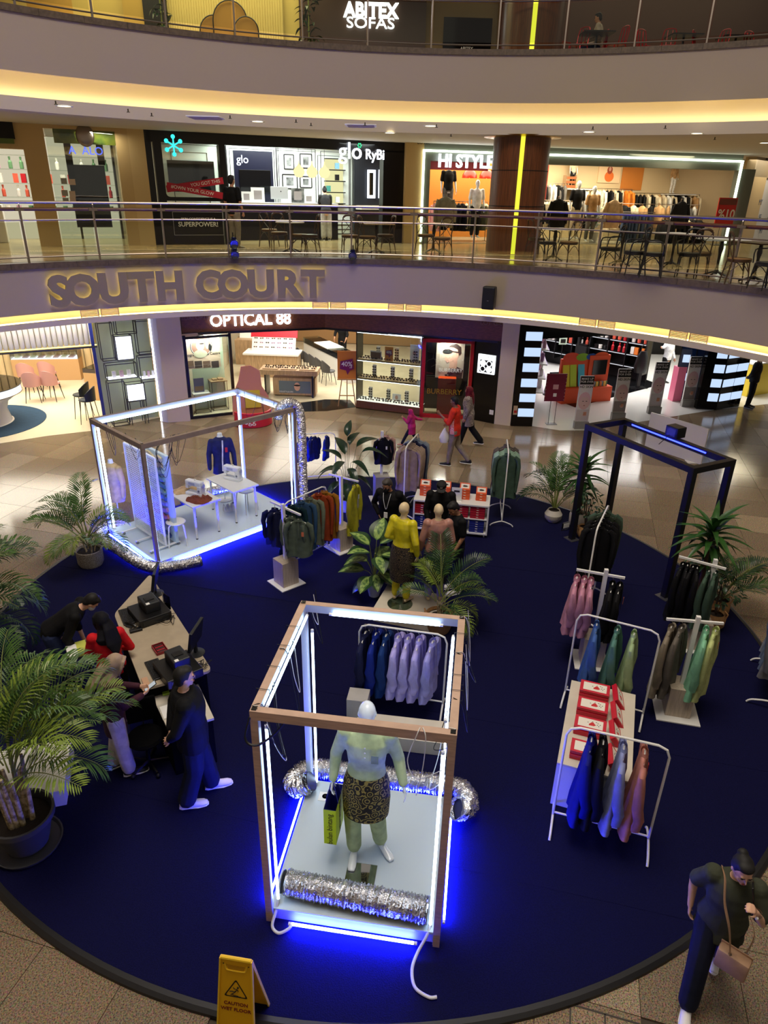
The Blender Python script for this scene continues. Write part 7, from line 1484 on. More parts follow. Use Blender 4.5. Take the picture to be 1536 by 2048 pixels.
x, z = WS_.sz(775,715); c_ = WS_.thing('counter_card', 'small orange sale card on the top shelf of the showcase', 'card', x=x, y=.12, z=zs[2]); MB().box(-.13,.13,0,.015,0,.42).build('card_sheet', mat('poster_orange', (238,150,36)), c_); sale_print(c_, -.002,.5,0,.24)
c_ = WS_.thing('counter_card', 'framed picture card beside the orange sale card in the showcase', 'card', x=x-.42, y=.12, z=zs[2]); MB().box(-.18,.18,0,.015,0,.26).build('card_sheet', CARD, c_); prt(c_, [(-.16,.03),(.16,.03),(.16,.22),(-.16,.22)], mat('print_photo_0', (120,96,80)),-.002)
for k, (dx_, hh) in enumerate(((.32,.22),(.85,.5))): c_ = WS_.thing('counter_card', ['small portrait card on the bottom shelf of the showcase', 'white panel hung with frames behind the top shelf of the showcase'][k], 'card', x=.9+dx_, y=.35, z=zs[0]+.01 if k == 0 else zs[2]); MB().box(-.14,.14,0,.015,0, hh).build('card_sheet', CARD, c_); prt(c_, ell(0, hh*.5,.05,.07), FACE, -.002)
# red framed window
WR = Wall(g(839,833), g(938,838),0); t = WR.thing('shop_window', 'red framed display window with a fashion eyewear poster', 'window'); RF = mat('red_lacquer', (176,28,34),.35)
for x in (.0, WR.L-.10): MB().box(x, x+.10,-.06,.06,0,2.36).build('frame_post', RF, t)
MB().box(0, WR.L, -.06,.06,0,.10).build('frame_sill', RF, t); MB().box(0, WR.L, -.06,.06,2.26,2.36).build('frame_head', RF, t); MB().box(.1, WR.L-.1,-.004,.004,.1,2.26).build('pane', GLASS, t); MB().box(.1, WR.L-.1,.6,.62,.1,2.3).build('back_panel', mat('slate_back', (44,50,54),.5), t)
t = WR.thing('poster', 'poster of a short haired model in large dark sunglasses', 'poster'); a0, a1, z0_, z1_ = WR.r(872,686,928,756,.3)
MB().box(a0, a1,.30,.32, z0_, z1_).build('poster_sheet', mat('print_sky', (190,176,160),.6), t); Wd_ = a1-a0; Hh = z1_-z0_; P_ = lambda fx, fz: (a0+fx*Wd_, z0_+fz*Hh)
prt(t, [P_(.40,.0), P_(.95,.0), P_(.99,.25), P_(.75,.34), P_(.60,.32), P_(.44,.2)], mat('print_suit', (74,44,52),.6),.297, 'print'); prt(t, [P_(.48,.28), P_(.75,.28), P_(.78,.6), P_(.5,.55)], FACE, .295)
prt(t, [P_(.30,.60), P_(.33,.50), P_(.40,.44), P_(.62,.50), P_(.80,.62), P_(.82,.85), P_(.66,.93), P_(.42,.9), P_(.36,.72)], FACE, .293); prt(t, [P_(.42,.88), P_(.5,.96), P_(.7,.99), P_(.86,.9), P_(.88,.72), P_(.80,.66), P_(.76,.82), P_(.6,.88)], PHAIR, .291)
prt(t, ell(a0+.40*Wd_, z0_+.76*Hh, .18*Wd_, .07*Hh), BLACKM, .289); prt(t, [P_(.5,.79), P_(.80,.76), P_(.80,.73), P_(.5,.76)], BLACKM, .288)
WR.text('poster_text', 'BURBERRY', .15, CARD, t, 901,741,.28,.001,.002); t = WR.thing('window_lettering', 'gold letters on the glass of the red framed window', 'sign'); WR.text('lettering', 'BURBERRY', .22, mat('gold_letters', (196,156,60),.3,.8), t, 888,784,-.01,.002,.002)
t = WR.thing('pedestal', 'red pedestal with a lit orange top inside the red framed window', 'pedestal', x=WR.sz(892,800,.2)[0], y=.28); MB().box(-.27,.27,-.18,.18,0,1.18, b=.004).build('pedestal_body', RF, t); MB().box(-.26,.26,-.17,.17,1.18,1.20).build('lit_top', glow('orange_lit', (255,90,40),1.3), t); o = obj('sunglasses', prodmesh('glasses'), None, WR.P(WR.sz(892,800,.2)[0],.28,1.205),(0,0, WR.rz)); o.scale = (1.3,)*3; tag(o, 'single pair of sunglasses on the red pedestal', 'sunglasses')
area_light('window_fill_light', tuple(WR.P(WR.L/2,.12,2.24)),.3,40,(1,.95,.9))  # unseen fill light added to brighten the eyewear poster
WB = Wall(g(938,838), g(989,848),0); struct(MB().box(0, WB.L-.02,0,.08,0, z_h).build('wall_black_panel', mat('black_gloss_panel', (8,8,10),.12), None, loc=WB.a, rot=(0,0, WB.rz)))
t = WB.thing('light_box_sign', 'white light box with four circles on the black panel', 'sign'); x0, x1, z0_, z1_ = WB.r(957,709,991,747); MB().box(x0, x1,-.06,-.005, z0_, z1_, b=.005).build('light_box', glow('light_box_white', (246,250,255),2.0), t)
w_ = x1-x0; h_ = z1_-z0_; MB().box(x0+w_*.14, x1-w_*.14,-.063,-.06, z0_+h_*.08, z0_+h_*.72).build('black_square', BLACKM, t)
for i, (fx, fz, fill) in enumerate(((.32,.55,1),(.68,.55,0),(.32,.25,0),(.68,.25,1))):
    c = (x0+fx*w_, z0_+fz*h_); prt(t, ell(*c, w_*.17, w_*.17,20), glow('light_box_white', (246,250,255),2.0),-.066, 'circle')
    if not fill: prt(t, ell(*c, w_*.12, w_*.12,20), BLACKM, -.068, 'circle')
WB.text('lettering', 'OPTICAL 88', .075, PGREY, t, 974,714,-.066,.001)
t = WB.thing('wall_socket', 'small white socket plate low on the black panel', 'socket'); WB.box('socket_plate', CARD, t, 979,820,987,829,-.012,0)
# ---- striped beauty shop
LBL2 = glow('ice_light_panel', (190,212,246),1.15); BG = mat('black_gloss', (9,9,11),.12)
WC = Wall(g(1022,852), g(1064,853),0); t = WC.thing('light_column', 'black column with six ice blue lit panels left of the beauty shop', 'column'); MB().box(0, WC.L, 0,.4,0,3.2).build('column_body', BG, t)
for k in range(6):
    x0, x1, z0_, z1_ = WC.r(1036-1.2*k, 678+28.5*k, 1079-2.2*k, 691+29.3*k, -.02)
    MB().box(WC.L*.26, WC.L*1.0,-.02,0,.30+.44*k, .30+.44*k+.24).build('light_panel', LBL2, t)
t = WC.thing('warning_notice', 'small stack of printed notices at the foot of the black column', 'notice'); MB().box(.02, WC.L*.22,-.01,0,.35,.62).build('notice_sheet', mat('notice_cream', (200,180,160),.6), t); MB().box(.04, WC.L*.2,-.013,-.01,.40,.48).build('notice_print', RF, t)
WX = Wall(g(1064,853), g(1433,819),0); z_b = 2.55
struct(MB().box(0, WX.L, 0,.12, z_b, ZC).build('wall_header_beauty', BG, None, loc=WX.a, rot=(0,0, WX.rz)))
# tiled black patches of the floor
sfloor('floor_black_tile', [g(1085,790), g(1150,815), g(1320,770), g(1240,740), g(1100,745)], mat('black_gloss_tile', (16,16,18),.08),.008)
# back shelving
SB = Wall((4.6,29.6),(9.35,24.9),0)
sh = SB.thing('product_shelving', 'long black shelving packed with small cosmetics at the back of the beauty shop', 'shelving'); MB().box(0, SB.L, .30,.4,0,3.1).build('back_panel', BLACKM, sh)
for j in range(6):
    z = .55+.42*j; MB().box(0, SB.L, -.10+.05*j, .3, z-.03, z).build('shelf', BLACK, sh); MB().box(0, SB.L, -.11+.05*j, -.10+.05*j, z-.045, z-.02).build('price_rail', glow('rail_white', (230,232,240),.9), sh)
for k in range(10): MB().box(k*SB.L/9-.015, k*SB.L/9+.015,-.12,.3,.3,3.1).build('upright', BLACK, sh)
R_ = random.Random(21)
for j in range(6):
    for k in range(9 if j else 0):
        goods(SB, 'small cosmetic item on the %s shelf of the black shelving' % ['lowest', 'second', 'third', 'fourth', 'fifth', 'top'][j], 'cosmetic', 'cosmetic_item', R_.choice(['bottle', 'box', 'jar']), k*SB.L/9+.06,(k+1)*SB.L/9-.06,-.02+.05*j, .555+.42*j, 3, R_.choice([[PROD[0], PROD[1]],[PROD[2], PROD[3]],[PROD[3], PROD[2], PROD[1]],[PROD[4], PROD[2]],[PROD[9], PROD[1], PROD[2]]]), 'cosmetics on the black shelving', 2.3)
SL = Wall((4.75,21.4),(5.6,28.2),0); sl_ = SL.thing('product_shelving', 'pale shelving of lilac cosmetics along the left wall of the beauty shop', 'shelving')
for j in range(5):
    z = .5+.45*j; MB().box(0, SL.L, -.25,.02, z-.03, z).build('shelf', WHITE, sl_); MB().box(0, SL.L, -.26,-.25, z-.03, z+.01).build('price_rail', glow('rail_lilac', (226,200,240),.9), sl_)
    goods(SL, 'small lilac or pink cosmetic on the %s pale shelf' % ['lowest', 'second', 'third', 'fourth', 'top'][j], 'cosmetic', 'cosmetic_item', ['box', 'bottle'][j % 2],.1, SL.L-.1,-.13, z+.001,9,[PROD[4], PROD[5], PROD[2]], 'cosmetics on the pale shelving', 2.4)
MB().box(0, SL.L, .02,.05,0,3.1).build('back_panel', mat('lilac_panel', (214,196,220),.6), sl_)
g1 = Wall(g(1230,760), g(1330,735),0); t = thing('gondola', 'black gondola of cosmetics on the right of the beauty shop', 'gondola', g1.P(1.6,1.6), g1.rz-.05); MB().box(-1.6,1.6,-.25,.25,0,1.0).build('gondola_base', BLACKM, t); MB().box(-1.6,1.6,.1,.2,1.0,2.1).build('gondola_back', BLACKM, t)
for j in range(3): MB().box(-1.6,1.6,-.24+.1*j, .1,1.02+.34*j, 1.05+.34*j).build('shelf', BLACK, t)
Wg = Wall(g1.P(.05,1.6).xy, g1.P(3.15,1.6-.15).xy, 0)
for j in range(3): goods(Wg, 'small cosmetic item on the %s shelf of the black gondola' % ['lower', 'middle', 'upper'][j], 'cosmetic', 'cosmetic_item', ['bottle', 'box', 'jar'][j],.05,3.0,-.12+.1*j, 1.052+.34*j, 10,[PROD[2], PROD[3], PROD[1], PROD[0]], 'cosmetics on the black gondola', 2.2)
# orange display
q = g(1168,806); t = thing('promotion_stand', 'orange promotion stand with a screen and colourful blob header', 'stand', (q.x, q.y+.3,0),.3); ORS = mat('orange_stand', (232,84,36),.45); t.scale = (.74,.74,.80)
MB().box(-1.25,1.25,-.35,.35,0,.62, b=.01).build('stand_base', ORS, t); MB().box(.15,1.2,.05,.25,.62,1.85, b=.01).build('screen_tower', ORS, t); MB().box(.35,1.05,.03,.05,1.05,1.65).build('screen', SCR, t); MB().box(-1.2,.15,.12,.25,.62,1.75, b=.01).build('back_panel', ORS, t)
for k, (x, c) in enumerate(((-.95,(240,220,60)),(-.6,(200,226,70)),(-.2,(90,200,230)))): m = MB(); m.X = TRN((x, -.1,.64)) @ ROT(-.25,4, 'X'); m.box(-.16,.16,0,.03,0,.95); m.build('tall_card', mat('acid_card_%d' % k, c, .5), t)
for k, (x, r1, c) in enumerate(((-.75,.34,(236,80,50)),(-.2,.26,(140,190,50)),(.25,.22,(30,80,170)),(.75,.30,(236,90,40)))): prt(t, ell(x, 1.80, r1*1.25, r1*.6,18), mat('blob_%d' % k, c, .5),.10-.01*k, 'blob_header')
for k in range(8): o = obj('product_box', prodmesh('box'), t, (.3+.1*k, -.2+.05*(k % 2),.62)); o.scale = (1.8,)*3; setmat(o, PROD[[9,6,7,8][k % 4]])
# red notice stand
q = g(1102,848); t = thing('notice_stand', 'maroon poster on a thin black stand at the shop entrance', 'sign', (q.x, q.y, 0),.08); MB().box(-.16,.16,-.1,.1,0,.012).build('base_plate', BLACK, t)
for x in (-.09,.09): MB().tube([(x, 0,.01),(x, 0,.72)],.008,6).build('pole', BLACK, t)
MB().box(-.30,.30,-.01,.01,.70,1.52).build('poster_sheet', mat('maroon_poster', (120,20,52),.5), t); MB().box(-.05,.05,-.014,-.01,.84,.94).build('print', CARD, t); MB().box(-.08,.08,-.014,-.01,1.06,1.2).build('print', mat('maroon_pale_print', (214,170,170),.5), t)
for k in range(8):
    for x in (-.285,.285): MB().ball((x, -.012,.74+.105*k),(.008,.003,.008),6,4).build('border_dot', CARD, t)
q = g(1116,760); t = thing('phone_sign', 'small pale green light sign on a stalk at the left of the beauty shop', 'sign', (q.x, q.y, 0),.1); MB().tube([(0,0,0),(0,0,1.3)],.012,6).build('pole', BLACK, t); MB().lathe([(0,0),(.14,0),(.14,.01),(0,.01)],16).build('base_plate', BLACK, t); MB().box(-.14,.14,-.02,.02,1.3,1.78, b=.01).build('sign_body', mat('pale_green_sign', (196,226,206),.4), t); MB().box(-.09,.09,-.024,-.02,1.36,1.5).build('print', BLACKM, t)
# banners at the threshold
for i, (u, v, h_) in enumerate(((1160,856,1.55),(1234,838,1.55),(1306,826,1.62),(1373,812,1.62))):
    q = g(u, v); t = thing('banner_stand', 'tall banner of a pale haired model, %s from the left at the threshold' % ORD[i], 'banner', (q.x, q.y, 0), WX.rz-.25, 'beauty banners at the threshold')
    MB().box(-.20,.20,-.03,.03,0, h_, b=.004).build('banner_board', CARD, t); MB().box(-.20,.20,-.034,-.03, h_-.24, h_).build('black_header', BLACKM, t); MB().box(-.21,.21,-.10,.04,0,.22).build('silver_foot', mat('silver_card', (150,150,146),.4), t)
    text('banner_text', 'MAKE UP\nFOR EVER', .085, CARD, t, ext=.001, bold=.001, matrix=TRN((0,-.036, h_-.12)) @ ROT(PI/2,4, 'X')); text('banner_text', 'HD SKIN', .10, BLACKM, t, ext=.001, bold=.001, matrix=TRN((0,-.034, h_-.31)) @ ROT(PI/2,4, 'X'))
    prt(t, ell(.0, h_-.72,.185,.26), PPINK, -.032); prt(t, ell(.01, h_-.76,.13,.19), FACE2,-.033); prt(t, [(-.19, h_-.98),(.19, h_-.98),(.19,.24),(-.19,.24)], PGREY if i % 2 else mat('print_offwhite', (214,208,206),.6),-.0325); prt(t, [(-.12, h_-.62),(.12, h_-.60),(.13, h_-.55),(-.13, h_-.55)], PPINK, -.034)
    for s_ in (-1,1): prt(t, ell(s_*.05+.01, h_-.73,.026,.010), PHAIR, -.0345)
    prt(t, ell(.01, h_-.86,.026,.012), LIPC, -.0345); prt(t, ell(-.10, h_-.78,.05,.08), FACE2,-.0343); prt(t, ell(.06,.42,.06,.05), FACE2,-.034); MB().box(.02,.10,-.06,-.035,.40,.5).build('jar_print', mat('jar_peach', (206,150,120),.4), t)
q = g(1350,802); tag(MB().box(-.15,.15,-.15,.15,0,1.15, b=.004).build('pink_plinth', mat('pink_gloss', (232,120,150),.3), None, loc=(q.x, q.y+.1,0), rot=(0,0,.2)), 'tall pink plinth between the last two beauty banners', 'plinth')
q = g(1368,790); t = thing('light_column', 'curved white glowing column behind the pink plinth', 'column', (q.x, q.y+.5,0)); MB().tube(spath([(0,0,0),(.03,0,.8),(-.03,0,1.6),(.05,0,2.4)]),.07,12).build('glow_tube', glow('cool_column', (220,240,255),3), t, smooth=True)
q = g(1325,770); person('shop assistant in a white shirt and black cap pointing left in the beauty shop', (q.x+.1, q.y+.3,0), PI+.5,1.72, dict(er=(.42,.12,1.36), wr=(.66,.22,1.40), el=(-.24,.0,1.13), wl=(-.22,.14,.92)), head=(10,40), skin=SKIN, top=cloth('white_shirt', (222,222,224)), trousers=BLKC, shoes=DSH, hair='cap', mask=MASKB, vox=.014)
q = g(1280,780); t = thing('tote_bag', 'large black shopping bag hanging beside the shop assistant', 'bag', (q.x, q.y+.3,0),.2); MB().tube([(0,0,.55),(0,0,.75),(0,0,1.1),(0,0,1.3)],[(.22,.12),(.28,.15),(.22,.10),(.12,.06)],14, side=(1,0,0)).build('bag_body', mat('black_bag', (16,16,18),.4), t, smooth=True); MB().box(-.3,.3,-.18,.18,0,.02).build('stand_base', BLACK, t); MB().box(-.06,.06,-.05,.05,.02,.56).build('stand_column', BLACK, t); MB().tube(spath([(-.1,0,1.28),(-.08,0,1.5),(.08,0,1.5),(.1,0,1.28)]),.012,6).build('bag_handle', BLACK, t)
# right-hand striped columns and mirror panels
WY = Wall(g(1392,818), g(1432,820),0); WZ = Wall(g(1432,820), g(1478,812),0)
for W_, nm, pat in ((WY, 'dark glass column with small lit squares right of the beauty entrance', 1),(WZ, 'black folding column with wide lit panels at the right end of the beauty shop', 2)):
    t = W_.thing('light_column', nm, 'column'); MB().box(0, W_.L, .0,.3,0,3.2).build('column_body', BG, t)
    for k in range(6):
        if pat == 1: MB().box(W_.L*.45, W_.L*.95,-.02,0,.28+.46*k, .28+.46*k+.26).build('light_panel', LBL2, t)
        else:
            for f0, f1 in ((.04,.48),(.52,.96)): MB().box(W_.L*f0, W_.L*f1,-.02,0,.28+.46*k, .28+.46*k+.24).build('light_panel', LBL2, t)
t = thing('blue_glass_screen', 'dark blue glass screen between the pink plinth and the lit columns', 'screen', WY.P(-.55,.9), WY.rz); MB().box(0,1.0,0,.04,0,3.0).build('pane', mat('blue_dark_glass', (28,48,92),.08), t)
for x in (0,.5,1.0): MB().bar((x, 0,0),(x, 0,3.0),.03).build('frame_post', BLACK, t)
for k in range(3): MB().box(.1,.32,-.01,0,.7+.6*k, .95+.6*k).build('light_panel', LBL2, t)
swall('wall_corridor', WZ.P(WZ.L+.02,.4).xy, WZ.P(WZ.L+.35,.4).xy, 0, ZC, mat('corridor_wall', (206,186,150),.7),.6)
swall('wall_yellow_shop', WZ.P(WZ.L+1.2,3.0).xy, WZ.P(WZ.L+6,3.6).xy, 0, ZC, mat('yellow_shop_wall', (226,200,130),.6))
t = thing('sales_counter', 'yellow lit counter in the next shop at the right edge', 'counter', WZ.P(WZ.L+1.5,.9), WZ.rz); MB().box(-.25,.9,-.25,.25,0,1.1, b=.01).build('counter_body', mat('yellow_counter', (232,206,60),.4), t); MB().box(-.27,.92,-.27,.27,1.1,1.14).build('counter_top', WHITE, t)
area_light('next_shop_light', tuple(WZ.P(WZ.L+2.2,1.6,3.1)),2,80,(1,.88,.6))
# ================================================================== FIRST FLOOR SHOPS
Z1 = 4.72; ZT = 7.54
f1 = lambda u, v: at(u, v, 7.6)
fa, fb_, fc, fd, fe, ff = (-12.5,17.4), f1(100,240), f1(290,254), f1(812,281), f1(838,281), f1(1494,306)
BEIGE = mat('beige_stone_wall', (196,166,112),.55)
area = lambda x, y, w_, h_, p, c=(1,.93,.82): area_light('shop_ceiling_light', (x, y, 7.45), w_, p, c, size_y=h_)
area(-10.5,21.5,4,2.5,260,(1,.95,.80)); area(-3.0,23.6,5,2,330,(.93,1,.95)); area(5.5,26.2,9,2.4,620,(1,.86,.62)); area(13.5,27.5,2,2,60)
swall('wall_first_back', (-16,25.2),(18,32.4), Z1, ZT+.1, INTW)
WA = Wall(fa, fc, Z1)
def wseg(name, W_, u0, u1, v, m, z0=0, z1=2.84, th=.3): x0, x1 = W_.sz(u0, v)[0], W_.sz(u1, v)[0]; return struct(MB().box(x0, x1,0, th, z0, z1).build(name, m, None, loc=W_.a, rot=(0,0, W_.rz)))
wseg('wall_beige_1', WA, 62,106,380, BEIGE); wseg('wall_beige_2', WA, 244,268,380, BEIGE); wseg('wall_beige_3', WA, 268,300,380, mat('beige_stone_wall_b', (206,178,124),.55)); wseg('wall_beige_4', WA, 0,62,380, BEIGE, 2.25,2.84); wseg('wall_beige_5', WA, 106,244,380, BEIGE, 2.74,2.84)
t = WA.thing('dark_sign', 'black fascia box with a green stripe at the top left edge of the first floor', 'sign'); WA.box('sign_box', BLACKM, t, -60,232,26,276,-.12,0); WA.box('green_stripe', mat('olive_green', (84,104,40),.5), t, -60,276,28,286,-.12,0)
# cosmetics shelves behind the left opening
WK = Wall((-13.5,20.3),(-8.2,22.6), Z1); t = WK.thing('product_shelving', 'lit white shelving of red and white cosmetics at the far left of the first floor', 'shelving'); MB().box(0, WK.L, .25,.3,0,2.7).build('back_panel', glow('shelf_back_glow', (236,226,196),.75), t)
for j in range(5): MB().box(0, WK.L, 0,.25,.75+.36*j, .77+.36*j).build('shelf', GLASS if j else WHITE, t)
for k in range(6): MB().box(k*WK.L/5-.03, k*WK.L/5+.03,-.02,.25,0,2.7).build('upright', BLACK, t)
for j in range(4): goods(WK, 'small cosmetic on the %s shelf of the lit white shelving' % ['lowest', 'second', 'third', 'fourth'][j], 'cosmetic', 'cosmetic_item', ['jar', 'bottle', 'box', 'bottle'][j],.1, WK.L-.1,.10,.775+.36*j, 18,[PROD[0], PROD[1], PROD[0], PROD[2]] if j in (1,2) else [PROD[2], PROD[4], PROD[8]], 'cosmetics on the lit white shelving', 2.2)
t = WK.thing('sales_counter', 'white counter with small goods in the far left shop', 'counter', x=1.6, y=-1.2); MB().box(-1.4,1.1,-.25,.25,0,.95, b=.01).build('counter_body', WHITE, t)
goods(Wall(WK.P(.4,-1.2).xy, WK.P(2.6,-1.2).xy, Z1), 'small item on the white counter of the far left shop', 'cosmetic', 'cosmetic_item', 'box', .1,2.1,0,.951,12,[PROD[2], PROD[4], PROD[0]], 'goods on the far left counter', 1.5)
t = WA.thing('shop_window', 'tall shop window with a lemon picture and a big dark poster', 'window'); 
WA.box('pane', GLASS, t, 106,243,242,490,.06,.07); WA.box('lemon_print', mat('lemon_print_sheet', (206,206,60),.5, var=.8, scale=2.2, c2=(96,140,60)), t, 106,244,238,288,.10,.12); WA.box('dark_poster', mat('dark_poster', (30,24,22),.3, var=.4, scale=2), t, 146,330,218,455,.12,.14); WA.box('dark_poster', BLACKM, t, 134,242,148,420,.12,.14); WA.box('dark_poster', BLACKM, t, 192,244,206,330,.12,.14)
x_, z_ = WA.sz(170,271); m = MB(); m.ball((x_, .0, z_),(.22,.07,.26),20,14); m.build('silver_ball', STEEL, t, smooth=True)
WA.text('window_lettering', 'A  ALO', .26, glow('blue_neon', (90,110,255),1.5), t, 172,302,.04,.003,0); WA.text('window_lettering', '-080', .13, BLACKM, t, 226,254,.04,.002)
area_light('window_fill_light', tuple(WA.P(WA.sz(175,300)[0],.03,2.70)),1.6,22,(1,.96,.8), size_y=.05)  # unseen fill light added to brighten the lemon print and dark posters
t = WA.thing('notice_board', 'cluster of small paper notices stuck inside the tall shop window', 'notice')
for k, (u, v) in enumerate(((128,362),(145,364),(130,386),(145,388),(132,402),(146,400))): WA.box('notice', [mat('notice_grey', (150,150,140),.6), mat('notice_cream', (200,180,160))][k % 2], t, u-6, v-6, u+6, v+6,.04,.045)
# ---- black framed beauty shop
WG1 = Wall(fc, fd, Z1); BK = mat('shopfront_black', (11,11,14),.3)
t = struct(WG1.box('wall_black_front_1', BK, None, 292,250,312,500,0,.35)); t.location = WG1.a; t.rotation_euler = (0,0, WG1.rz)
def wpiece(n, u0, v0, u1, v1, m=BK, y0=0, y1=.3, W_=None, zz=None):
    W_ = W_ or WG1; x0, x1, z0, z1 = W_.r(u0, v0, u1, v1)
    if zz: z0, z1 = zz
    return struct(MB().box(x0, x1, y0, y1, z0, z1).build(n, m, None, loc=W_.a, rot=(0,0, W_.rz)))
wpiece('wall_black_front_2', 290,250,812,270, zz=(2.55,2.83)); wpiece('wall_black_front_3', 444,270,456,500, zz=(0,2.6)); wpiece('wall_black_front_4', 766,270,812,500, zz=(0,2.6)); wpiece('wall_black_front_5', 310,400,446,500, zz=(0,1.06)); wpiece('wall_black_front_6', 310,250,326,400, zz=(1.0,2.6))
t = WG1.thing('shop_window', 'rounded shop window with a turquoise snowflake mark and crossed red ribbons', 'window'); x0, x1, z0_, z1_ = WG1.r(325,266,444,396); WG1.box('pane', GLASS, t, 325,266,444,396,.10,.11)
rr2 = .12; A3 = rounded([V((x0+.02, z0_+.02,0)), V((x1-.02, z0_+.02,0)), V((x1-.02, z1_-.02,0)), V((x0+.02, z1_-.02,0))], rr2,5); o3 = []
m = MB(); cx_, cz_ = (x0+x1)/2,(z0_+z1_)/2
for x, z in A3: o3.append((cx_+(x-cx_)*1.0+(.10 if x > cx_ else -.10), cz_+(z-cz_)+(.10 if z > cz_ else -.10)))
n = len(A3); m.add([(x, -.01, z) for x, z in A3]+[(x, -.01, z) for x, z in o3],[(i, (i+1) % n, n+(i+1) % n, n+i) for i in range(n)]); m.build('rounded_surround', BK, t)
TQ = glow('turquoise_light', (60,226,220),1.6); sx_, sz_ = WG1.sz(347,291)
m = MB()
for k in range(6): a = k*PI/3+PI/2; c_, s_ = math.cos(a), math.sin(a); m.bar((sx_, -.02, sz_),(sx_+.2*c_, -.02, sz_+.2*s_),.035,.02, up=(0,1,0)); m.ball((sx_+.21*c_, -.02, sz_+.21*s_),(.055,.012,.055),10,6)
m.build('snowflake_mark', TQ, t)
RIB = mat('ribbon_red', (176,30,54),.5); a_, b_ = WG1.sz(334,372), WG1.sz(444,392)
for k, ((p0, p1), s_) in enumerate((((WG1.sz(333,378), WG1.sz(446,361)), 'YOU GOT THIS'),((WG1.sz(333,371), WG1.sz(446,392)), '#OWN YOUR GLOW'))):
    y = -.03-.012*k; m = MB(); m.bar((p0[0], y, p0[1]),(p1[0], y, p1[1]),.004,.17, up=(0,0,1)); rb_ = m.build('ribbon', RIB, t); an = math.atan2(p1[1]-p0[1], p1[0]-p0[0]); f_ = .68 if k == 0 else .45
    text('ribbon_text', s_, .12, CARD, rb_, ext=.001, matrix=TRN((lerp(p0[0], p1[0], f_), y-.005, lerp(p0[1], p1[1], f_))) @ ROT(PI/2,4, 'X') @ ROT(an, 4, 'Z'))
t = WG1.thing('wall_panel', 'black panel outlined in white with a slogan under the rounded window', 'panel'); x0, x1, z0_, z1_ = WG1.r(347,424,446,470); m = MB()
for a_, b_ in (((x0, z0_),(x1, z0_)),((x0, z1_),(x1, z1_)),((x0, z0_),(x0, z1_)),((x1, z0_),(x1, z1_))): m.bar((a_[0],-.01, a_[1]),(b_[0],-.01, b_[1]),.012)
m.build('outline', mat('outline_grey', (150,150,150),.4), t); WG1.text('slogan', 'SKIN CONFIDENCE IS A', .09, CARD, t, 397,438,-.01,.001); WG1.text('slogan', 'SUPERPOWER!', .17, CARD, t, 397,449,-.01,.002,.003)
t = WG1.thing('shop_sign', 'small grey letters on the black shopfront above the rounded window', 'sign'); WG1.text('lettering', 'PUSAT PERSOLEKAN', .10, PGREY, t, 338,257,-.01,.004)
# interior: white wall with thin black line mouldings
WI = Wall(WG1.P(0,2.6).xy, WG1.P(WG1.L, 2.6).xy, Z1); wpiece('wall_white_panelled', 300,250,745,500, mat('white_panel_wall', (226,232,224),.5),0,.1, WI, (0,2.83)); wpiece('wall_dark_panelled', 700,250,800,500, mat('navy_wall', (24,28,36),.5),-.4,-.3, WI, (0,2.83))
sfloor_ = None
t = WI.thing('wall_moulding', 'nested thin black line mouldings on the white shop wall', 'moulding')
def outline(u0, v0, u1, v1, y=-.01, w_=.018, bottom=False):
    x0, x1, z0, z1 = WI.r(u0, v0, u1, v1); m = MB(); m.bar((x0, y, z1),(x1, y, z1), w_, .01); m.bar((x0, y, z0),(x0, y, z1), w_, .01, up=(0,1,0)); m.bar((x1, y, z0),(x1, y, z1), w_, .01, up=(0,1,0))
    if bottom: m.bar((x0, y, z0),(x1, y, z0), w_, .01)
    m.build('line_moulding', BLACK, t)
for k in range(3): outline(464-6*k, 298-8*k, 551+4*k, 480)
for k in range(2): outline(556-5*k*0,302-4*k, 632,480); outline(636+6*k, 312-8*k, 700-2*k, 415+12*k, bottom=True)
outline(330,290,440,480); outline(350,305,420,480); outline(456,274,705,480); outline(456,283,700,480)
for k in range(4): WI.box('line_moulding', BLACK, t, 600,440+9*k, 702,441.5+9*k, -.012,0)
t = WI.thing('wall_screen', 'dark panel with a mounted television and small white brand letters', 'television'); WI.box('dark_panel', mat('navy_gloss', (18,20,40),.3), t, 469,302,546,420,-.05,0); WI.box('television', mat('tv_screen', (6,6,8),.1), t, 478,340,540,384,-.10,-.05, b=.005); WI.text('lettering', 'glo', .32, glow('sign_white_soft', (230,236,250),1.6), t, 485,319,-.06,.005,.004)
t = WI.thing('wall_screen', 'black television seen through the rounded window', 'television'); WI.box('television', mat('tv_screen', (6,6,8)), t, 334,322,426,384,-.30,-.22, b=.006)
for i, (u0, v0, u1, v1) in enumerate(((568,309,587,338),(600,308,623,336),(565,349,594,377),(600,353,623,375))):
    t = WI.thing('framed_picture', 'black framed photograph, %s of four behind the pendant lamps' % ['upper left', 'upper right', 'lower left', 'lower right'][i], 'picture', 'framed photographs'); x0, x1, z0_, z1_ = WI.r(u0, v0, u1, v1)
    for a_, b_ in (((x0, z0_),(x1, z0_)),((x0, z1_),(x1, z1_)),((x0, z0_),(x0, z1_)),((x1, z0_),(x1, z1_))): MB().bar((a_[0],-.02, a_[1]),(b_[0],-.02, b_[1]),.03).build('frame_bar', BLACK, t)
    WI.box('mount', CARD, t, u0, v0, u1, v1,-.012,0); WI.box('photo', mat('print_grey_photo', (110,112,110),.5, var=.8, scale=4), t, lerp(u0, u1,.25), lerp(v0, v1,.2), lerp(u0, u1,.75), lerp(v0, v1,.8),-.015,-.012)
t = WI.thing('lit_niche', 'lit yellow niche with four shelves and boxed goods', 'shelving'); WI.box('niche_glow', glow('niche_glow', (244,240,180),.95), t, 649,318,686,408,-.01,.0)
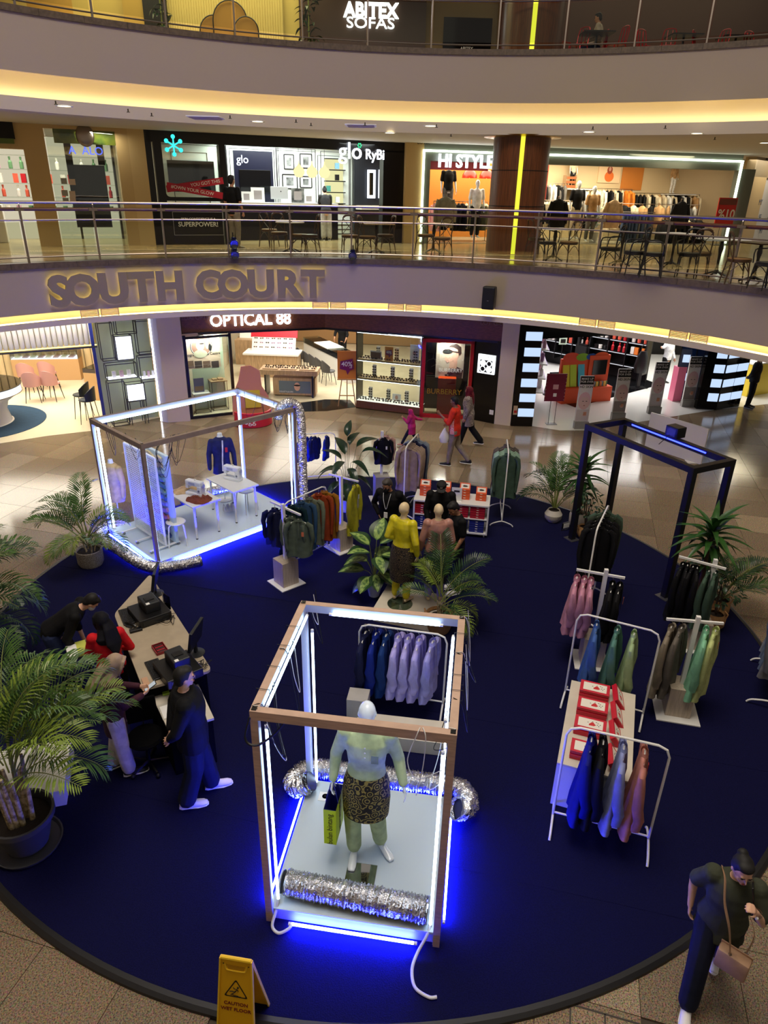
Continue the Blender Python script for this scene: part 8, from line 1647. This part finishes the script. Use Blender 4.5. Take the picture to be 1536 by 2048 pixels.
for k in range(5): WI.box('shelf', BLACK, t, 648,317+22.3*k, 687,319+22.3*k, -.20,0)
for k, (u, v) in enumerate(((672,338),(672,361),(655,383),(673,405),(658,405))): x, z = WI.sz(u, v); o = obj('product_box', prodmesh('box'), t, (x, -.1, z)); o.scale = (2.2,2,1.6); setmat(o, [PROD[6], PROD[3], mat('teal_box', (60,130,120),.5), CARD, PROD[8]][k])
GLB = glow('globe_glow', (255,236,176),1.15)
for i, u in enumerate((598,624,649)):
    w0 = Wall(WG1.P(0,1.2).xy, WG1.P(WG1.L, 1.2).xy, Z1); x, z = w0.sz(u, 343+i); t = w0.thing('pendant_lamp', 'round cream pendant lamp, %s of three' % ['left', 'middle', 'right'][i], 'lamp', 'pendant globe lamps', x=x, y=0, z=z)
    MB().lathe([(0,-.17),(.10,-.145),(.17,-.05),(.175,.02),(.13,.10),(.06,.15),(.02,.22),(.012,.30)],20, cap=False).build('globe', GLB, t, smooth=True); MB().tube([(0,0,.29),(0,0, ZT-Z1-z)],.006,5).build('cord', BLACK, t)
wc_ = Wall(WG1.P(0,1.6).xy, WG1.P(WG1.L, 1.6).xy, Z1); t = wc_.thing('sales_counter', 'long black counter with a white top in the black framed shop', 'counter'); x0, x1, z0_, z1_ = wc_.r(455,412,676,490); MB().box(x0, x1,0,.6,0,1.02).build('counter_body', mat('counter_black', (14,14,22),.3), t); MB().box(x0, x1,-.03,.63,1.02,1.09).build('counter_top', WHITE, t); ct = (x0, x1)
for i, (u, w_, h_, m_, lb, nm) in enumerate(((497,.30,.30, CARD, 'white printed display card at the left end of the black counter', 'display_card'),(520,.42,.42, CARD, 'large white display card behind the smaller one on the black counter', 'display_card'),(600,.42,.42, mat('print_grey_photo', (110,112,110)), 'black framed photo board on the black counter', 'display_card'),(622,.30,.25, CARD, 'small white card beside the framed photo board', 'display_card'))):
    x, z = wc_.sz(u, 410); t = wc_.thing(nm, lb, 'card', x=x, y=.2, z=1.091); MB().box(-w_/2, w_/2,0,.02,0, h_).build('card_sheet', m_, t); MB().box(-w_*.3, w_*.3,-.003,0, h_*.2, h_*.8).build('card_print', PGREY, t)
x, z = wc_.sz(564,410); t = wc_.thing('desktop_computer', 'silver backed desktop computer on the black counter', 'computer', x=x, y=.25, z=1.091); SLV = mat('silver_back', (186,188,190),.4,.3); MB().box(-.28,.28,0,.02,.10,.46, b=.006).build('screen_back', SLV, t); MB().box(-.07,.07,0,.12,0,.01).build('foot', SLV, t); MB().box(-.05,.05,.02,.03,.01,.2).build('stand', SLV, t); MB().ball((.05,-.003,.32),(.018,.004,.02),10,6).build('round_mark', BLACK, t)
t = WG1.thing('shop_sign', 'glowing white brand letters with a green dot mark over the shop opening', 'sign'); WG1.text('lettering', 'glo', .62, WLIT, t, 701,303,-.06,.02,.001); m = MB(); x, z = WG1.sz(718,291); 
for k in range(6): a = k*PI/3; m.ball((x+.05*math.cos(a),-.05, z+.05*math.sin(a)),(.022,.01,.022),8,5)
m.build('green_mark', glow('green_light', (60,220,150),1.5), t)
t = WG1.thing('shop_sign', 'glowing white script letters right of the brand letters', 'sign'); WG1.text('lettering', 'RyBi', .38, WLIT, t, 750,310,-.06,.02,.002,.9)
for i, u in enumerate((731,753)): t = WI.thing('wall_mirror', 'oblong mirror with a white lit edge, %s of the pair' % ['left', 'right'][i], 'mirror', 'lit mirrors'); WI.box('lit_edge', PANEL, t, u-7,340, u+9,396,-.50,-.46, b=.01); WI.box('mirror_glass', mat('mirror', (80,84,88),.05,1.), t, u-3.5,346, u+4,390,-.51,-.50)
t = WI.thing('vanity_shelf', 'pale shelf below the lit mirrors', 'shelf'); WI.box('shelf_board', PLC, t, 702,410,760,418,-1.0,-.45)
q = at(478,499, Z1); person('man in a black tee and grey shorts standing at the black framed shop', (q.x-.1, q.y+.1, Z1),-.5,1.76, dict(er=(.25,-.02,1.13), wr=(.26,.06,.90)), skin=SKIN, top=BLKC, trousers=GREY, shoes=DSH, sleeve='short', hem=.84, vox=.016)
x, z = wc_.sz(648,480); q = wc_.P(x, -.25); person('woman in a grey vest and pale patterned trousers leaning on the black counter', (q.x, q.y, Z1),.25,1.60, dict(el=(-.2,.2,1.2), wl=(-.08,.36,1.22), er=(.2,.2,1.2), wr=(.05,.36,1.22)), lean=22, head=(10,0), skin=SKINL, top=cloth('charcoal_vest', (52,52,54)), trousers=cloth('pale_trousers', (176,172,166)), shoes=DSH, hair='bun', sleeve='short', shape='woman', vox=.016, wide=.06)
# ---- clothes shop with the bright border
pv = Wall(fe, ff, Z1); WHS = pv
wpiece('wall_beige_6', 810,270,845,500, BEIGE, 0,.4, WHS, (0,2.84)); wpiece('wall_grey_surround_1', 845,285,1492,300, mat('grey_green_surround', (104,108,96),.5),0,.3, WHS, (2.35,2.84)); wpiece('wall_grey_surround_2', 843,300,858,500, mat('grey_green_surround', (104,108,96)),0,.3, WHS, (0,2.4)); wpiece('wall_grey_surround_3', 1462,300,1492,560, mat('grey_green_surround', (104,108,96)),0,.3, WHS, (0,2.4))
xL, zT_ = WHS.sz(846,292)[0],2.62; xR = WHS.sz(1488,312)[0]
t = WHS.thing('light_border', 'bright white light line framing the clothes shop opening', 'light'); BOR = glow('border_light', (236,250,226),5)
m = MB(); m.box(xL, xR, -.06,-.02, zT_-.03, zT_+.03).build('light_line', BOR, t); MB().box(xL, xL+.06,-.06,-.02,0.05, zT_).build('light_line', BOR, t); MB().box(xR-.08, xR, -.06,-.02,.05, zT_).build('light_line', BOR, t)
t = WHS.thing('shop_sign', 'glowing white HI STYLE letters left of the timber column', 'sign'); WHS.text('lettering', 'HI STYLE', .50, WLIT, t, 932,324,-.10,.03,.012,.92)
t = WHS.thing('shop_sign', 'faint letters at the top left corner of the clothes shop', 'sign'); WHS.text('lettering', 'BUTIK', .14, BLACKM, t, 847,285,-.01,.004)
HB = Wall(WHS.P(0,3.4).xy, WHS.P(WHS.L, 3.4).xy, Z1); ORW = mat('orange_wall', (196,120,44),.6); RDW = mat('brick_red_wall', (150,40,30),.6)
wpiece('wall_shop_orange', 856,250,990,520, ORW, 0,.1, HB, (0,2.83)); wpiece('wall_shop_beige', 990,250,1500,560, mat('shop_back_beige', (212,190,150),.6),0,.1, HB, (0,2.83)); wpiece('wall_shop_amber', 1244,318,1286,380, ORW, -.03,0, HB)
HR = Wall(WHS.P(0,1.8).xy, WHS.P(WHS.L, 1.8).xy, Z1); wpiece('wall_red_header', 862,303,985,340, RDW, .32,.38, WHS); wpiece('wall_red_pier', 1068,306,1096,400, RDW, 0,.3, HR)
sfl = struct(MB().box(0, WHS.L, 0,3.4,0,.01).build('floor_clothes_shop', mat('grey_shop_floor', (150,146,132),.25), None, loc=WHS.a, rot=(0,0, WHS.rz)))
for i, u in enumerate((1122,1155,1188,1228,1238,1262,1296,1346,1398)):
    w0 = Wall(WHS.P(0,.9).xy, WHS.P(WHS.L, .9).xy, Z1); x, z = w0.sz(u, 313); t = w0.thing('track_spotlight', 'small bright track spotlight on the ceiling of the clothes shop', 'lamp', 'track spotlights in the clothes shop', x=x, z=2.62); MB().tube([(0,0,0),(0,-.03,-.09)],[.03,.045],8).build('lamp_head', WHITE, t); MB().ball((0,-.035,-.09),.035,8,6).build('bulb', glow('spot_bulb', (255,240,205),12), t); MB().tube([(0,0,0),(0,0,.18)],.008,5).build('stem', WHITE, t)
# clothes on rails: simplified hanging garments, each its own object
_gm = {}
def hungmesh(kind):
    if kind in _gm: return _gm[kind]
    m = MB()
    if kind == 'top':
        m.tube([(0,0,-.04),(0,0,-.08),(0,0,-.14),(0,0,-.35),(0,0,-.62)],[(.05,.02),(.13,.03),(.19,.04),(.17,.05),(.20,.06)],12, side=(1,0,0))
        for s_ in (-1,1): m.tube([(s_*.15,0,-.10),(s_*.22,0,-.3),(s_*.22,.01,-.54)],[(.05,.035),(.045,.03),(.035,.025)],8, side=(1,0,0))
    else: m.tube([(0,0,-.05),(0,0,-.3),(0,0,-.62),(0,0,-.9)],[(.11,.03),(.13,.04),(.12,.045),(.12,.04)],10, side=(1,0,0))
    m.tube([(0,0,0),(0,0,-.06)],.004,4)
    me = m.mesh(kind, True); me.materials.append(BLACK); _gm[kind] = me; return me
CLC = [cloth(n_, c) for n_, c in (('shop_black', (18,18,20)),('shop_black2', (24,24,28)),('shop_cream', (222,208,176)),('shop_white', (228,226,220)),('shop_denim', (60,76,104)),('shop_tan', (190,150,104)),('shop_orange', (206,120,40)),('shop_grey', (110,108,104)),('shop_pink', (214,140,130)),('shop_olive', (96,96,70)))]
def rackrow(W_, u0, u1, v, y, n, kind, mats, label, group, rack=True, seed=1):
    R = random.Random(seed); x0, z = W_.sz(u0, v, y); x1, z1 = W_.sz(u1, v, y); z = max(.7, min(z, 2.45))
    if rack:
        t = W_.thing('shop_rail', 'chrome shop rail carrying the '+group, 'clothes rail'); MB().tube([(x0, y, z),(x1, y, z)],.012,6).build('bar', STEEL, t)
        for x in (x0, x1): MB().tube([(x, y, 0),(x, y, z)],.012,6).build('post', STEEL, t)
        for x in (x0, x1): MB().box(x-.02, x+.02, y-.2, y+.2,0,.02).build('foot', STEEL, t)
    for k in range(n):
        p = W_.P(lerp(x0, x1,(k+.5)/n), y, z); o = obj('hanging_garment', hungmesh(kind), None, p, (0,0, W_.rz+PI/2+R.uniform(-.6,.3))); sg = 1.38 if kind == 'top' else 1.1; o.scale = (sg, sg*1.3, sg*R.uniform(.92,1.08)); q_ = R.choice(mats); tag(o, '%s %s, %s from the left' % (q_.name.replace('cloth_shop_', '').strip('2'), label, ORD2[k]), 'garment', group); setmat(o, q_)
K_ = CLC; ORD2 = ORD+['thirteenth', 'fourteenth', 'fifteenth', 'sixteenth', 'seventeenth', 'eighteenth']
rackrow(WHS, 868,975,402,1.3,14, 'top', [K_[8], K_[9], K_[1], K_[2]], 'garment on the front rail left of the timber column', 'garments on the front rail left of the column', seed=2)
rackrow(WHS, 1070,1160,400,1.2,13, 'top', [K_[0], K_[7], K_[0], K_[2]], 'garment on the front rail just right of the timber column', 'garments on the front rail right of the column', seed=3)
rackrow(WHS, 1245,1310,424,.8,10, 'trousers', [K_[4], K_[4], K_[7]], 'denim trousers on the middle front rail', 'denim on the middle front rail', seed=4)
rackrow(WHS, 1325,1405,436,.7,12, 'top', [K_[0], K_[0], K_[5], K_[2]], 'garment on the right front rail of the clothes shop', 'garments on the right front rail', seed=5)
rackrow(HB, 1075,1135,366,-.35,8, 'top', [K_[0], K_[3], K_[7]], 'garment on the left back rail of the clothes shop', 'garments on the left back rail', seed=6)
rackrow(HB, 1150,1265,376,-.35,15, 'top', [K_[2], K_[3], K_[0], K_[6]], 'garment on the middle back rail of the clothes shop', 'garments on the middle back rail', seed=7)
rackrow(HB, 1270,1400,386,-.35,17, 'top', [K_[3], K_[0], K_[5], K_[2]], 'garment on the right back rail of the clothes shop', 'garments on the right back rail', seed=8)
rackrow(WHS, 1075,1400,404,1.9,18, 'top', [K_[2], K_[0], K_[3], K_[5], K_[7]], 'garment on the long middle rail of the clothes shop', 'garments on the long middle rail', seed=9)
for i, (u, m_, lb) in enumerate(((1225, cloth('striped_tan', (190,160,124)), 'tan striped jumper facing out at the end of the middle rail'),(1115, K_[0], 'black sweatshirt facing out right of the timber column'),(1360, K_[0], 'black jumper facing out on the right rail'),(890, cloth('striped_grey', (130,124,100)), 'grey striped shirt facing out left of the timber column'))):
    w0 = Wall(WHS.P(0,.45).xy, WHS.P(WHS.L, .45).xy, Z1); x, z = w0.sz(u, 430); o = obj('hanging_garment', hungmesh('top'), None, w0.P(x, 0,1.42),(0,0, w0.rz)); o.scale = (1.5,1.4,1.5); setmat(o, m_); tag(o, lb, 'garment')
    st_ = w0.thing('garment_stand', ['thin chrome stand holding the tan striped jumper', 'thin chrome stand holding the black sweatshirt', 'thin chrome stand holding the black jumper', 'thin chrome stand holding the grey striped shirt'][i], 'stand', x=x, y=.08); MB().tube([(0,0,0),(0,0,1.45)],.012,6).build('pole', STEEL, st_); MB().bar((0,0,1.44),(0,-.1,1.44),.015).build('arm', STEEL, st_); MB().lathe([(0,0),(.15,0),(.15,.015),(0,.015)],16).build('base_plate', STEEL, st_)
def shopman(label, W_, u, v, y, h, top_, tr, z0=0., hem=.86, skin=MANW, sl='short'):
    x, z = W_.sz(u, v, y); q = W_.P(x, y, z0); return person(label, q, PI+W_.rz, h, dict(er=(.23,-.02,1.13), wr=(.24,.05,.89)), skin=skin, top=top_, trousers=tr, hair=None, face=False, name='mannequin', cat='mannequin', vox=.02, hem=hem, sleeve=sl, fat=.95)
shopman('white mannequin in a black tee raised left of the timber column', WHS, 896,380,1.6,1.75, K_[0], K_[7],.65); shopman('white mannequin in a white tee just left of the timber column', WHS, 952,420,1.0,1.75, K_[3], K_[0],.12)
shopman('white mannequin in a black top and cream trousers in the clothes shop', WHS, 1151,430,.8,1.80, K_[0], K_[2],.12); shopman('white mannequin in a tan top and checked skirt in the clothes shop', WHS, 1180,450,.5,1.72, K_[5], K_[7],.05)
shopman('white mannequin in a pale top standing on the high back shelf', HB, 1152,300,-.25,1.0, K_[2], K_[0],1.72); shopman('white mannequin in a tan jumper on the high back shelf at the right', HB, 1358,300,-.25,1.0, K_[5], K_[3],1.62, sl='long')
for i, (x_, z_, w_) in enumerate(((1152,1.70,1.3),(1358,1.60,1.2))): x = HB.sz(x_, 340)[0]; t = HB.thing('wall_shelf', ['high back shelf under the pale dressed mannequin', 'high back shelf under the tan dressed mannequin'][i], 'shelf', x=x); MB().box(-w_/2, w_/2,-.5,0, z_-.03, z_).build('shelf_board', WHITE, t); MB().box(-w_/2,-w_/2+.03,-.4,0, z_-.2, z_-.03).build('bracket', STEEL, t)
t = HB.thing('poster', 'poster of a red haired woman in an orange dress on the back wall', 'poster'); x0, x1, z0_, z1_ = HB.r(1196,328,1240,364); HB.box('poster_sheet', mat('print_peach', (232,200,160),.6), t, 1196,328,1240,366,-.04,0); cx_ = (x0+x1)/2; h_ = z1_-z0_
prt(t, ell(cx_, z0_+h_*.30,.19, h_*.30), mat('print_orange_dress', (222,110,40),.6),-.043); prt(t, ell(cx_, z0_+h_*.66,.11, h_*.22), mat('print_red_hair', (150,60,30),.6),-.045); prt(t, ell(cx_, z0_+h_*.72,.05, h_*.12), FACE, -.047)
t = HB.thing('wooden_crate', 'stack of wooden crates with bags on the back shelf', 'crate', x=HB.sz(1124,350)[0], y=-.3, z=1.70); MB().box(-.02,.38,-.14,.14,0,.02).build('crate_base', WOODO, t)
for k in range(3): MB().box(-.02,.38,-.14,-.12,.03+.14*k, .12+.14*k).build('slat', mat('crate_brown', (150,84,40),.6), t)
MB().box(-.02,.0,-.14,.14,0,.44).build('crate_side', WOODO, t); MB().box(.36,.38,-.14,.14,0,.44).build('crate_side', WOODO, t)
for i, u in enumerate((938,972)):
    w0 = Wall(WHS.P(0,2.4).xy, WHS.P(WHS.L, 2.4).xy, Z1); x, z = w0.sz(u, 370); t = w0.thing('dome_lamp', 'glossy red dome lamp, %s of the pair left of the column' % ['left', 'right'][i], 'lamp', 'red dome lamps', x=x, z=1.95); MB().lathe([(.26,0),(.25,.10),(.19,.20),(.10,.26),(0,.28)],24, cap=False).build('lamp_shade', mat('red_gloss', (206,40,22),.25), t, smooth=True); MB().tube([(0,0,.27),(0,0,.87)],.008,5).build('cord', BLACK, t); MB().ball((0,0,.06),.06,10,8).build('bulb', glow('warm_bulb', (255,200,120),4), t)
x = WHS.sz(1432,490)[0]; t = WHS.thing('sale_sign', 'red sale sign with a large number ten on thin legs beside the opening', 'sign', x=x, y=-.15); z0_ = WHS.sz(1432,455)[1]; z1_ = WHS.sz(1432,395)[1]
MB().box(-.36,.36,-.015,.015, z0_, z1_).build('sign_board', mat('sale_red', (190,38,28),.5), t); MB().box(-.34,.34,-.018,-.015, z1_-.22, z1_-.04).build('print', mat('sale_brown', (120,60,44),.5), t); text('print_text', '%10', .40, CARD, t, ext=.002, bold=.006, matrix=TRN((.02,-.02,(z0_+z1_)/2-.05)) @ ROT(PI/2,4, 'X'))
for x_ in (-.12,.12): MB().tube([(x_, 0,0),(x_, 0, z0_)],.009,6).build('leg', BLACK, t)
MB().box(-.25,.25,-.15,.15,0,.012).build('foot_plate', BLACK, t)
t = thing('potted_plant', 'small bright green potted plant between the mannequin and the striped jumper', 'plant', WHS.P(WHS.sz(1212,440)[0],.7)); lathe_pot([(.12,0),(.16,.3),(.17,.34),(.15,.34),(.14,.3)], WPOT, .14,.3)(t)
for k in range(12): o = obj('leaf', DR[k % 2], t); o.matrix_local = TRN((0,0,.4+.04*k)) @ ROT(k*2.4,4, 'Z') @ ROT(math.radians(20+4*k),4, 'X') @ Matrix.Scale(1.2,4)
# right end
wE = Wall(ff, f1(1600,322), Z1); wpiece('wall_beige_7', 1490,306,1516,560, BEIGE, 0,.4, wE, (0,2.84)); wpiece('wall_sand', 1512,315,1600,340, mat('sand_header', (170,150,112),.6),0,.3, wE, (2.2,2.84))
t = wE.thing('shop_window', 'shop window with large dark blue letters at the right edge of the first floor', 'window'); wE.box('pane', mat('poster_white', (214,206,190),.5), t, 1516,362,1610,520,.05,.07)
for k, (u, v, s_) in enumerate(((1512,435, 'SE'),(1514,462, 'MY'),(1513,405, 'MY'),(1530,440, 'VIV'),(1515,488, 'W'))): wE.text('lettering', s_, .28, mat('ink_blue', (40,60,90),.5) if k != 3 else BLACKM, t, u+8, v, .0,.004)
t = wE.thing('shop_sign', 'faint dark letters on the sand coloured header at the right edge', 'sign'); wE.text('lettering', 'BUTIK', .16, BLACKM, t, 1536,318,-.01,.004)
# ================================================================== FIRST FLOOR WALKWAY: cafe tables and bentwood chairs
BEN = mat('bentwood_brown', (66,44,26),.4); BENB = mat('bentwood_black', (20,17,16),.4); CANEW = mat('cane_seat', (140,104,62),.6)
def bent_chair(bm_, seatm, arm=False):
    t = thing('cafe_chair', 'x', 'chair', (0,0,0),0, 'cafe chairs behind the railing'); h = .46
    MB().lathe([(0, h-.015),(.205, h-.02),(.215, h),(.20, h+.012),(0, h+.008)],20, cap=False).build('seat', seatm, t, smooth=True); MB().lathe([(.20, h-.06),(.215, h-.05),(.215, h-.01),(.20, h-.01)],20, cap=False).build('seat_ring', bm_, t, smooth=True)
    for x in (-1,1):
        MB().tube([(x*.16,-.14, h-.02),(x*.185,-.19,0)],[.015,.011],6).build('leg', bm_, t)
        MB().tube(spath([(x*.19,.23,0),(x*.17,.17, h-.02),(x*.175,.20, h+.25),(x*.13,.23, h+.42)],3),[.014]*10,6).build('leg', bm_, t)
        MB().tube(spath([(x*.17,-.16,.22),(x*.14,-.12,.36),(x*.06,-.10, h-.04)],3),.008,5).build('brace', bm_, t); MB().tube(spath([(x*.18,.20,.22),(x*.19,.0,.38),(x*.18,-.16,.22)],3),.008,5).build('brace', bm_, t)
        MB().tube(spath([(x*.16,.21, h+.40),(0,.215, h+.20),(-x*.15,.18, h+.03)],3),.009,5).build('back_cross', bm_, t)
        if arm: MB().tube(spath([(x*.17,.21, h+.25),(x*.25,.1, h+.22),(x*.25,-.12, h+.20),(x*.2,-.16, h-.02)],3),.013,6).build('armrest', bm_, t)
    MB().tube(spath([(-.13,.23, h+.41),(-.06,.25, h+.45),(.06,.25, h+.45),(.13,.23, h+.41)],3),.018,6, flat=1.5).build('top_rail', bm_, t)
    return t
cA, cB_, cC_ = bent_chair(BEN, CANEW), bent_chair(BENB, BENB, True), bent_chair(BEN, BEN)
spots = [(560,508,.3,0),(600,514,1.6,0),(540,500,2.6,0),(700,515,.2,0),(735,518,1.2,0),(770,513,-1.2,0),(620,515,-1.2,2),(850,512,.5,0),(882,520,-.6,0),(1090,530,.4,1),(1133,530,-1.0,0),(1070,520,1.9,2),(1215,546,-2.2,1),(1262,556,-1.6,1),(1300,560,1.3,1),(1392,558,2.8,0),(1370,560,-.5,1),(1468,574,1.4,0),(1525,585,-1.3,1)]
used = set()
for i, (u, v, rz, k) in enumerate(spots):
    c = (cA, cB_, cC_)[k]; p = at(u, v-6, Z1); lb = '%s bentwood cafe chair, %s from the left behind the railing' % (['cane seated brown', 'black armed', 'plain brown'][k],(ORD+['thirteenth', 'fourteenth', 'fifteenth', 'sixteenth', 'seventeenth', 'eighteenth', 'last'])[sorted(range(len(spots)), key=lambda j: spots[j][0]).index(i)])
    if k not in used: used.add(k); c.location = p; c.rotation_euler = (0,0, rz); c['label'] = lb
    else: dup(c, p, rz, lb)
def cafe_table(label, p, top_r=.36, square=False, m=PLC, h=.74):
    t = thing('cafe_table', label, 'table', p, .3, 'cafe tables behind the railing')
    (MB().box(-.38,.38,-.38,.38, h-.025, h, b=.005) if square else MB().lathe([(0, h-.025),(top_r, h-.025),(top_r+.005, h-.012),(top_r, h),(0, h)],28, cap=False)).build('tabletop', m, t)
    MB().lathe([(.03,.06),(.045,.12),(.025,.2),(.03,.45),(.05,.55),(.03, h-.03)],12, cap=False).build('pedestal', BENB, t, smooth=True)
    for k in range(4): a = k*PI/2+.4; MB().tube(spath([(0,0,.12),(.15*math.cos(a),.15*math.sin(a),.07),(.28*math.cos(a),.28*math.sin(a),.015)],3),.018,6).build('foot', BENB, t)
for i, (u, v, s_, m_) in enumerate(((582,510, False, PLC),(752,512, True, WOODO),(866,510, True, WOODO),(1105,525, True, WHITE),(1238,535, True, BENB),(1340,538, True, WHITE),(1430,558, True, WHITE),(1505,570, True, mat('dark_wood_top', (70,40,26),.4)))):
    cafe_table('%s cafe table, %s from the left behind the railing' % (['round pale', 'square oak topped', 'square oak topped', 'square white topped', 'square black', 'square white topped', 'square white topped', 'dark wooden'][i], ORD[i]), at(u, v-4, Z1), square=s_, m=m_)
# ================================================================== UPPER FLOOR (seen through the top railing)
Z2 = 9.32
ub = lambda u: at_y(u, 60,27.0)
area_light('upper_light', (-6,24.0,12.6),8,420,(1,.86,.52), size_y=3); area_light('upper_light', (8.5,24,12.6),8,110,(1,.88,.66), size_y=3)
WU = Wall((-16,25.0),(18,26.5), Z2)
def up(n, u0, u1, m, y0=0, y1=.2, z0=0, z1=3.6): x0, x1 = WU.sz(u0,50)[0], WU.sz(u1,50)[0]; return struct(MB().box(x0, x1, y0, y1, z0, z1).build(n, m, None, loc=WU.a, rot=(0,0, WU.rz)))
struct(ring(C2, 'ceiling_top', [(R2-.2,13.0),(26,13.0)], mat('ceiling_paint', (200,194,186))))
up('wall_upper_1', -60,60, mat('upper_cream', (206,186,110),.6)); up('wall_upper_2', 60,150, mat('upper_amber', (190,150,70),.6)); up('wall_upper_3', 150,255, mat('upper_cream_b', (196,174,100),.6)); up('wall_upper_4', 255,295, mat('upper_gold', (176,146,70),.5),-.3,.2); up('wall_upper_5', 295,340, BLACKM, -.35,.1); up('wall_upper_6', 340,600, mat('upper_cream', (206,186,110))); up('wall_upper_7', 600,850, mat('upper_dark_brown', (58,38,26),.4),-.3,.1); up('wall_upper_8', 850,1000, mat('upper_cream_c', (150,130,90),.6)); up('wall_upper_9', 1000,1110, WOODR, -.2,.1); up('wall_upper_10', 1110,1700, mat('upper_dark_red', (70,44,34),.5))
t = WU.thing('curtain', 'pale gathered curtain hanging on the upper floor left of the round backed chairs', 'curtain')
for k in range(46): x = WU.sz(340+k*5,50)[0]; MB().tube([(x, -.15,.0),(x, -.15,3.5)],[(.05,.03)]*2,6, side=(1,0,0)).build('fold', mat('curtain_gold', (200,182,116),.8), t, smooth=True)
t = WU.thing('shop_sign', 'glowing white sign of two lines on the dark upper wall', 'sign'); WU.text('lettering', 'ABITEX', .52, WLIT, t, 742,22,-.40,.03,.02,.95); WU.text('lettering', 'SOFAS', .40, WLIT, t, 741,47,-.40,.02,.002,1.3)
t = WU.thing('shop_sign', 'small dark brand letters on the cream upper wall', 'sign'); WU.text('lettering', 'ABITEX', .16, BLACKM, t, 541,42,-.02,.004)
def upthing(u, y, z=0): return WU.P(WU.sz(u, 60, y)[0], y, z)
for i, (u, w_, h_) in enumerate(((429,.42,1.5),(462,.50,1.85),(493,.36,1.45))):
    t = thing('round_back_screen', 'arched gold headboard panel, %s of three on the upper floor' % ['left', 'middle', 'right'][i], 'panel', upthing(u, -.9-.1*i), WU.rz, 'arched panels'); P = [(-w_, 0),(w_, 0),(w_, h_-w_)]+[(w_*math.cos(a), h_-w_+w_*math.sin(a)) for a in [PI*k/12 for k in range(1,12)]]+[(-w_, h_-w_)]; MB().plate(P, (0,0,0),(1,0,0),(0,0,1),.06).build('arched_board', mat('bronze_gold', (170,130,60),.5), t); MB().tube([(x, -.06, z) for x, z in P],.018,5, closed=True).build('arched_rim', BLACK, t)
for i, u in enumerate((325,618)):
    t = thing('potted_plant', ['tall leafy plant left of the upper curtain', 'leafy plant right of the upper cream wall'][i], 'plant', upthing(u, -1.0,0)); lathe_pot([(.18,0),(.22,.4),(.2,.4),(.19,.36)], GPOT, .19,.36)(t); R = random.Random(i)
    for k in range(40): o = obj('leaf', BL_[k % 2], t); o.matrix_local = TRN((R.uniform(-.2,.2), R.uniform(-.2,.2), R.uniform(.6,2.1))) @ ROT(R.uniform(0,6),4, 'Z') @ ROT(R.uniform(-.5,.8),4, 'X') @ Matrix.Scale(.6,4)
    MB().tube([(0,0,.3),(0,0,2.0)],.02,6).build('stem', STEM, t)
t = thing('wall_screen', 'dark television with small letters on the upper floor right of the sign', 'television', upthing(935,-.3), WU.rz); MB().box(-.75,.75,-.05,0,.75,1.75).build('television', mat('tv_screen', (6,6,8)), t); MB().box(-.8,.8,-.2,.1,0,.6).build('cabinet', BLACKM, t); text('lettering', 'ABITEX', .12, CARD, t, ext=.002, matrix=TRN((0,-.06,.95)) @ ROT(PI/2,4, 'X')); MB().box(-.04,.04,-.04,0,.6,.76).build('stand', BLACK, t)
RM = mat('red_metal', (176,20,30),.3,.3)
def red_chair():
    t = thing('metal_chair', 'x', 'chair', (0,0,0),0, 'red metal chairs on the upper floor'); MB().box(-.18,.18,-.18,.18,.44,.46, b=.008).build('seat', RM, t)
    for x in (-1,1):
        MB().tube([(x*.16,-.16,.44),(x*.21,-.22,0)],.014,6).build('leg', RM, t); MB().tube([(x*.21,.24,0),(x*.16,.17,.46),(x*.17,.22,.70),(x*.13,.24,.86)],.013,6).build('leg', RM, t); MB().bar((x*.06,.2,.46),(x*.06,.25,.84),.04,.006).build('back_slat', RM, t)
    MB().tube(spath([(-.17,.22,.70),(-.12,.25,.86),(.12,.25,.86),(.17,.22,.70)],4),.013,6).build('back_hoop', RM, t); return t
rc = red_chair()
for i, (u, y, rz) in enumerate(((1125,-4.6,.6),(1160,-4.4,-.8),(1236,-4.6,-1.2),(1298,-4.4,.5),(1340,-4.6,-.4),(1408,-4.4,1.0),(1440,-4.6,-1.1),(1515,-4.6,.4))):
    lb = 'red metal chair, %s from the left behind the top railing' % ORD[i]
    if i == 0: rc.location = upthing(u, y); rc.rotation_euler = (0,0, rz); rc['label'] = lb
    else: dup(rc, upthing(u, y), rz, lb)
for i, u in enumerate((1195,1370,1475)): t = thing('cafe_table', 'dark pedestal table, %s from the left among the red chairs' % ORD[i], 'table', upthing(u, -4.3),0, 'tables on the upper floor'); MB().box(-.4,.4,-.35,.35,.72,.75).build('tabletop', BENB, t); MB().tube([(0,0,.02),(0,0,.72)],.03,8).build('pedestal', BENB, t); MB().box(-.25,.25,-.25,.25,0,.02).build('foot', BENB, t)
q = upthing(1200,-3.9); person('seated diner in a pale top and jeans behind the top railing', (q.x, q.y, Z2-.42),1.2,1.68, dict(hl=(-.09,0,.92), hr=(.09,0,.92), kl=(-.11,.42,.90), kr=(.11,.42,.90), al=(-.11,.44,.50), ar=(.11,.44,.50), tl=(-.11,.62), tr=(.11,.62), wl=(-.18,.3,1.08), wr=(.18,.3,1.08)), lean=6, head=(8,0), top=cloth('pale_tee', (190,176,160)), trousers=cloth('blue_jeans', (40,50,84)), shoes=DSH, vox=.018, hem=.88)
d0 = dup(rc, (q.x-.02, q.y-.0, Z2),1.2+PI, 'red metal chair under the seated diner')
